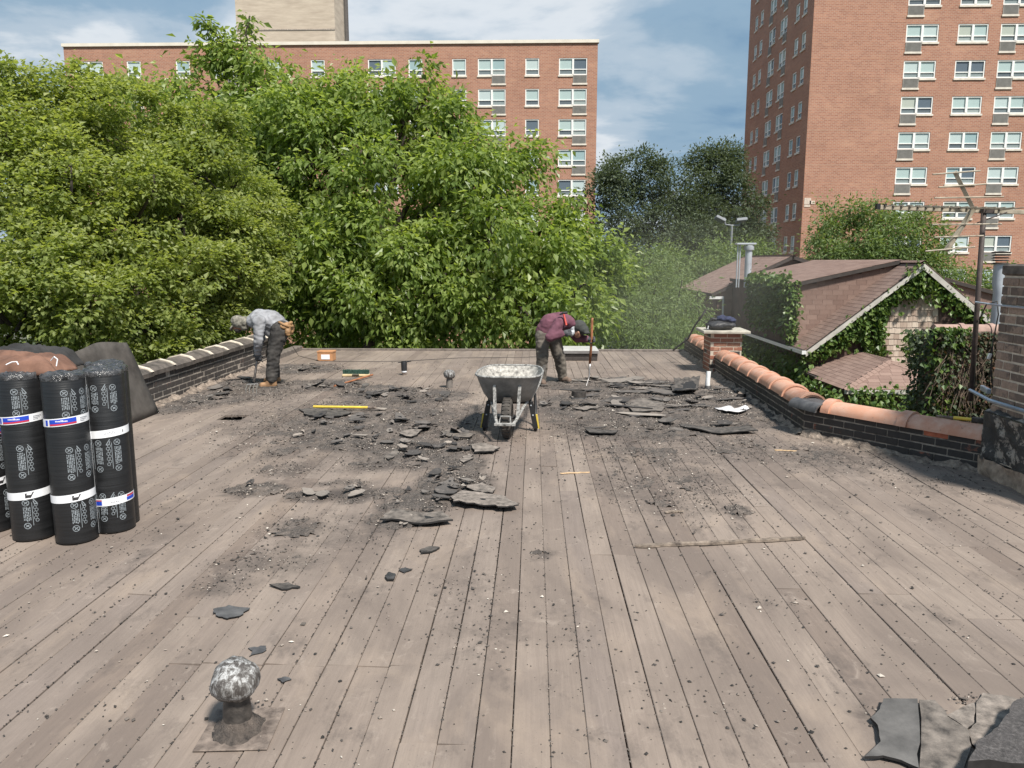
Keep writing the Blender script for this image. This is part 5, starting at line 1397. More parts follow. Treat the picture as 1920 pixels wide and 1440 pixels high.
# ------------------------------------------------------------------ vents and pipes
def m_vent():
    m, n, b, o = mk('flaking_silver_paint'); t = NT(n); p = t.pos()
    f = t.noise(t.map(p, (50, 50, 22)), 1, 8, .75, .6)
    c = t.ramp(f, [(.42, (.055, .048, .044)), (.50, (.15, .142, .135)), (.58, (.36, .36, .36)), (.70, (.58, .58, .575))])
    t.put(b.inputs['Base Color'], c); b.inputs['Roughness'].default_value = .6
    t.link(t.bump(f, .6, .008), b.inputs['Normal']); return m
M['vent'] = m_vent()
M['ventneck'] = simple('tarred_vent_neck', (.022, .020, .019), .6, .5, 18, .5, c2=(.085, .073, .064))
M['flange'] = simple('rusty_flange', (.12, .092, .078), .9, .45, 22, .6, c2=(.25, .20, .168))
def mushroom(label, u, v, k, lump, neckmat, flange=True):
    c = G(u, v); t = thing('mushroom_vent', label, 'vent', (c.x, c.y, 0), 'mushroom vents on the deck')
    g = MB(); g.lathe([(.060 * k, 0), (.058 * k, .10 * k), (.052 * k, .15 * k), (.055 * k, .22 * k)], c, 28); g.build('neck', neckmat, t, auto=50)
    mb = MB(); prof = [(.052, .165), (.082, .150), (.100, .170), (.108, .198), (.105, .230), (.090, .260), (.064, .280), (.032, .289), (.004, .291)]
    mb.lathe([(r * k * .93, (z + .022) * k) for r, z in prof], c, 40, cap=False)
    mb.v = [tuple(Vector(p) + (Vector(p) - c - Vector((0, 0, .2 * k))).normalized() * .011 * k * mnoise.fractal(Vector(p) * 17, 1, 2, 4)) for p in mb.v]
    mb.build('cap', M['vent'], t, smooth=True)
    if flange:
        g = MB(); g.box((c.x + .01, c.y + .0, .0045), (.30 * k, .30 * k, .006), rotz(R(4)), bev=.002); g.build('flange', M['flange'], t)
    if lump:
        mb = MB(); vs, fs = [], []; na, nr = 48, 7
        for i in range(nr + 1):
            for q in range(na):
                w = 2 * math.pi * q / na; f = i / nr; rr_ = .058 * k + (.060 + .030 * mnoise.noise((math.cos(w) * 1.5, math.sin(w) * 1.5, 3))) * k * f
                z = .006 + .055 * k * (1 - f) ** 1.8 + .012 * mnoise.fractal(Vector((math.cos(w) * rr_ * 30, math.sin(w) * rr_ * 30, 1)), 1, 2, 4)
                vs.append((c.x + rr_ * math.cos(w), c.y + rr_ * math.sin(w), max(.002, z if i < nr else .002)))
        for i in range(nr):
            for q in range(na): j = (q + 1) % na; fs.append((i * na + q, i * na + j, (i + 1) * na + j, (i + 1) * na + q))
        mb.add(vs, fs); mb.build('tar_collar', simple('cracked_tar_collar', (.03, .026, .024), .6, .5, 26, .8, c2=(.15, .12, .10), bdist=.015), t, smooth=True)
    return t
mushroom('flaking silver-painted mushroom vent in the left foreground', 447, 1368, .86, True, M['ventneck'])
mushroom('small grey mushroom vent standing among the rubble left of the wheelbarrow', 843, 727, .80, False, simple('grey_vent_neck', (.16, .14, .125), .8, .3, 20, .3), False)
c = G(758, 703); vp = thing('vent_pipe', 'short black-wrapped vent pipe on the deck beyond the push broom', 'pipe', (c.x, c.y, 0))
g = MB(); g.lathe([(.034, 0), (.034, .05)], c, 16); g.build('base_pipe', M['flange'], vp, auto=40)
g = MB(); g.lathe([(.040, .045), (.040, .068)], c, 16); g.build('pale_ring', M['paper'], vp, auto=40)
g = MB(); g.lathe([(.044, .068), (.046, .20), (.044, .205), (.036, .205), (.034, .15)], c, 16); g.build('sleeve', M['blacksteel'], vp, auto=40)
g = MB(); g.tube([(c.x - .09, c.y, .19), (c.x - .03, c.y, .195)], .008, 6); g.tube([(c.x + .03, c.y, .195), (c.x + .11, c.y, .215)], .010, 6); g.build('wire_end', M['blacksteel'], vp)
c = G(1085, 748); sp_ = thing('pipe_stub', 'squat black pipe stub in the debris right of the wheelbarrow', 'pipe', (c.x, c.y, 0))
g = MB(); g.lathe([(.094, 0), (.090, .105), (.082, .108), (.080, .06), (.0, .06)], c, 24); g.build('sleeve', M['ventneck'], sp_, auto=40)
g = MB(); g.lathe([(.13, .004), (.10, .02), (.092, .03)], c, 24); g.build('tar_collar', M['tar'], sp_, auto=40)
c = G(1327, 731); wpipe = thing('standpipe', 'short white plastic pipe standing by the brick pier', 'pipe', (c.x, c.y, 0))
M['pvc'] = simple('white_plastic', (.75, .75, .74), .4, .12, 12, .05)
g = MB(); g.tube([(c.x, c.y, -.01), (c.x - .005, c.y, .10), (c.x + .008, c.y + .02, .25)], .031, 14); g.build('pipe', M['pvc'], wpipe, auto=50)
g = MB(); g.lathe([(.05, .0), (.042, .05), (.035, .06)], c, 16); g.build('tar_collar', M['tar'], wpipe, auto=40)
# roof hatch kerb at the far edge
c0 = G(1055, 677); hc = thing('roof_hatch', 'low brick kerb with pale cover at the far edge behind the maroon worker', 'hatch', (.75, 13.6, 0))
xa, xb, ya, yb = P(1052, 676, 13.25).x, P(1120, 676, 13.25).x, 13.25, 13.85
g = MB(); g.box(((xa + xb) / 2, (ya + yb) / 2, .06), (xb - xa, yb - ya, .13)); g.build('kerb', M['tarbrick_left'], hc)
brick_run(hc, (xa - .004, ya - .006), (xb + .004, ya - .006), .004, 2, .2, .058, .010, M['tarbrick_left'], Db=.05)
g = MB(); g.box(((xa + xb) / 2, (ya + yb) / 2, .158), (xb - xa + .04, yb - ya + .04, .062), bev=.008); g.build('cover', simple('pale_hatch_cover', (.44, .43, .41), .6, .12, 6, .1), hc)
g = MB(); g.box(((xa + xb) / 2, ya - .026, .150), (xb - xa + .03, .012, .045)); g.build('cover_edge', simple('grey_edge', (.18, .17, .165), .7), hc)

# ------------------------------------------------------------------ tools and bits on the deck
c = G(610, 677); M['carton'] = simple('orange_carton', (.46, .23, .11), .7, .15, 9, .1)
bx = thing('carton', 'small orange carton with white label near the far edge', 'box', (c.x, c.y, 0))
g = MB(); g.box((c.x, c.y + .1, .075), (.265, .2, .145), rotz(R(-2)), bev=.004); g.build('body', M['carton'], bx)
g = MB(); g.box((c.x, c.y + .1, .158), (.280, .215, .028), rotz(R(-2)), bev=.004); g.build('lid', M['carton'], bx)
g = MB(); g.box((c.x + .005, c.y - .0035, .072), (.15, .004, .082), rotz(R(-2))); g.build('paper_label', M['paper'], bx)
c = G(668, 706); bm_ = thing('push_broom', 'push broom lying upside down with green bristles up and wooden handle', 'broom', (c.x, c.y, 0))
g = MB(); g.box((c.x, c.y, .022), (.40, .07, .038), rotz(R(1)), bev=.008); g.build('head', simple('pale_broom_block', (.60, .47, .27), .7, .2, 9), bm_)
g = MB()
for i in range(42):
    for j in range(4):
        x, y = c.x - .19 + i * .0092, c.y - .024 + j * .016; tp = Vector((rnd.uniform(-.012, .012), rnd.uniform(-.012, .012), .062 + rnd.uniform(-.006, .006)))
        g.tube([(x, y, .04), Vector((x, y, .04)) + tp], [.0046, .0056], 5)
g.build('bristles', simple('green_bristle', (.030, .075, .055), .8, .4, 30, 0), bm_)['kind'] = 'stuff'
h0, h1 = G(700, 707), G(627, 726)
g = MB(); g.tube([(h0.x - .01, h0.y, .035), (h1.x, h1.y, .016)], .0135, 10); g.build('handle', M['wood'], bm_)
g = MB(); g.tube([(c.x - .05, c.y - .04, .03), (c.x + .05, c.y - .04, .03)], .012, 6); g.build('bracket', M['blacksteel'], bm_)
a, b2 = G(588, 768), G(690, 770); e_ = G(726, 772)
yt = thing('shingle_shovel', 'yellow-handled tear-off tool lying on the torn felt', 'tool', (a.x, a.y, 0))
g = MB(); g.tube([(a.x, a.y, .035), (b2.x, b2.y, .038)], .0155, 10); g.build('handle', M['yellow'], yt)
g = MB(); g.tube([(b2.x, b2.y, .038), (b2.x + .10, b2.y, .035)], [.018, .014], 10); g.build('ferrule', M['flange'], yt)
g = MB(); g.prism([(b2.x + .09, b2.y - .02, .03), (b2.x + .20, b2.y - .05, .018), (b2.x + .215, b2.y + .05, .018), (b2.x + .09, b2.y + .02, .03)], (0, 0, .006)); g.build('blade', simple('worn_pale_steel', (.42, .36, .31), .5, .2, 12, .1, metal=.3), yt)
# long splintered lath on the deck
def stick(name, label, pts, w, h, mat, cat):
    P_ = [Vector(p) for p in pts]; mb = MB(); vs, fs = [], []
    n = 26
    for i in range(n + 1):
        f = i / n * (len(P_) - 1); k = min(int(f), len(P_) - 2); q = P_[k].lerp(P_[k + 1], f - k); d = (P_[k + 1] - P_[k]).normalized(); s = Vector((-d.y, d.x, 0))
        ww = w * (.7 + .6 * abs(mnoise.noise((i * .5, w * 40, 1)))) * (.35 if i in (0, n) else 1); hh = h * (.7 + .5 * abs(mnoise.noise((i * .6, 3, 2))))
        wv = s * .012 * mnoise.noise((i * .3, 9, w * 10))
        vs += [q - s * ww / 2 + wv, q + s * ww / 2 + wv, q + s * ww / 2 + wv + Vector((0, 0, hh)), q - s * ww * .4 + wv + Vector((0, 0, hh * .8))]
    for i in range(n):
        for j in range(4): fs.append((i * 4 + j, i * 4 + (j + 1) % 4, (i + 1) * 4 + (j + 1) % 4, (i + 1) * 4 + j))
    fs += [(3, 2, 1, 0), tuple(n * 4 + j for j in range(4))]
    mb.add(vs, fs); o = mb.build(name, mat, None, org=P_[0]); return tag(o, label, cat)
M['lath'] = simple('grey_splintered_wood', (.11, .085, .07), .9, .5, 20, .6, c2=(.30, .24, .19))
M['rawwood'] = simple('raw_yellow_wood', (.55, .38, .22), .8, .2, 20, .2)
z3 = Vector((0, 0, .004))
stick('lath', 'long splintered dark lath lying across the boards at right', [G(1190, 1027) + z3, G(1345, 1021) + z3, G(1510, 1012) + z3], .030, .022, M['lath'], 'lath')
stick('splinter', 'thin pale splinter of wood lying below the wheelbarrow', [G(1050, 889) + z3, G(1106, 887) + z3], .016, .008, M['rawwood'], 'splinter')
stick('splinter', 'pale wooden splinter near the bend of the right parapet', [G(1452, 845) + z3, G(1494, 847) + z3], .014, .008, M['rawwood'], 'splinter')
stick('splinter', 'grey flat stick amid the grit above the long lath', [G(1246, 962) + z3, G(1282, 960) + z3], .030, .012, M['lath'], 'splinter')
# cables
M['cable'] = simple('dark_cable', (.03, .028, .027), .7, .2)
def cable(label, pts, r, lift=.012):
    mb = MB(); q = []
    for i in range(len(pts) - 1):
        for k in range(6): q.append(Vector(pts[i]).lerp(Vector(pts[i + 1]), k / 6) + Vector((0, .012 * mnoise.noise((i + k * .3, 2, 5)), 0)))
    q.append(Vector(pts[-1])); mb.tube(q, r, 6); o = mb.build('cable', M['cable'], None, smooth=True, org=pts[0]); return tag(o, label, 'cable')
zc = Vector((0, 0, .010))
cable('thin dark cable crossing the deck near the far edge', [P(540, 636, 12.6), G(560, 668) + zc, G(600, 678) + zc, G(690, 679) + zc, G(760, 678) + zc, G(860, 672) + zc, G(980, 671) + zc, G(1050, 668) + zc], .0045)
cable('black cable rising past the left side of the brick pier', [P(1262, 657, 13.0), P(1290, 635, 12.8), P(1302, 612, 12.7), P(1314, 595, 12.6), P(1324, 580, 12.6)], .016)
# backpack on the pier
b0 = P(1350, 612, 11.95)
bp = thing('backpack', 'black backpack lying on the brick pier cap', 'bag', (b0.x, b0.y, .658))
TMP = bpy.data.scenes.new('scratch')
SPH_V = [(0, 0, 1)] + [(math.sin(math.pi * i / 9) * math.cos(2 * math.pi * k / 14), math.sin(math.pi * i / 9) * math.sin(2 * math.pi * k / 14), math.cos(math.pi * i / 9)) for i in range(1, 9) for k in range(14)] + [(0, 0, -1)]
SPH_F = [(0, 1 + k, 1 + (k + 1) % 14) for k in range(14)] + [(1 + i * 14 + k, 15 + i * 14 + k, 15 + i * 14 + (k + 1) % 14, 1 + i * 14 + (k + 1) % 14) for i in range(7) for k in range(14)] + [(113, 99 + (k + 1) % 14, 99 + k) for k in range(14)]
def blob(name, mat, parent, parts, vox, seed, amp=.012, sc=14, smooth_it=4):
    """one continuous lumpy surface from ellipsoids / capsules: (center, radii) or (a, ra, b, rb)"""
    mb_ = MB()
    def sph(c, r, rot=None):
        r = Vector((r, r, r)) if not hasattr(r, '__len__') else Vector(r); c = Vector(c)
        q = [Vector((x * r.x, y * r.y, z * r.z)) for x, y, z in SPH_V]
        mb_.add([c + (rot @ p if rot is not None else p) for p in q], SPH_F)
    for p in parts:
        if len(p) == 2: sph(*p)
        elif len(p) == 3: sph(p[0], p[1], p[2])
        else:
            a, ra, b, rb = p; a, b = Vector(a), Vector(b); k = max(2, int((b - a).length / (min(ra, rb) * .45)))
            for i in range(k + 1): sph(a.lerp(b, i / k), ra + (rb - ra) * i / k)
    me = bpy.data.meshes.new(name); me.from_pydata(mb_.v, [], mb_.f)
    o = bpy.data.objects.new(name, me); TMP.collection.objects.link(o)
    md = o.modifiers.new('r', 'REMESH'); md.mode = 'VOXEL'; md.voxel_size = vox
    ms = o.modifiers.new('s', 'SMOOTH'); ms.iterations = smooth_it; ms.factor = .5
    vl = TMP.view_layers[0]; vl.update(); dg = vl.depsgraph; nm = bpy.data.meshes.new_from_object(o.evaluated_get(dg))
    bpy.data.objects.remove(o, do_unlink=True); bpy.data.meshes.remove(me)
    nv = len(nm.vertices); co = np.empty(nv * 3, np.float32); nm.vertices.foreach_get('co', co); co = co.reshape(-1, 3)
    no = np.empty(nv * 3, np.float32); nm.vertices.foreach_get('normal', no); no = no.reshape(-1, 3)
    if amp:
        dsp = np.array([(.30 - 1.3 * abs(mnoise.noise(Vector((c[0] * sc * .8, c[1] * sc * .6, c[2] * sc * 1.5)) + Vector((seed, seed, 0)))) + .4 * mnoise.noise(Vector(c) * sc * 2.3)) for c in co]) * amp
        co = co + no * dsp[:, None]
    if parent is not None: co = co - np.array(parent.location, dtype=np.float32)
    nm.vertices.foreach_set('co', np.ascontiguousarray(co, dtype=np.float32).ravel()); nm.update()
    nm.polygons.foreach_set('use_smooth', np.ones(len(nm.polygons), bool))
    nm.name = name; nm.materials.clear(); nm.materials.append(mat)
    return obj(name, nm, parent)
M['nylon'] = simple('black_nylon', (.018, .018, .021), .55, .4, 16, .3, c2=(.045, .045, .05))
M['navy'] = simple('navy_cloth', (.018, .022, .055), .9, .4, 12, .3, c2=(.04, .05, .11))
z = .658
blob('bag_body', M['nylon'], bp, [((b0.x, b0.y, z + .075), (.215, .15, .075)), ((b0.x - .12, b0.y - .03, z + .065), (.10, .10, .06)), ((b0.x + .13, b0.y, z + .07), (.11, .12, .065)), ((b0.x - .05, b0.y - .10, z + .06), (.13, .05, .05))], .012, 2, .010, 11)
blob('strap', M['nylon'], bp, [((b0.x - .17, b0.y, z + .12), .022, (b0.x - .12, b0.y - .02, z + .17), .024), ((b0.x - .12, b0.y - .02, z + .17), .024, (b0.x - .04, b0.y, z + .15), .024), ((b0.x - .21, b0.y - .03, z + .03), .016, (b0.x - .22, b0.y - .05, z + .10), .016)], .010, 3, .004)
cl_ = blob('sweatshirt', M['navy'], None, [((b0.x + .08, b0.y, z + .165), (.15, .11, .04)), ((b0.x + .02, b0.y + .02, z + .19), (.07, .06, .035)), ((b0.x + .16, b0.y - .02, z + .14), (.08, .08, .045))], .010, 6, .020, 13)
tag(cl_, 'navy blue sweatshirt bundled on top of the backpack', 'clothing')
g = MB(); g.tube([(b0.x - .215, b0.y - .13, z + .02), (b0.x - .21, b0.y - .135, z + .07)], .008, 6); g.build('white_tag', M['paper'], bp)
# hammer lying on the terracotta coping
q0, q1 = P(1755, 780, 6.62), P(1822, 786, 6.45); q2 = P(1845, 788, 6.40)
zz0 = .262 + .125 * .85 + .012
hm = thing('lump_hammer', 'yellow-handled hammer lying on the terracotta coping by the chimney', 'hammer', (q0.x, q0.y, zz0))
g = MB(); g.tube([(q0.x, q0.y, zz0), (q0.x + (q1.x - q0.x) * .55, q0.y + (q1.y - q0.y) * .55, zz0 + .003)], [.010, .013], 8); g.build('handle', M['lath'], hm)
g = MB(); g.tube([(q0.x + (q1.x - q0.x) * .5, q0.y + (q1.y - q0.y) * .5, zz0 + .003), (q1.x, q1.y, zz0 + .005)], .0145, 8); g.build('grip', M['yellow'], hm)
dh = Vector((q2.x - q1.x, q2.y - q1.y, 0)); ah = math.atan2(dh.y, dh.x)
g = MB(); g.box(((q1.x + q2.x) / 2, (q1.y + q2.y) / 2, zz0 + .006), (dh.length, .055, .042), rotz(ah), bev=.006); g.build('head', M['ventneck'], hm)

# ------------------------------------------------------------------ antenna on the chimney
M['mast'] = simple('rusty_mast', (.045, .034, .030), .7, .3, 12, .2, c2=(.085, .062, .055))
M['alum'] = simple('weathered_aluminium', (.30, .255, .185), .6, .3, 14, .15, c2=(.46, .40, .31))
AY = 6.75
m0, m1 = P(1820, 752, AY), P(1845, 392, AY)
an = thing('tv_antenna', 'old yagi television antenna on a dark mast strapped to the chimney', 'antenna', (m0.x, m0.y, m0.z))
g = MB(); g.tube([m0, m1], .021, 10); g.build('mast', M['mast'], an, smooth=True)
bl, brr = P(1648, 389, AY - .05), P(1985, 400, AY + .1)
g = MB(); d = (brr - bl).normalized(); g.box((bl + brr) / 2, ((brr - bl).length, .028, .036), Matrix.Rotation(math.atan2(d.y, d.x), 3, 'Z') @ Matrix.Rotation(-math.asin(d.z), 3, 'Y'), bev=.003); g.build('boom', M['alum'], an)
g = MB(); q = P(1646, 387, AY - .06); g.box(q, (.03, .04, .045)); g.build('boom_plug', M['blacksteel'], an)
for i in range(15):                                         # elements along the boom point towards the viewer
    f = .03 + i * .045; c = bl.lerp(brr, f) + Vector((0, 0, .010))
    ln = .20 + .012 * i
    g = MB(); g.tube([c + Vector((-.01, -ln, -.004)), c + Vector((.01, ln, .004))], .0048, 6); el = g.build('element', M['alum'], an)
    g = MB(); g.box(c + Vector((0, 0, .008)), (.018, .05, .022)); g.build('insulator', M['blacksteel'], el)
v0, v1, v2 = P(1790, 322, AY - .08), P(1825, 392, AY - .05), P(1774, 470, AY - .08)
for a, b2 in ((v0, v1), (v1, v2)):
    g = MB(); g.tube([a, b2], .022, 4); g.build('reflector_arm', M['alum'], an)
for (ua, va, ub, vb, yy) in ((1749, 327, 1838, 320, -.1), (1760, 351, 1850, 345, -.09), (1752, 371, 1882, 369, -.08), (1748, 421, 1878, 420, -.08), (1752, 445, 1844, 442, -.09), (1735, 471, 1828, 463, -.1)):
    g = MB(); g.tube([P(ua, va, AY + yy - .02), P(ub, vb, AY + yy + .02)], .0065, 6); g.build('reflector_rod', M['alum'], an)
g = MB(); g.tube([P(1832, 418, AY), P(1888, 398, AY)], .006, 6); g.build('brace', M['mast'], an)
g = MB(); g.box(P(1851, 394, AY), (.09, .06, .05)); g.build('mast_clamp', M['mast'], an)
M['strap'] = simple('galvanised_strap', (.45, .53, .62), .4, .15, 10, .1, metal=.5)
for (v, kk) in ((730, 0), (566, 1)):
    a = P(1821 if not kk else 1832, v, AY); b2 = Vector((CX0 - .01, CY1 + .01, a.z))
    g = MB(); g.tube([a + Vector((-.03, -.03, 0)), b2, Vector((CX0 - .012, CY1 - .35, a.z - .0)), Vector((CX0 - .012, CY0 + .1, a.z))], .014 if not kk else .008, 4); g.build('chimney_strap', M['strap'], an)
    if not kk:
        g = MB(); g.box(a + Vector((.10, -.04, .005)), (.22, .03, .045), rotz(math.atan2((b2 - a).y, (b2 - a).x)), bev=.004); g.build('bracket', M['strap'], an)
g = MB(); g.tube([P(1836, 600, AY - .03), P(1850, 570, AY - .1), P(1870, 565, AY - .2), P(1872, 590, AY - .2), P(1862, 640, AY - .2), P(1858, 690, AY - .2), P(1862, 740, AY - .2)], .006, 6); g.build('lead_in_cable', M['cable'], an, smooth=True)
g = MB(); g.box(P(1855, 668, AY - .2), (.02, .02, .05), Matrix.Rotation(.3, 3, 'Y'), bev=.004); g.build('splitter', M['pvc'], an)
# galvanised flue behind the chimney
fy = 10.4; f0, f1 = P(1865, 640, fy), P(1877, 478, fy)
gf = thing('metal_flue', 'galvanised metal flue with louvred cap behind the brick chimney', 'flue', (f0.x, f0.y, f0.z - 1))
g = MB(); g.tube([(f0.x, fy, f0.z - 1), (f0.x, fy, P(1865, 550, fy).z), (f1.x, fy, P(1875, 530, fy).z), (f1.x, fy, P(1875, 495, fy).z)], .075, 16); g.build('pipe', M['galv'], gf, auto=50)
zc_ = P(1877, 495, fy).z
g = MB()
for i in range(4): g.lathe([(.075, zc_ + i * .035), (.112, zc_ + i * .035 + .004), (.080, zc_ + i * .035 + .02)], (f1.x, fy, 0), 18)
g.lathe([(.11, zc_ + .14), (.115, zc_ + .155), (.02, zc_ + .17)], (f1.x, fy, 0), 18); g.build('cap', M['ventneck'], gf, auto=30)
# ------------------------------------------------------------------ people
M['skin'] = simple('tanned_skin', (.30, .155, .10), .55, .15, 12, .05)
M['shirt_grey'] = simple('pale_grey_work_shirt', (.235, .235, .245), .9, .35, 7, .2, c2=(.40, .405, .43))
M['trouser_black'] = simple('dusty_black_trousers', (.024, .022, .022), .85, .5, 9, .25, c2=(.075, .068, .062))
M['boot_tan'] = simple('tan_leather_boot', (.27, .155, .080), .75, .3, 14, .3)
M['camo'] = simple('mottled_hood', (.085, .080, .062), .9, .3, 24, .2, c2=(.32, .30, .25))
M['pouch'] = simple('tan_leather_pouch', (.30, .17, .078), .65, .25, 10, .25)
M['glove'] = simple('dark_glove', (.04, .042, .048), .8, .3, 20, .2, c2=(.10, .105, .115))
M['shirt_plum'] = simple('plum_work_shirt', (.115, .040, .062), .9, .25, 7, .2, c2=(.175, .070, .098))
M['trouser_olive'] = simple('grey_olive_trousers', (.105, .090, .075), .9, .35, 9, .25, c2=(.18, .158, .132))
M['boot_dust'] = simple('dusty_brown_boot', (.15, .105, .08), .85, .35, 14, .3)
M['hat'] = simple('dark_grey_hat', (.045, .047, .045), .9, .25, 12, .2)
M['neckcloth'] = simple('pale_neck_cloth', (.52, .54, .57), .9, .15, 12, .2)
def hand(name, parent, wrist, tip_dir, side, palm_n, mat, curl=.8, k=1.0):
    """glove: palm, four unequal bent fingers, thumb from the side of the palm"""
    w = Vector(wrist); d = Vector(tip_dir).normalized(); s = Vector(side); s = (s - d * s.dot(d)).normalized(); n = Vector(palm_n); n = (n - d * n.dot(d) - s * n.dot(s)).normalized()
    parts = [(w - d * .03, .030 * k, w + d * .03 * k, .034 * k)]
    for i in range(4):
        o = (i - 1.5) * .021 * k
        kn = w + d * .075 * k + s * o; parts.append((w + d * .02 + s * o * .8, .018 * k, kn, .0115 * k))
        L = (.040, .046, .042, .032)[i] * k
        m1 = kn + (d * math.cos(curl) + n * math.sin(curl)) * L; m2 = m1 + (d * math.cos(curl * 2.1) + n * math.sin(curl * 2.1)) * L * .8
        parts += [(kn, .0105 * k, m1, .0095 * k), (m1, .0095 * k, m2, .008 * k)]
    t0 = w + d * .018 * k - s * .030 * k; t1 = t0 + (d * .5 - s * .5 + n * .6).normalized() * .040 * k; t2 = t1 + (d * .8 + n * .7 + s * .2).normalized() * .032 * k
    parts += [(t0, .014 * k, t1, .011 * k), (t1, .011 * k, t2, .009 * k)]
    return blob(name, mat, parent, parts, .0065, 3, .0, 10, 2)
def boot(name, parent, ankle, toe, heel, mat, k=1.0):
    a, t, h = Vector(ankle), Vector(toe), Vector(heel); m_ = h.lerp(t, .45)
    b = blob(name, mat, parent, [(a + Vector((0, 0, .06)), .056 * k, h + Vector((0, 0, .045)), .048 * k), (a, .056 * k, m_ + Vector((0, 0, .045)), .050 * k), (h + Vector((0, 0, .042)), .044 * k, t + Vector((0, 0, .038)), .042 * k)], .011, 5, .004, 20, 2)
    d = (t - h); ang = math.atan2(d.y, d.x); g = MB(); c = (h + t) / 2
    g.box((c.x, c.y, .014), (d.length + .095, .092 * k, .026), rotz(ang), bev=.008); q = g.build('sole', M['ventneck'], None); q.data.transform(Matrix.Translation(-Vector(parent.location))); q.parent = b
    return b
# ---- left worker: bent double, facing left, digging fork in hand
Y1 = 10.36
A = lambda u, v, dy=0.0: P(u, v, Y1 + dy)
mn = thing('person', 'worker in grey shirt and black trousers bent double with a digging fork', 'person', (A(505, 728).x, Y1, 0))
sh_n, sh_f = A(484, 603, -.17), A(482, 602, .17)
el_n, wr_n = A(484, 640, -.21), A(483, 664, -.10)
el_f, wr_f = A(490, 634, .20), A(481, 655, .06)
hp_n, hp_f = A(525, 621, -.09), A(523, 620, .09)
kn_n, kn_f = A(513, 663, -.13), A(511, 662, .15)
an_n, an_f = A(509, 709, -.14), A(515, 703, .30)
hd = A(450, 606)
blob('body', M['skin'], mn, [(A(524, 616), .12, A(500, 598), .115), (A(500, 598), .115, A(482, 600), .12), (A(478, 602), .055, A(462, 606), .055), (hd, (.105, .080, .095)), (hd + Vector((-.04, 0, -.06)), (.06, .055, .06)), (hd + Vector((-.085, 0, -.065)), (.022, .016, .02)), (sh_n, .05, el_n, .042), (el_n, .04, wr_n, .03), (sh_f, .05, el_f, .042), (el_f, .04, wr_f, .03), (hp_n, .08, kn_n, .06), (kn_n, .055, an_n, .042), (hp_f, .08, kn_f, .06), (kn_f, .055, an_f, .042), (sh_n, .06, sh_f, .06)], .016, 1, 0, 10, 2)
blob('shirt', M['shirt_grey'], mn, [(A(527, 614), .128, A(510, 601), .142), (A(510, 601), .142, A(488, 600), .150), (A(488, 600), .150, A(476, 602), .105), (sh_n, .082, sh_f, .082), (sh_n + Vector((.02, 0, .01)), .085, el_n, .062), (el_n, .062, wr_n + (el_n - wr_n) * .12, .050), (sh_f, .085, el_f, .062), (el_f, .062, wr_f + (el_f - wr_f) * .12, .050), (A(517, 628), .075, A(500, 615), .09)], .013, 4, .013, 11, 3)
blob('trousers', M['trouser_black'], mn, [(A(526, 619, -.06), .135, A(526, 619, .06), .135), (hp_n, .125, kn_n, .092), (kn_n, .092, an_n, .078), (hp_f, .125, kn_f, .092), (kn_f, .092, an_f, .075)], .013, 8, .014, 12, 3)
boot('boot', mn, an_n + Vector((0, 0, -.01)), Vector((A(493, 727, -.14).x, Y1 - .16, 0)), Vector((A(513, 727, -.14).x, Y1 - .13, 0)), M['boot_tan'])
boot('boot', mn, an_f + Vector((0, 0, -.01)), Vector((A(502, 715, .30).x, Y1 + .26, 0)), Vector((A(520, 715, .30).x, Y1 + .31, 0)), M['boot_tan'])
blob('hood', M['camo'], mn, [(hd + Vector((-.015, 0, .015)), (.115, .096, .090), Matrix.Rotation(.5, 3, 'Y')), (hd + Vector((.065, 0, .02)), (.08, .085, .075)), (hd + Vector((-.105, 0, -.055)), (.060, .075, .016), Matrix.Rotation(-1.0, 3, 'Y')), (hd + Vector((.06, 0, -.05)), (.06, .065, .055))], .011, 6, .008, 18, 2)
g_ = blob('face_mask', M['ventneck'], mn, [(hd + Vector((-.035, 0, -.085)), (.055, .055, .045))], .010, 6, .004, 18, 2)
hand('glove', mn, wr_n, (0, .1, -1), (-1, 0, 0), (.2, 1, 0), M['glove'], .9); hand('glove', mn, wr_f, (0, -.1, -1), (-1, 0, 0), (.2, -1, 0), M['glove'], .9)
blob('tool_pouch', M['pouch'], mn, [(A(531, 612, -.15), (.05, .045, .045)), (A(538, 614, -.12), (.050, .05, .075)), (A(540, 623, -.14), (.040, .045, .060)), (A(545, 616, -.02), (.042, .055, .075)), (A(546, 616, .08), (.040, .05, .07)), (A(545, 606, -.06), (.03, .05, .03))], .009, 9, .014, 14, 2)
g = MB(); q = [A(523, 604, -.14), A(531, 608, -.19), A(540, 612, -.16), A(548, 612, -.05), A(549, 612, .08)]; g.tube(q, .018, 8); g.build('belt', M['pouch'], mn, smooth=True)
# digging fork in his hands
fk = thing('digging_fork', 'steel digging fork held upright by the grey-shirted worker', 'fork', (A(474, 735, -.05).x, Y1 - .05, 0))
M['steel'] = simple('worn_steel', (.36, .34, .33), .4, .2, 16, .1, metal=.6)
t0, t1, t2 = A(486, 652, -.01), A(476, 716, -.06), A(475, 720, -.06)
g = MB(); g.tube([t0, A(482, 676, -.03), t1], .016, 10); g.build('shaft', M['steel'], fk, smooth=True)
g = MB(); g.tube([t0 + Vector((-.05, 0, .03)), t0 + Vector((.05, 0, .03))], .014, 8); g.tube([t0, t0 + Vector((-.05, 0, .03))], .009, 6); g.tube([t0, t0 + Vector((.05, 0, .03))], .009, 6); g.build('handle', M['blacksteel'], fk, smooth=True)
g = MB(); g.tube([A(463, 721, -.07), A(484, 720, -.07)], .010, 8); g.build('crosshead', M['steel'], fk)
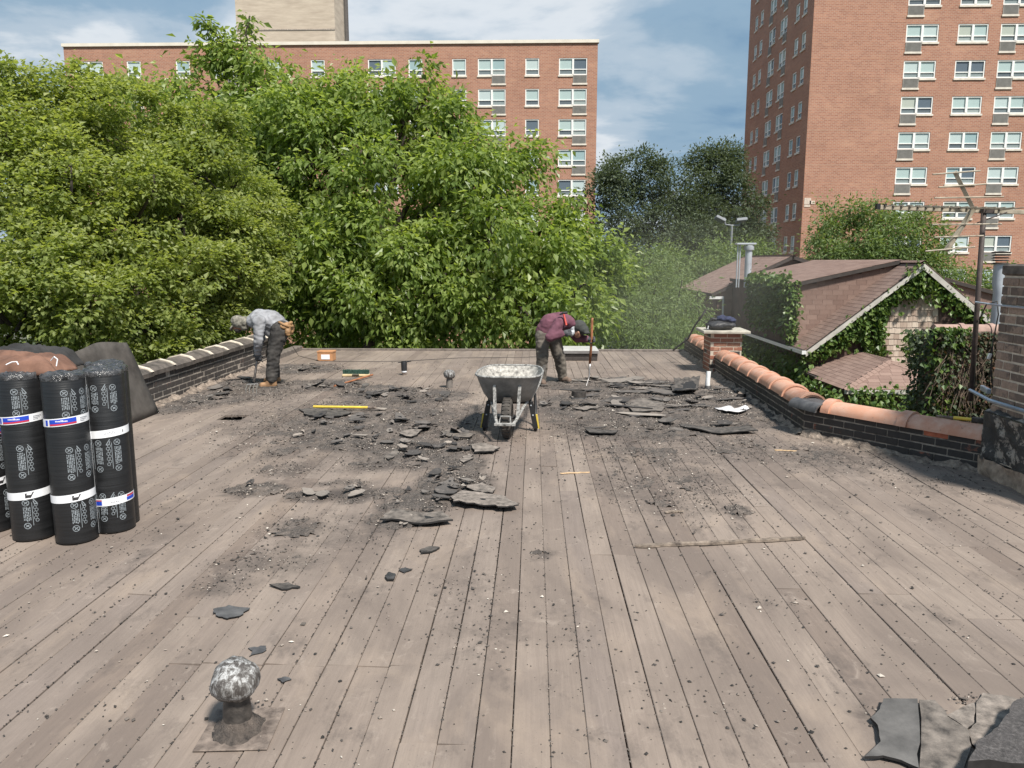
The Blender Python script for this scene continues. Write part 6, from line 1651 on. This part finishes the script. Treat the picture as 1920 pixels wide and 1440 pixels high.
for i in range(4):
    a = A(463.5 + i * 6.7, 721, -.07); e = G(461 + i * 6.6, 738 + i * .2); e.z = .006
    g = MB(); g.tube([a, a.lerp(e, .5) + Vector((0, -.02, .004)), e], [.0085, .008, .004], 6); g.build('tine', M['steel'], fk)

# ---- right worker: stooped to the right, bar in hand, glove to his face
Y2 = 10.70
B = lambda u, v, dy=0.0: P(u, v, Y2 + dy)
m2_ = thing('person', 'worker in plum shirt and olive trousers stooping with a pry bar', 'person', (B(1035, 720).x, Y2, 0))
sh_n, sh_f = B(1050, 606, -.16), B(1066, 604, .14)
el_n, wr_n = B(1031, 632, -.30), B(1057, 625, -.26)
el_f, wr_f = B(1081, 634, .08), B(1103, 636, .0)
hp_n, hp_f = B(1017, 630, -.05), B(1037, 630, .06)
kn_n, kn_f = B(1017, 672, -.10), B(1049, 671, .08)
an_n, an_f = B(1015, 712, -.06), B(1055, 707, .16)
hd = B(1083, 615, -.04)
blob('body', M['skin'], m2_, [(B(1026, 622), .115, B(1036, 605), .11), (B(1036, 605), .11, B(1056, 603), .115), (B(1060, 604), .055, B(1072, 610), .055), (hd, (.09, .082, .10)), (hd + Vector((.0, -.03, -.085)), (.055, .055, .055)), (hd + Vector((.01, -.085, -.06)), (.018, .02, .025)), (sh_n, .05, el_n, .042), (el_n, .04, wr_n, .03), (sh_f, .05, el_f, .042), (el_f, .04, wr_f, .03), (hp_n, .08, kn_n, .06), (kn_n, .055, an_n, .042), (hp_f, .08, kn_f, .06), (kn_f, .055, an_f, .042), (sh_n, .06, sh_f, .06)], .016, 1, 0, 10, 2)
blob('shirt', M['shirt_plum'], m2_, [(B(1022, 621), .136, B(1031, 607), .142), (B(1031, 607), .140, B(1050, 603), .140), (B(1050, 603), .135, B(1066, 607), .10), (B(1060, 600, .0), .095, B(1068, 606, -.1), .085), (sh_n, .09, sh_f, .09), (sh_n, .085, el_n, .066), (el_n, .066, wr_n + (el_n - wr_n) * .15, .050), (sh_f, .082, el_f, .064), (el_f, .064, wr_f + (el_f - wr_f) * .12, .048)], .013, 14, .011, 12, 3)
blob('trousers', M['trouser_olive'], m2_, [(B(1020, 629, -.03), .112, B(1033, 629, .05), .112), (hp_n, .105, kn_n, .085), (kn_n, .085, an_n, .072), (hp_f, .105, kn_f, .085), (kn_f, .085, an_f, .072)], .013, 18, .014, 13, 3)
boot('boot', m2_, an_n + Vector((0, 0, -.01)), Vector((B(1019, 724, -.06).x, Y2 - .20, 0)), Vector((B(1014, 724, -.06).x, Y2 - .03, 0)), M['boot_dust'])
boot('boot', m2_, an_f + Vector((0, 0, -.01)), Vector((B(1062, 716, .16).x + .03, Y2 + .06, 0)), Vector((B(1054, 716, .16).x, Y2 + .18, 0)), M['boot_dust'])
blob('hat', M['hat'], m2_, [(hd + Vector((.02, -.01, .02)), (.105, .10, .095)), (hd + Vector((.07, -.02, -.02)), (.085, .095, .075)), (hd + Vector((.12, -.05, -.06)), (.05, .085, .025))], .011, 6, .006, 18, 2)
blob('neck_cloth', M['neckcloth'], m2_, [(hd + Vector((-.085, -.03, .02)), (.05, .09, .085)), (hd + Vector((-.085, -.05, -.05)), (.045, .07, .06))], .011, 9, .008, 18, 2)
hand('glove', m2_, wr_n, (1, .1, .15), (0, 0, 1), (.2, 1, -.2), M['glove'], .7); hand('glove', m2_, wr_f, (1, -.2, 0), (0, 0, 1), (0, -1, 0), M['glove'], 1.0)
hmr = thing('claw_hammer', 'red-handled hammer tucked at the plum-shirted worker shoulder', 'hammer', tuple(B(1058, 598, -.24)))
g = MB(); g.tube([B(1062, 610, -.27), B(1057, 589, -.22)], [.015, .012], 8); g.build('handle', simple('red_grip', (.45, .035, .02), .5, .2), hmr)
g = MB(); g.tube([B(1049, 590, -.22), B(1056, 587, -.22), B(1064, 586, -.22)], [.008, .016, .017], 8); g.build('head', M['blacksteel'], hmr)
pbz = thing('pry_bar', 'long wooden-handled pry bar held upright in the plum-shirted worker hand', 'bar', (B(1100, 722).x, Y2, 0))
g = MB(); g.tube([B(1111, 596, -.02), B(1110, 602, -.02), B(1109, 640, -.02), B(1106, 682, -.02)], [.014, .019, .019, .018], 10); g.build('handle', M['wood'], pbz, smooth=True)
e = G(1099, 725); e.z = .01
g = MB(); g.tube([B(1106, 682, -.02), B(1105, 694, -.02), B(1105, 704, -.03), B(1102, 716, -.05), e], [.019, .012, .010, .010, .007], 8); g.build('blade', M['steel'], pbz, smooth=True)

bpy.data.scenes.remove(TMP)
# ------------------------------------------------------------------ rubble, grit and torn felt
def vnoise(X, Y, s, seed):
    return np.array([mnoise.fractal(Vector((x * s, y * s, seed)), 1, 2, 4) for x, y in zip(X.ravel(), Y.ravel())]).reshape(X.shape)
def m_rubble(name, lo, mid, hi, pale):
    m, n, b, o = mk(name); t = NT(n); p = t.pos()
    c = t.ramp(t.noise(p, 70, 5, .75), [(.3, lo), (.5, mid), (.7, hi)])
    c = t.mix(t.ramp(t.noise(p, 4.5, 5, .6), [(.45, 0.0), (.65, .65)]), c, pale)
    t.put(b.inputs['Base Color'], c); b.inputs['Roughness'].default_value = .95
    t.link(t.bump(t.noise(p, 140, 4, .8), .8, .01), b.inputs['Normal']); return m
M['rubble'] = m_rubble('tar_and_gravel_rubble', (.028, .024, .022), (.075, .064, .057), (.18, .152, .134), (.19, .155, .132))
st = .028
gx, gy = np.meshgrid(np.arange(-4.45, 2.75, st), np.arange(4.2, 13.0, st), indexing='ij')
Dg = dens(gx, gy); sel = Dg > .30
nz = np.zeros_like(gx); nz[sel] = vnoise(gx[sel], gy[sel], 3.0, 2.0)
nz2 = np.zeros_like(gx); nz2[sel] = vnoise(gx[sel], gy[sel], 16.0, 5.0)
Hh = np.where(sel, (Dg - .54) * .045 + nz * .022 + nz2 * .020, -1)
idx = -np.ones(gx.shape, int); V, F = [], []
keep = Hh > -.012
vid = np.arange(keep.sum()); idx[keep] = vid
V = np.stack([gx[keep] + rng.normal(size=len(vid)) * .006, gy[keep] + rng.normal(size=len(vid)) * .006, np.clip(Hh[keep] + rng.normal(size=len(vid)) * .0035, -.012, .05)], 1)
q = np.stack([idx[:-1, :-1], idx[1:, :-1], idx[1:, 1:], idx[:-1, 1:]], -1).reshape(-1, 4); q = q[(q >= 0).all(1)]
rb = np_mesh('rubble_layer', V, q.ravel(), 4, M['rubble']); tag(rb, 'thin dark layer of torn-off tar and gravel on the boards', 'rubble', kind='stuff')
# grit: small angular chips
def chips(name, X, Y, Z, S, mat, tint, label, cat):
    n = len(X); base = np.array([(1, 0, 0), (-.9, .1, 0), (0, 1, .1), (.1, -.9, 0), (0, 0, .8), (.1, 0, -.6)])
    fc = np.array([(0, 2, 4), (2, 1, 4), (1, 3, 4), (3, 0, 4), (2, 0, 5), (1, 2, 5), (3, 1, 5), (0, 3, 5)])
    w = rng.random(n) * 6.283; c, s = np.cos(w), np.sin(w)
    B_ = base[None] * S[:, None, None] * rng.uniform(.55, 1.25, (n, 6, 1)) * np.stack([np.ones(n), rng.uniform(.5, 1, n), rng.uniform(.35, .8, n)], 1)[:, None, :]
    V = np.stack([B_[..., 0] * c[:, None] - B_[..., 1] * s[:, None] + X[:, None], B_[..., 0] * s[:, None] + B_[..., 1] * c[:, None] + Y[:, None], B_[..., 2] + Z[:, None] + S[:, None] * .25], -1).reshape(-1, 3)
    F = (np.arange(n)[:, None, None] * 6 + fc[None]).reshape(-1)
    return tag(np_mesh(name, V, F, 3, mat, None, np.repeat(tint, 6)), label, cat, kind='stuff')
def m_chip():
    m, n, b, o = mk('grit'); t = NT(n)
    t.put(b.inputs['Base Color'], t.ramp(t.attr('tint'), [(0, (.016, .015, .014)), (.45, (.055, .047, .042)), (.75, (.14, .118, .102)), (.92, (.27, .225, .19)), (1, (.60, .55, .48))])); b.inputs['Roughness'].default_value = .85; return m
M['chip'] = m_chip()
N0 = 950000
X = rng.uniform(-4.4, 3.6, N0); Y = rng.uniform(2.0, 13.0, N0)
pr_d = dens(X, Y); nzx = np.sin(X * 9 + np.sin(Y * 7) * 2) * np.sin(Y * 8 + np.sin(X * 5) * 2)
pk = np.clip(pr_d - .06, 0, 1) ** 1.2 * (.6 + .4 * nzx) * .62 + .006 + .02 * (nzx > .75)
ok = (rng.random(N0) < pk) & ~((X > 2.62) & (Y > 7.3))
X, Y = X[ok], Y[ok]; dd = pr_d[ok]; n = len(X)
S = np.clip(rng.lognormal(-5.15, .45, n), .0028, .018)
Z = np.where(dd > .35, np.clip((dd - .6) * .055, 0, .04), 0) + .001
chips('grit', X, Y, Z, S, M['chip'], rng.random(n) ** .9, 'scattered black and grey roofing grit all over the deck', 'grit')
# darker round lumps strewn over the clear boards
n = 4200; X = rng.uniform(-3.6, 3.6, n); Y = 2.0 + rng.random(n) ** 1.2 * 8
cl = np.array([mnoise.fractal(Vector((x * 1.3, y * 1.3, 7.7)), 1, 2, 3) for x, y in zip(X, Y)]); pk = np.clip(.12 + cl * 2.2, .03, 1); ok = (rng.random(n) < pk) & ~((X > 2.6) & (Y > 7.2)); X, Y = X[ok], Y[ok]; n = len(X)
chips('tar_crumbs', X, Y, np.full(n, .001), np.clip(rng.lognormal(-5.25, .42, n), .003, .014), M['chip'], rng.random(n) * .5, 'small black tar crumbs strewn over the clear boards', 'grit')
print('chips', len(S))
# grit packed in the board joints
JX, JY = [], []
for (a, bb) in cols:
    if not -3.4 < a < 3.5: continue
    k = 230; JX += list(a + rng.normal(size=k) * .003); JY += list(2.1 + rng.random(k) ** 1.5 * 7)
JX, JY = np.array(JX), np.array(JY)
chips('joint_grit', JX, JY, np.full(len(JX), -.004), np.clip(rng.lognormal(-5.2, .35, len(JX)), .003, .010), M['chip'], rng.random(len(JX)) * .75, 'dark grit packed into the joints between boards', 'grit')

# torn felt scraps
def m_scrap(name, stops):
    m, n, b, o = mk(name); t = NT(n); p = t.pos()
    c = t.ramp(t.rand(), stops)
    c = t.mix(.6, c, t.ramp(t.noise(p, 16, 6, .7), [(.3, .5), (.7, 1.0)]), 'MULTIPLY')
    c = t.mix(t.ramp(t.noise(p, 9, 6, .7), [(.56, 0.0), (.68, .55)]), c, (.24, .205, .18))
    t.put(b.inputs['Base Color'], c); b.inputs['Roughness'].default_value = .8
    t.link(t.bump(t.noise(p, 60, 5, .7), .6, .006), b.inputs['Normal']); return m
M['scrap'] = m_scrap('torn_roofing_felt', [(0, (.034, .031, .030)), (.4, (.09, .08, .074)), (.75, (.165, .145, .13)), (1, (.33, .285, .245))])
M['scrap_edge'] = simple('tar_edge', (.016, .015, .015), .7, .4, 30)
def scrap_mesh(seed, asp=.6, curl=.12, thick=.05):
    rr = random.Random(seed); n = rr.randint(12, 17); mb = MB(); pts = []
    for k in range(n):
        a = 2 * math.pi * (k + rr.uniform(-.3, .3)) / n; r = .5 * rr.uniform(.6, 1.1)
        pts.append((math.copysign(abs(math.cos(a)) ** .75, math.cos(a)) * r, math.copysign(abs(math.sin(a)) ** .75, math.sin(a)) * r * asp))
    ca, cb = rr.uniform(-curl, curl * 1.6), rr.uniform(-curl, curl * 1.4)
    def zf(x, y): return abs(ca) * x * x * 2.2 + max(0, cb) * (y / asp + .4) ** 2 + ca * .12 * x
    inner = [(x * .5, y * .5) for x, y in pts]
    vs = [(x, y, zf(x, y) + thick) for x, y in pts] + [(x, y, zf(x, y) + thick + rr.uniform(-.012, .012)) for x, y in inner] + [(0, 0, thick)] + [(x * 1.01, y * 1.01, zf(x, y)) for x, y in pts] + [(0, 0, 0)]
    fs, mi = [], []
    for k in range(n):
        j = (k + 1) % n
        mb.add([], [])
        fs.append((k, j, n + j, n + k)); mi.append(0); fs.append((n + k, n + j, 2 * n)); mi.append(0)
        fs.append((2 * n + 1 + k, 2 * n + 1 + j, j, k)); mi.append(1); fs.append((3 * n + 1, 2 * n + 1 + j, 2 * n + 1 + k)); mi.append(1)
    mb.add(vs, fs); mb.m = mi
    return mb.mesh('felt_scrap', [M['scrap'], M['scrap_edge']])
SM = [scrap_mesh(100 + k, rnd.uniform(.4, .8), .26, .035) for k in range(20)]
SL = [scrap_mesh(200 + k, rnd.uniform(.16, .30), .10, .014) for k in range(10)]
placed = 0; tries = 0
MARKS = [(G(u, v).x, G(u, v).y, n) for u, v, n in ((668, 712, 'around the push broom'), (640, 778, 'by the yellow-handled tool'), (843, 735, 'below the small mushroom vent'), (900, 800, 'left of the wheelbarrow wheel'), (760, 850, 'in the middle of the left rubble heap'), (640, 830, 'on the left flank of the rubble heap'),
         (840, 910, 'at the right tip of the rubble arc'), (760, 965, 'at the low end of the rubble arc'), (540, 925, 'in the thin left tail of the rubble arc'), (480, 735, 'at the feet of the grey-shirted worker'), (340, 760, 'along the foot of the left parapet'), (560, 690, 'behind the grey-shirted worker'),
         (1085, 745, 'around the squat pipe stub'), (1060, 718, 'at the feet of the plum-shirted worker'), (1328, 735, 'around the white standpipe'), (1400, 765, 'along the foot of the right parapet'), (1200, 735, 'in the far part of the right debris'), (1210, 770, 'in the middle of the right debris'), (1120, 805, 'on the near left edge of the right debris'), (1310, 805, 'on the near right edge of the right debris'), (1030, 790, 'right of the wheelbarrow wheel'))]
def scrap_at(x, y, z, size, long=False, tilt=.12, rz=None):
    o = obj('felt_scrap', rnd.choice(SL if long else SM)); o.location = (x, y, z)
    o.rotation_euler = (rnd.gauss(0, tilt), rnd.gauss(0, tilt), rz if rz is not None else rnd.random() * 6.283); o.scale = (size, size, max(.12, min(size, .30)) * (.75 if not long else 1.0)); return o
while placed < 290 and tries < 60000:
    tries += 1
    x, y = rnd.uniform(-4.3, 2.6), rnd.uniform(4.4, 12.6); dv = float(dens(np.array([x]), np.array([y]))[0])
    if dv < .5 or rnd.random() > dv ** 2: continue
    if abs(x - wp.x) < .45 and wp.y - .2 < y < wp.y + .8: continue
    right = x > .2
    if right and rnd.random() < .6: continue
    sz = rnd.choice((.05, .06, .08, .10, .12, .15, .19, .25)) * (1.15 if right else 1)
    lg = right and rnd.random() < .55
    o = scrap_at(x, y, .012 + max(0, (dv - .6) * .06) + rnd.random() * .018, sz * (2.4 if lg else 1), lg, .10, rnd.gauss(0, .35) if lg else None)
    mark = min(MARKS, key=lambda q: (q[0] - x) ** 2 + (q[1] - y) ** 2)[2]
    look = 'long torn felt strip' if lg else ('small torn felt scrap' if sz < .11 else 'larger torn felt scrap')
    tag(o, look + ' lying ' + mark, 'scrap', 'felt scraps ' + mark); placed += 1
# the larger pieces that stand out
def slab(label, poly, th, mat, z=.006, wav=.012, lift=None, name='felt_piece', cat='scrap', sub=4, jit=.085):
    """flat torn sheet following a polygon of deck points, wavy and with a torn thick edge"""
    pts = [G(u, v) for u, v in poly]; n0 = len(pts); out = []
    for i in range(n0):
        a, b = pts[i], pts[(i + 1) % n0]
        for k in range(sub):
            q = a.lerp(b, k / sub); j = (b - a).length * jit
            out.append(q + Vector((rnd.uniform(-j, j), rnd.uniform(-j, j), 0)) * (1 if k else .5))
    c = sum(out, Vector()) / len(out); n = len(out); sd = rnd.random() * 50; mb = MB()
    def zf(p):
        f = lift(p) if lift else 0
        return z + f + wav * (.5 + mnoise.noise(Vector((p.x * 5, p.y * 5, sd)))) 
    rings = [1.0, .85, .6, .3]; vs = []
    for r in rings: vs += [Vector((c.x + (p.x - c.x) * r, c.y + (p.y - c.y) * r, 0)) for p in out]
    vs = [Vector((p.x, p.y, zf(p) + th)) for p in vs] + [Vector((c.x, c.y, zf(c) + th))]
    o0 = len(vs); vs += [Vector((p.x, p.y, max(.001, zf(p)))) for p in out]
    fs, mi = [], []
    for r in range(3):
        for k in range(n): j = (k + 1) % n; fs.append((r * n + k, r * n + j, (r + 1) * n + j, (r + 1) * n + k)); mi.append(0)
    for k in range(n):
        j = (k + 1) % n; fs.append((3 * n + k, 3 * n + j, 4 * n)); mi.append(0); fs.append((o0 + k, o0 + j, j, k)); mi.append(1)
    fs.append(tuple(o0 + k for k in range(n))[::-1]); mi.append(1)
    mb.add(vs, fs); mb.m = mi; o = mb.build(name, [mat, M['scrap_edge']], None, org=(c.x, c.y, 0), auto=35); return tag(o, label, cat)
M['felt_grey'] = simple('smooth_grey_felt', (.085, .081, .078), .85, .35, 8, .45, c2=(.14, .132, .126))
M['felt_dusty'] = simple('dusty_felt', (.085, .074, .066), .85, .5, 17, .6, c2=(.22, .188, .162))
M['felt_pale'] = simple('pale_dusty_felt', (.14, .12, .105), .85, .5, 22, .6, c2=(.30, .255, .22))
M['felt_dark'] = simple('dark_felt', (.036, .033, .031), .85, .5, 19, .6, c2=(.13, .113, .10))
M['mineral'] = m_rubble('dark_mineral_surface', (.03, .028, .028), (.075, .068, .066), (.17, .155, .15), (.10, .09, .088))
slab('long grey felt slab sticking out right at the tip of the rubble arc', [(842, 940), (870, 930), (930, 934), (972, 958), (950, 962), (900, 956), (850, 952)], .010, M['felt_pale'], .02, .02)
slab('pale felt slab lying on top of the rubble arc tip', [(868, 915), (905, 910), (928, 920), (925, 930), (890, 926)], .009, M['felt_pale'], .014, .012)
slab('broad felt piece at the lower end of the rubble arc', [(715, 985), (735, 965), (780, 972), (830, 968), (850, 985), (800, 990), (750, 986)], .012, M['felt_dusty'], .02, .02)
slab('pale felt piece just in front of the wheelbarrow on the left', [(878, 840), (900, 836), (938, 844), (925, 852), (890, 852)], .012, M['felt_pale'], .014, .012)
slab('tilted pale felt flake below the wheelbarrow, left', [(862, 868), (878, 856), (888, 858), (884, 868), (868, 874)], .012, M['felt_pale'], .014, .012)
slab('felt piece with raised edge left of the wheelbarrow', [(826, 815), (850, 812), (890, 820), (880, 826), (840, 824)], .012, M['felt_dusty'], .014, .012)
slab('dark felt patch under the yellow-handled tool', [(560, 770), (600, 768), (660, 776), (640, 784), (575, 782)], .010, M['felt_dark'], .010, .012)
slab('broken felt piece on the near side of the middle rubble', [(750, 818), (778, 806), (792, 808), (770, 824)], .012, M['felt_pale'], .014, .012)
slab('grey felt flake in the middle of the rubble heap', [(722, 862), (738, 846), (750, 848), (745, 858), (728, 866)], .012, M['felt_dusty'], .014, .012)
slab('dark curled scrap alone below the rubble arc', [(505, 1100), (540, 1096), (565, 1104), (530, 1108)], .008, M['felt_dark'], .004, .012)
slab('grey slate-like flake on the boards above the foreground vent', [(400, 1145), (430, 1138), (470, 1142), (450, 1158), (425, 1164), (405, 1158)], .004, M['slate'], .002, .006)
slab('small grey flake just above the foreground vent', [(466, 1218), (498, 1214), (499, 1222), (468, 1234), (474, 1224)], .004, M['slate'], .002, .004)
slab('tiny dark flake right of the foreground vent', [(520, 1275), (535, 1271), (547, 1276), (530, 1282)], .004, M['slate'], .002, .004)
slab('black tar lump on the boards left of centre', [(722, 1083), (730, 1076), (742, 1080), (738, 1090), (726, 1090)], .010, M['tar'], .002, .006)
slab('flat black flake beside the tar lump', [(748, 1070), (760, 1066), (772, 1070), (758, 1076)], .006, M['tar'], .002, .006)
slab('dark flake lying near the long lath, left', [(786, 1034), (805, 1028), (825, 1030), (810, 1038), (790, 1040)], .010, M['felt_dark'], .003, .010)
slab('long curled black felt strip in front of the debris at right', [(1270, 800), (1330, 806), (1400, 806), (1420, 814), (1350, 816), (1290, 808)], .010, M['felt_dark'], .015, .02)
slab('wide dusty felt slab in the debris right of the wheelbarrow', [(1170, 760), (1210, 750), (1250, 762), (1240, 775), (1190, 776)], .012, M['felt_dusty'], .014, .012)
slab('dark felt flap standing up near the white pipe', [(1255, 735), (1275, 722), (1310, 728), (1308, 742), (1270, 746)], .012, M['felt_dark'], .03, .05, lift=lambda p: max(0, .10 - abs(p.y - G(1280, 728).y) * .6))
slab('pale felt strip lying in front of the squat pipe stub', [(1072, 772), (1100, 768), (1125, 770), (1095, 776)], .010, M['felt_pale'], .03, .012)
slab('black felt strip along the debris edge right of the wheelbarrow', [(1098, 808), (1130, 812), (1160, 812), (1150, 818), (1105, 816)], .010, M['felt_dark'], .012, .015)
slab('sheet of crumpled white film by the right parapet', [(1340, 770), (1365, 768), (1378, 774), (1398, 768), (1406, 772), (1390, 778), (1360, 778)], .010, simple('white_film', (.62, .60, .60), .4, .2, 20, .5), .02, .03, name='plastic_film', cat='film')
slab('pale stone lump lying by the right parapet', [(1382, 740), (1392, 735), (1398, 740), (1394, 748), (1384, 748)], .04, M['plaster'], .02, .01, name='mortar_lump', cat='rubble')
slab('smooth grey felt sheet at the bottom right corner', [(1656, 1321), (1720, 1320), (1724, 1380), (1722, 1450), (1690, 1436), (1655, 1428), (1620, 1430), (1640, 1420), (1650, 1400), (1645, 1370), (1632, 1355), (1648, 1340)], .010, M['felt_grey'], .010, .007, sub=3, jit=.03)
slab('brownish torn felt sheet beside the smooth grey sheet', [(1722, 1321), (1752, 1322), (1772, 1342), (1776, 1352), (1812, 1374), (1822, 1408), (1806, 1450), (1723, 1450)], .010, M['felt_dusty'], .006, .007, sub=3, jit=.04)
slab('pale cracked felt sheet under the bottom right pieces', [(1776, 1346), (1826, 1322), (1828, 1340), (1826, 1360), (1812, 1372)], .007, M['felt_pale'], .003, .003, sub=3, jit=.03)
slab('second pale cracked felt sheet near the bottom right corner', [(1830, 1322), (1842, 1304), (1900, 1312), (1940, 1330), (1900, 1352), (1880, 1390), (1850, 1420), (1822, 1400), (1814, 1374), (1830, 1360)], .007, M['felt_pale'], .003, .003, sub=3, jit=.03)
o = slab('rough dark mineral-coated piece cut off by the bottom right corner', [(1960, 1320), (1915, 1345), (1895, 1352), (1885, 1380), (1860, 1405), (1830, 1430), (1810, 1470), (1960, 1480)], .05, M['mineral'], .012, .03, sub=4, jit=.07)

# nail heads in pairs at every joist
NX, NY = [], []
for (a, bb) in cols:
    if not -3.6 < a < 3.6: continue
    for j in np.arange(2.05, 8.6, .406):
        for f in (.22, .78):
            if rnd.random() < .75: NX.append(a + (bb - a) * f + rnd.gauss(0, .006)); NY.append(j + rnd.gauss(0, .008))
NX, NY = np.array(NX), np.array(NY)
nh = chips('nail_heads', NX, NY, np.full(len(NX), -.001), np.full(len(NX), .0042), M['chip'], np.full(len(NX), .25), 'rusty nail heads in pairs along the joist lines of the deck', 'nails')
# ------------------------------------------------------------------ drifting dust raised by the work
bm = bmesh.new(); bmesh.ops.create_icosphere(bm, subdivisions=4, radius=1)
me = bpy.data.meshes.new('dust_cloud'); bm.to_mesh(me); bm.free()
du = obj('dust_cloud', me); du.location = (2.5, 12.3, 1.15); du.scale = (2.4, 2.2, 1.75)
m = bpy.data.materials.new('pale_dust'); m.use_nodes = True; n_ = m.node_tree; n_.nodes.clear(); t = NT(n_)
oo = t.new('ShaderNodeOutputMaterial'); pv = t.new('ShaderNodeVolumePrincipled'); t.link(pv.outputs[0], oo.inputs['Volume'])
pv.inputs['Color'].default_value = (.80, .74, .66, 1); pv.inputs['Anisotropy'].default_value = .2
po = t.pos('obj'); ln = t.new('ShaderNodeVectorMath', operation='LENGTH'); t.link(po, ln.inputs[0])
fal = t.math('POWER', t.math('SUBTRACT', 1.0, ln.outputs['Value'], clamp=True), 1.2)
t.link(t.math('MULTIPLY', fal, t.math('MULTIPLY', t.ramp(t.noise(po, 1.8, 3, .6), [(.35, .25), (.7, 1.0)]), .16)), pv.inputs['Density'])
me.materials.append(m); tag(du, 'pale cloud of dust drifting between the stooping worker and the brick pier', 'dust', kind='stuff')
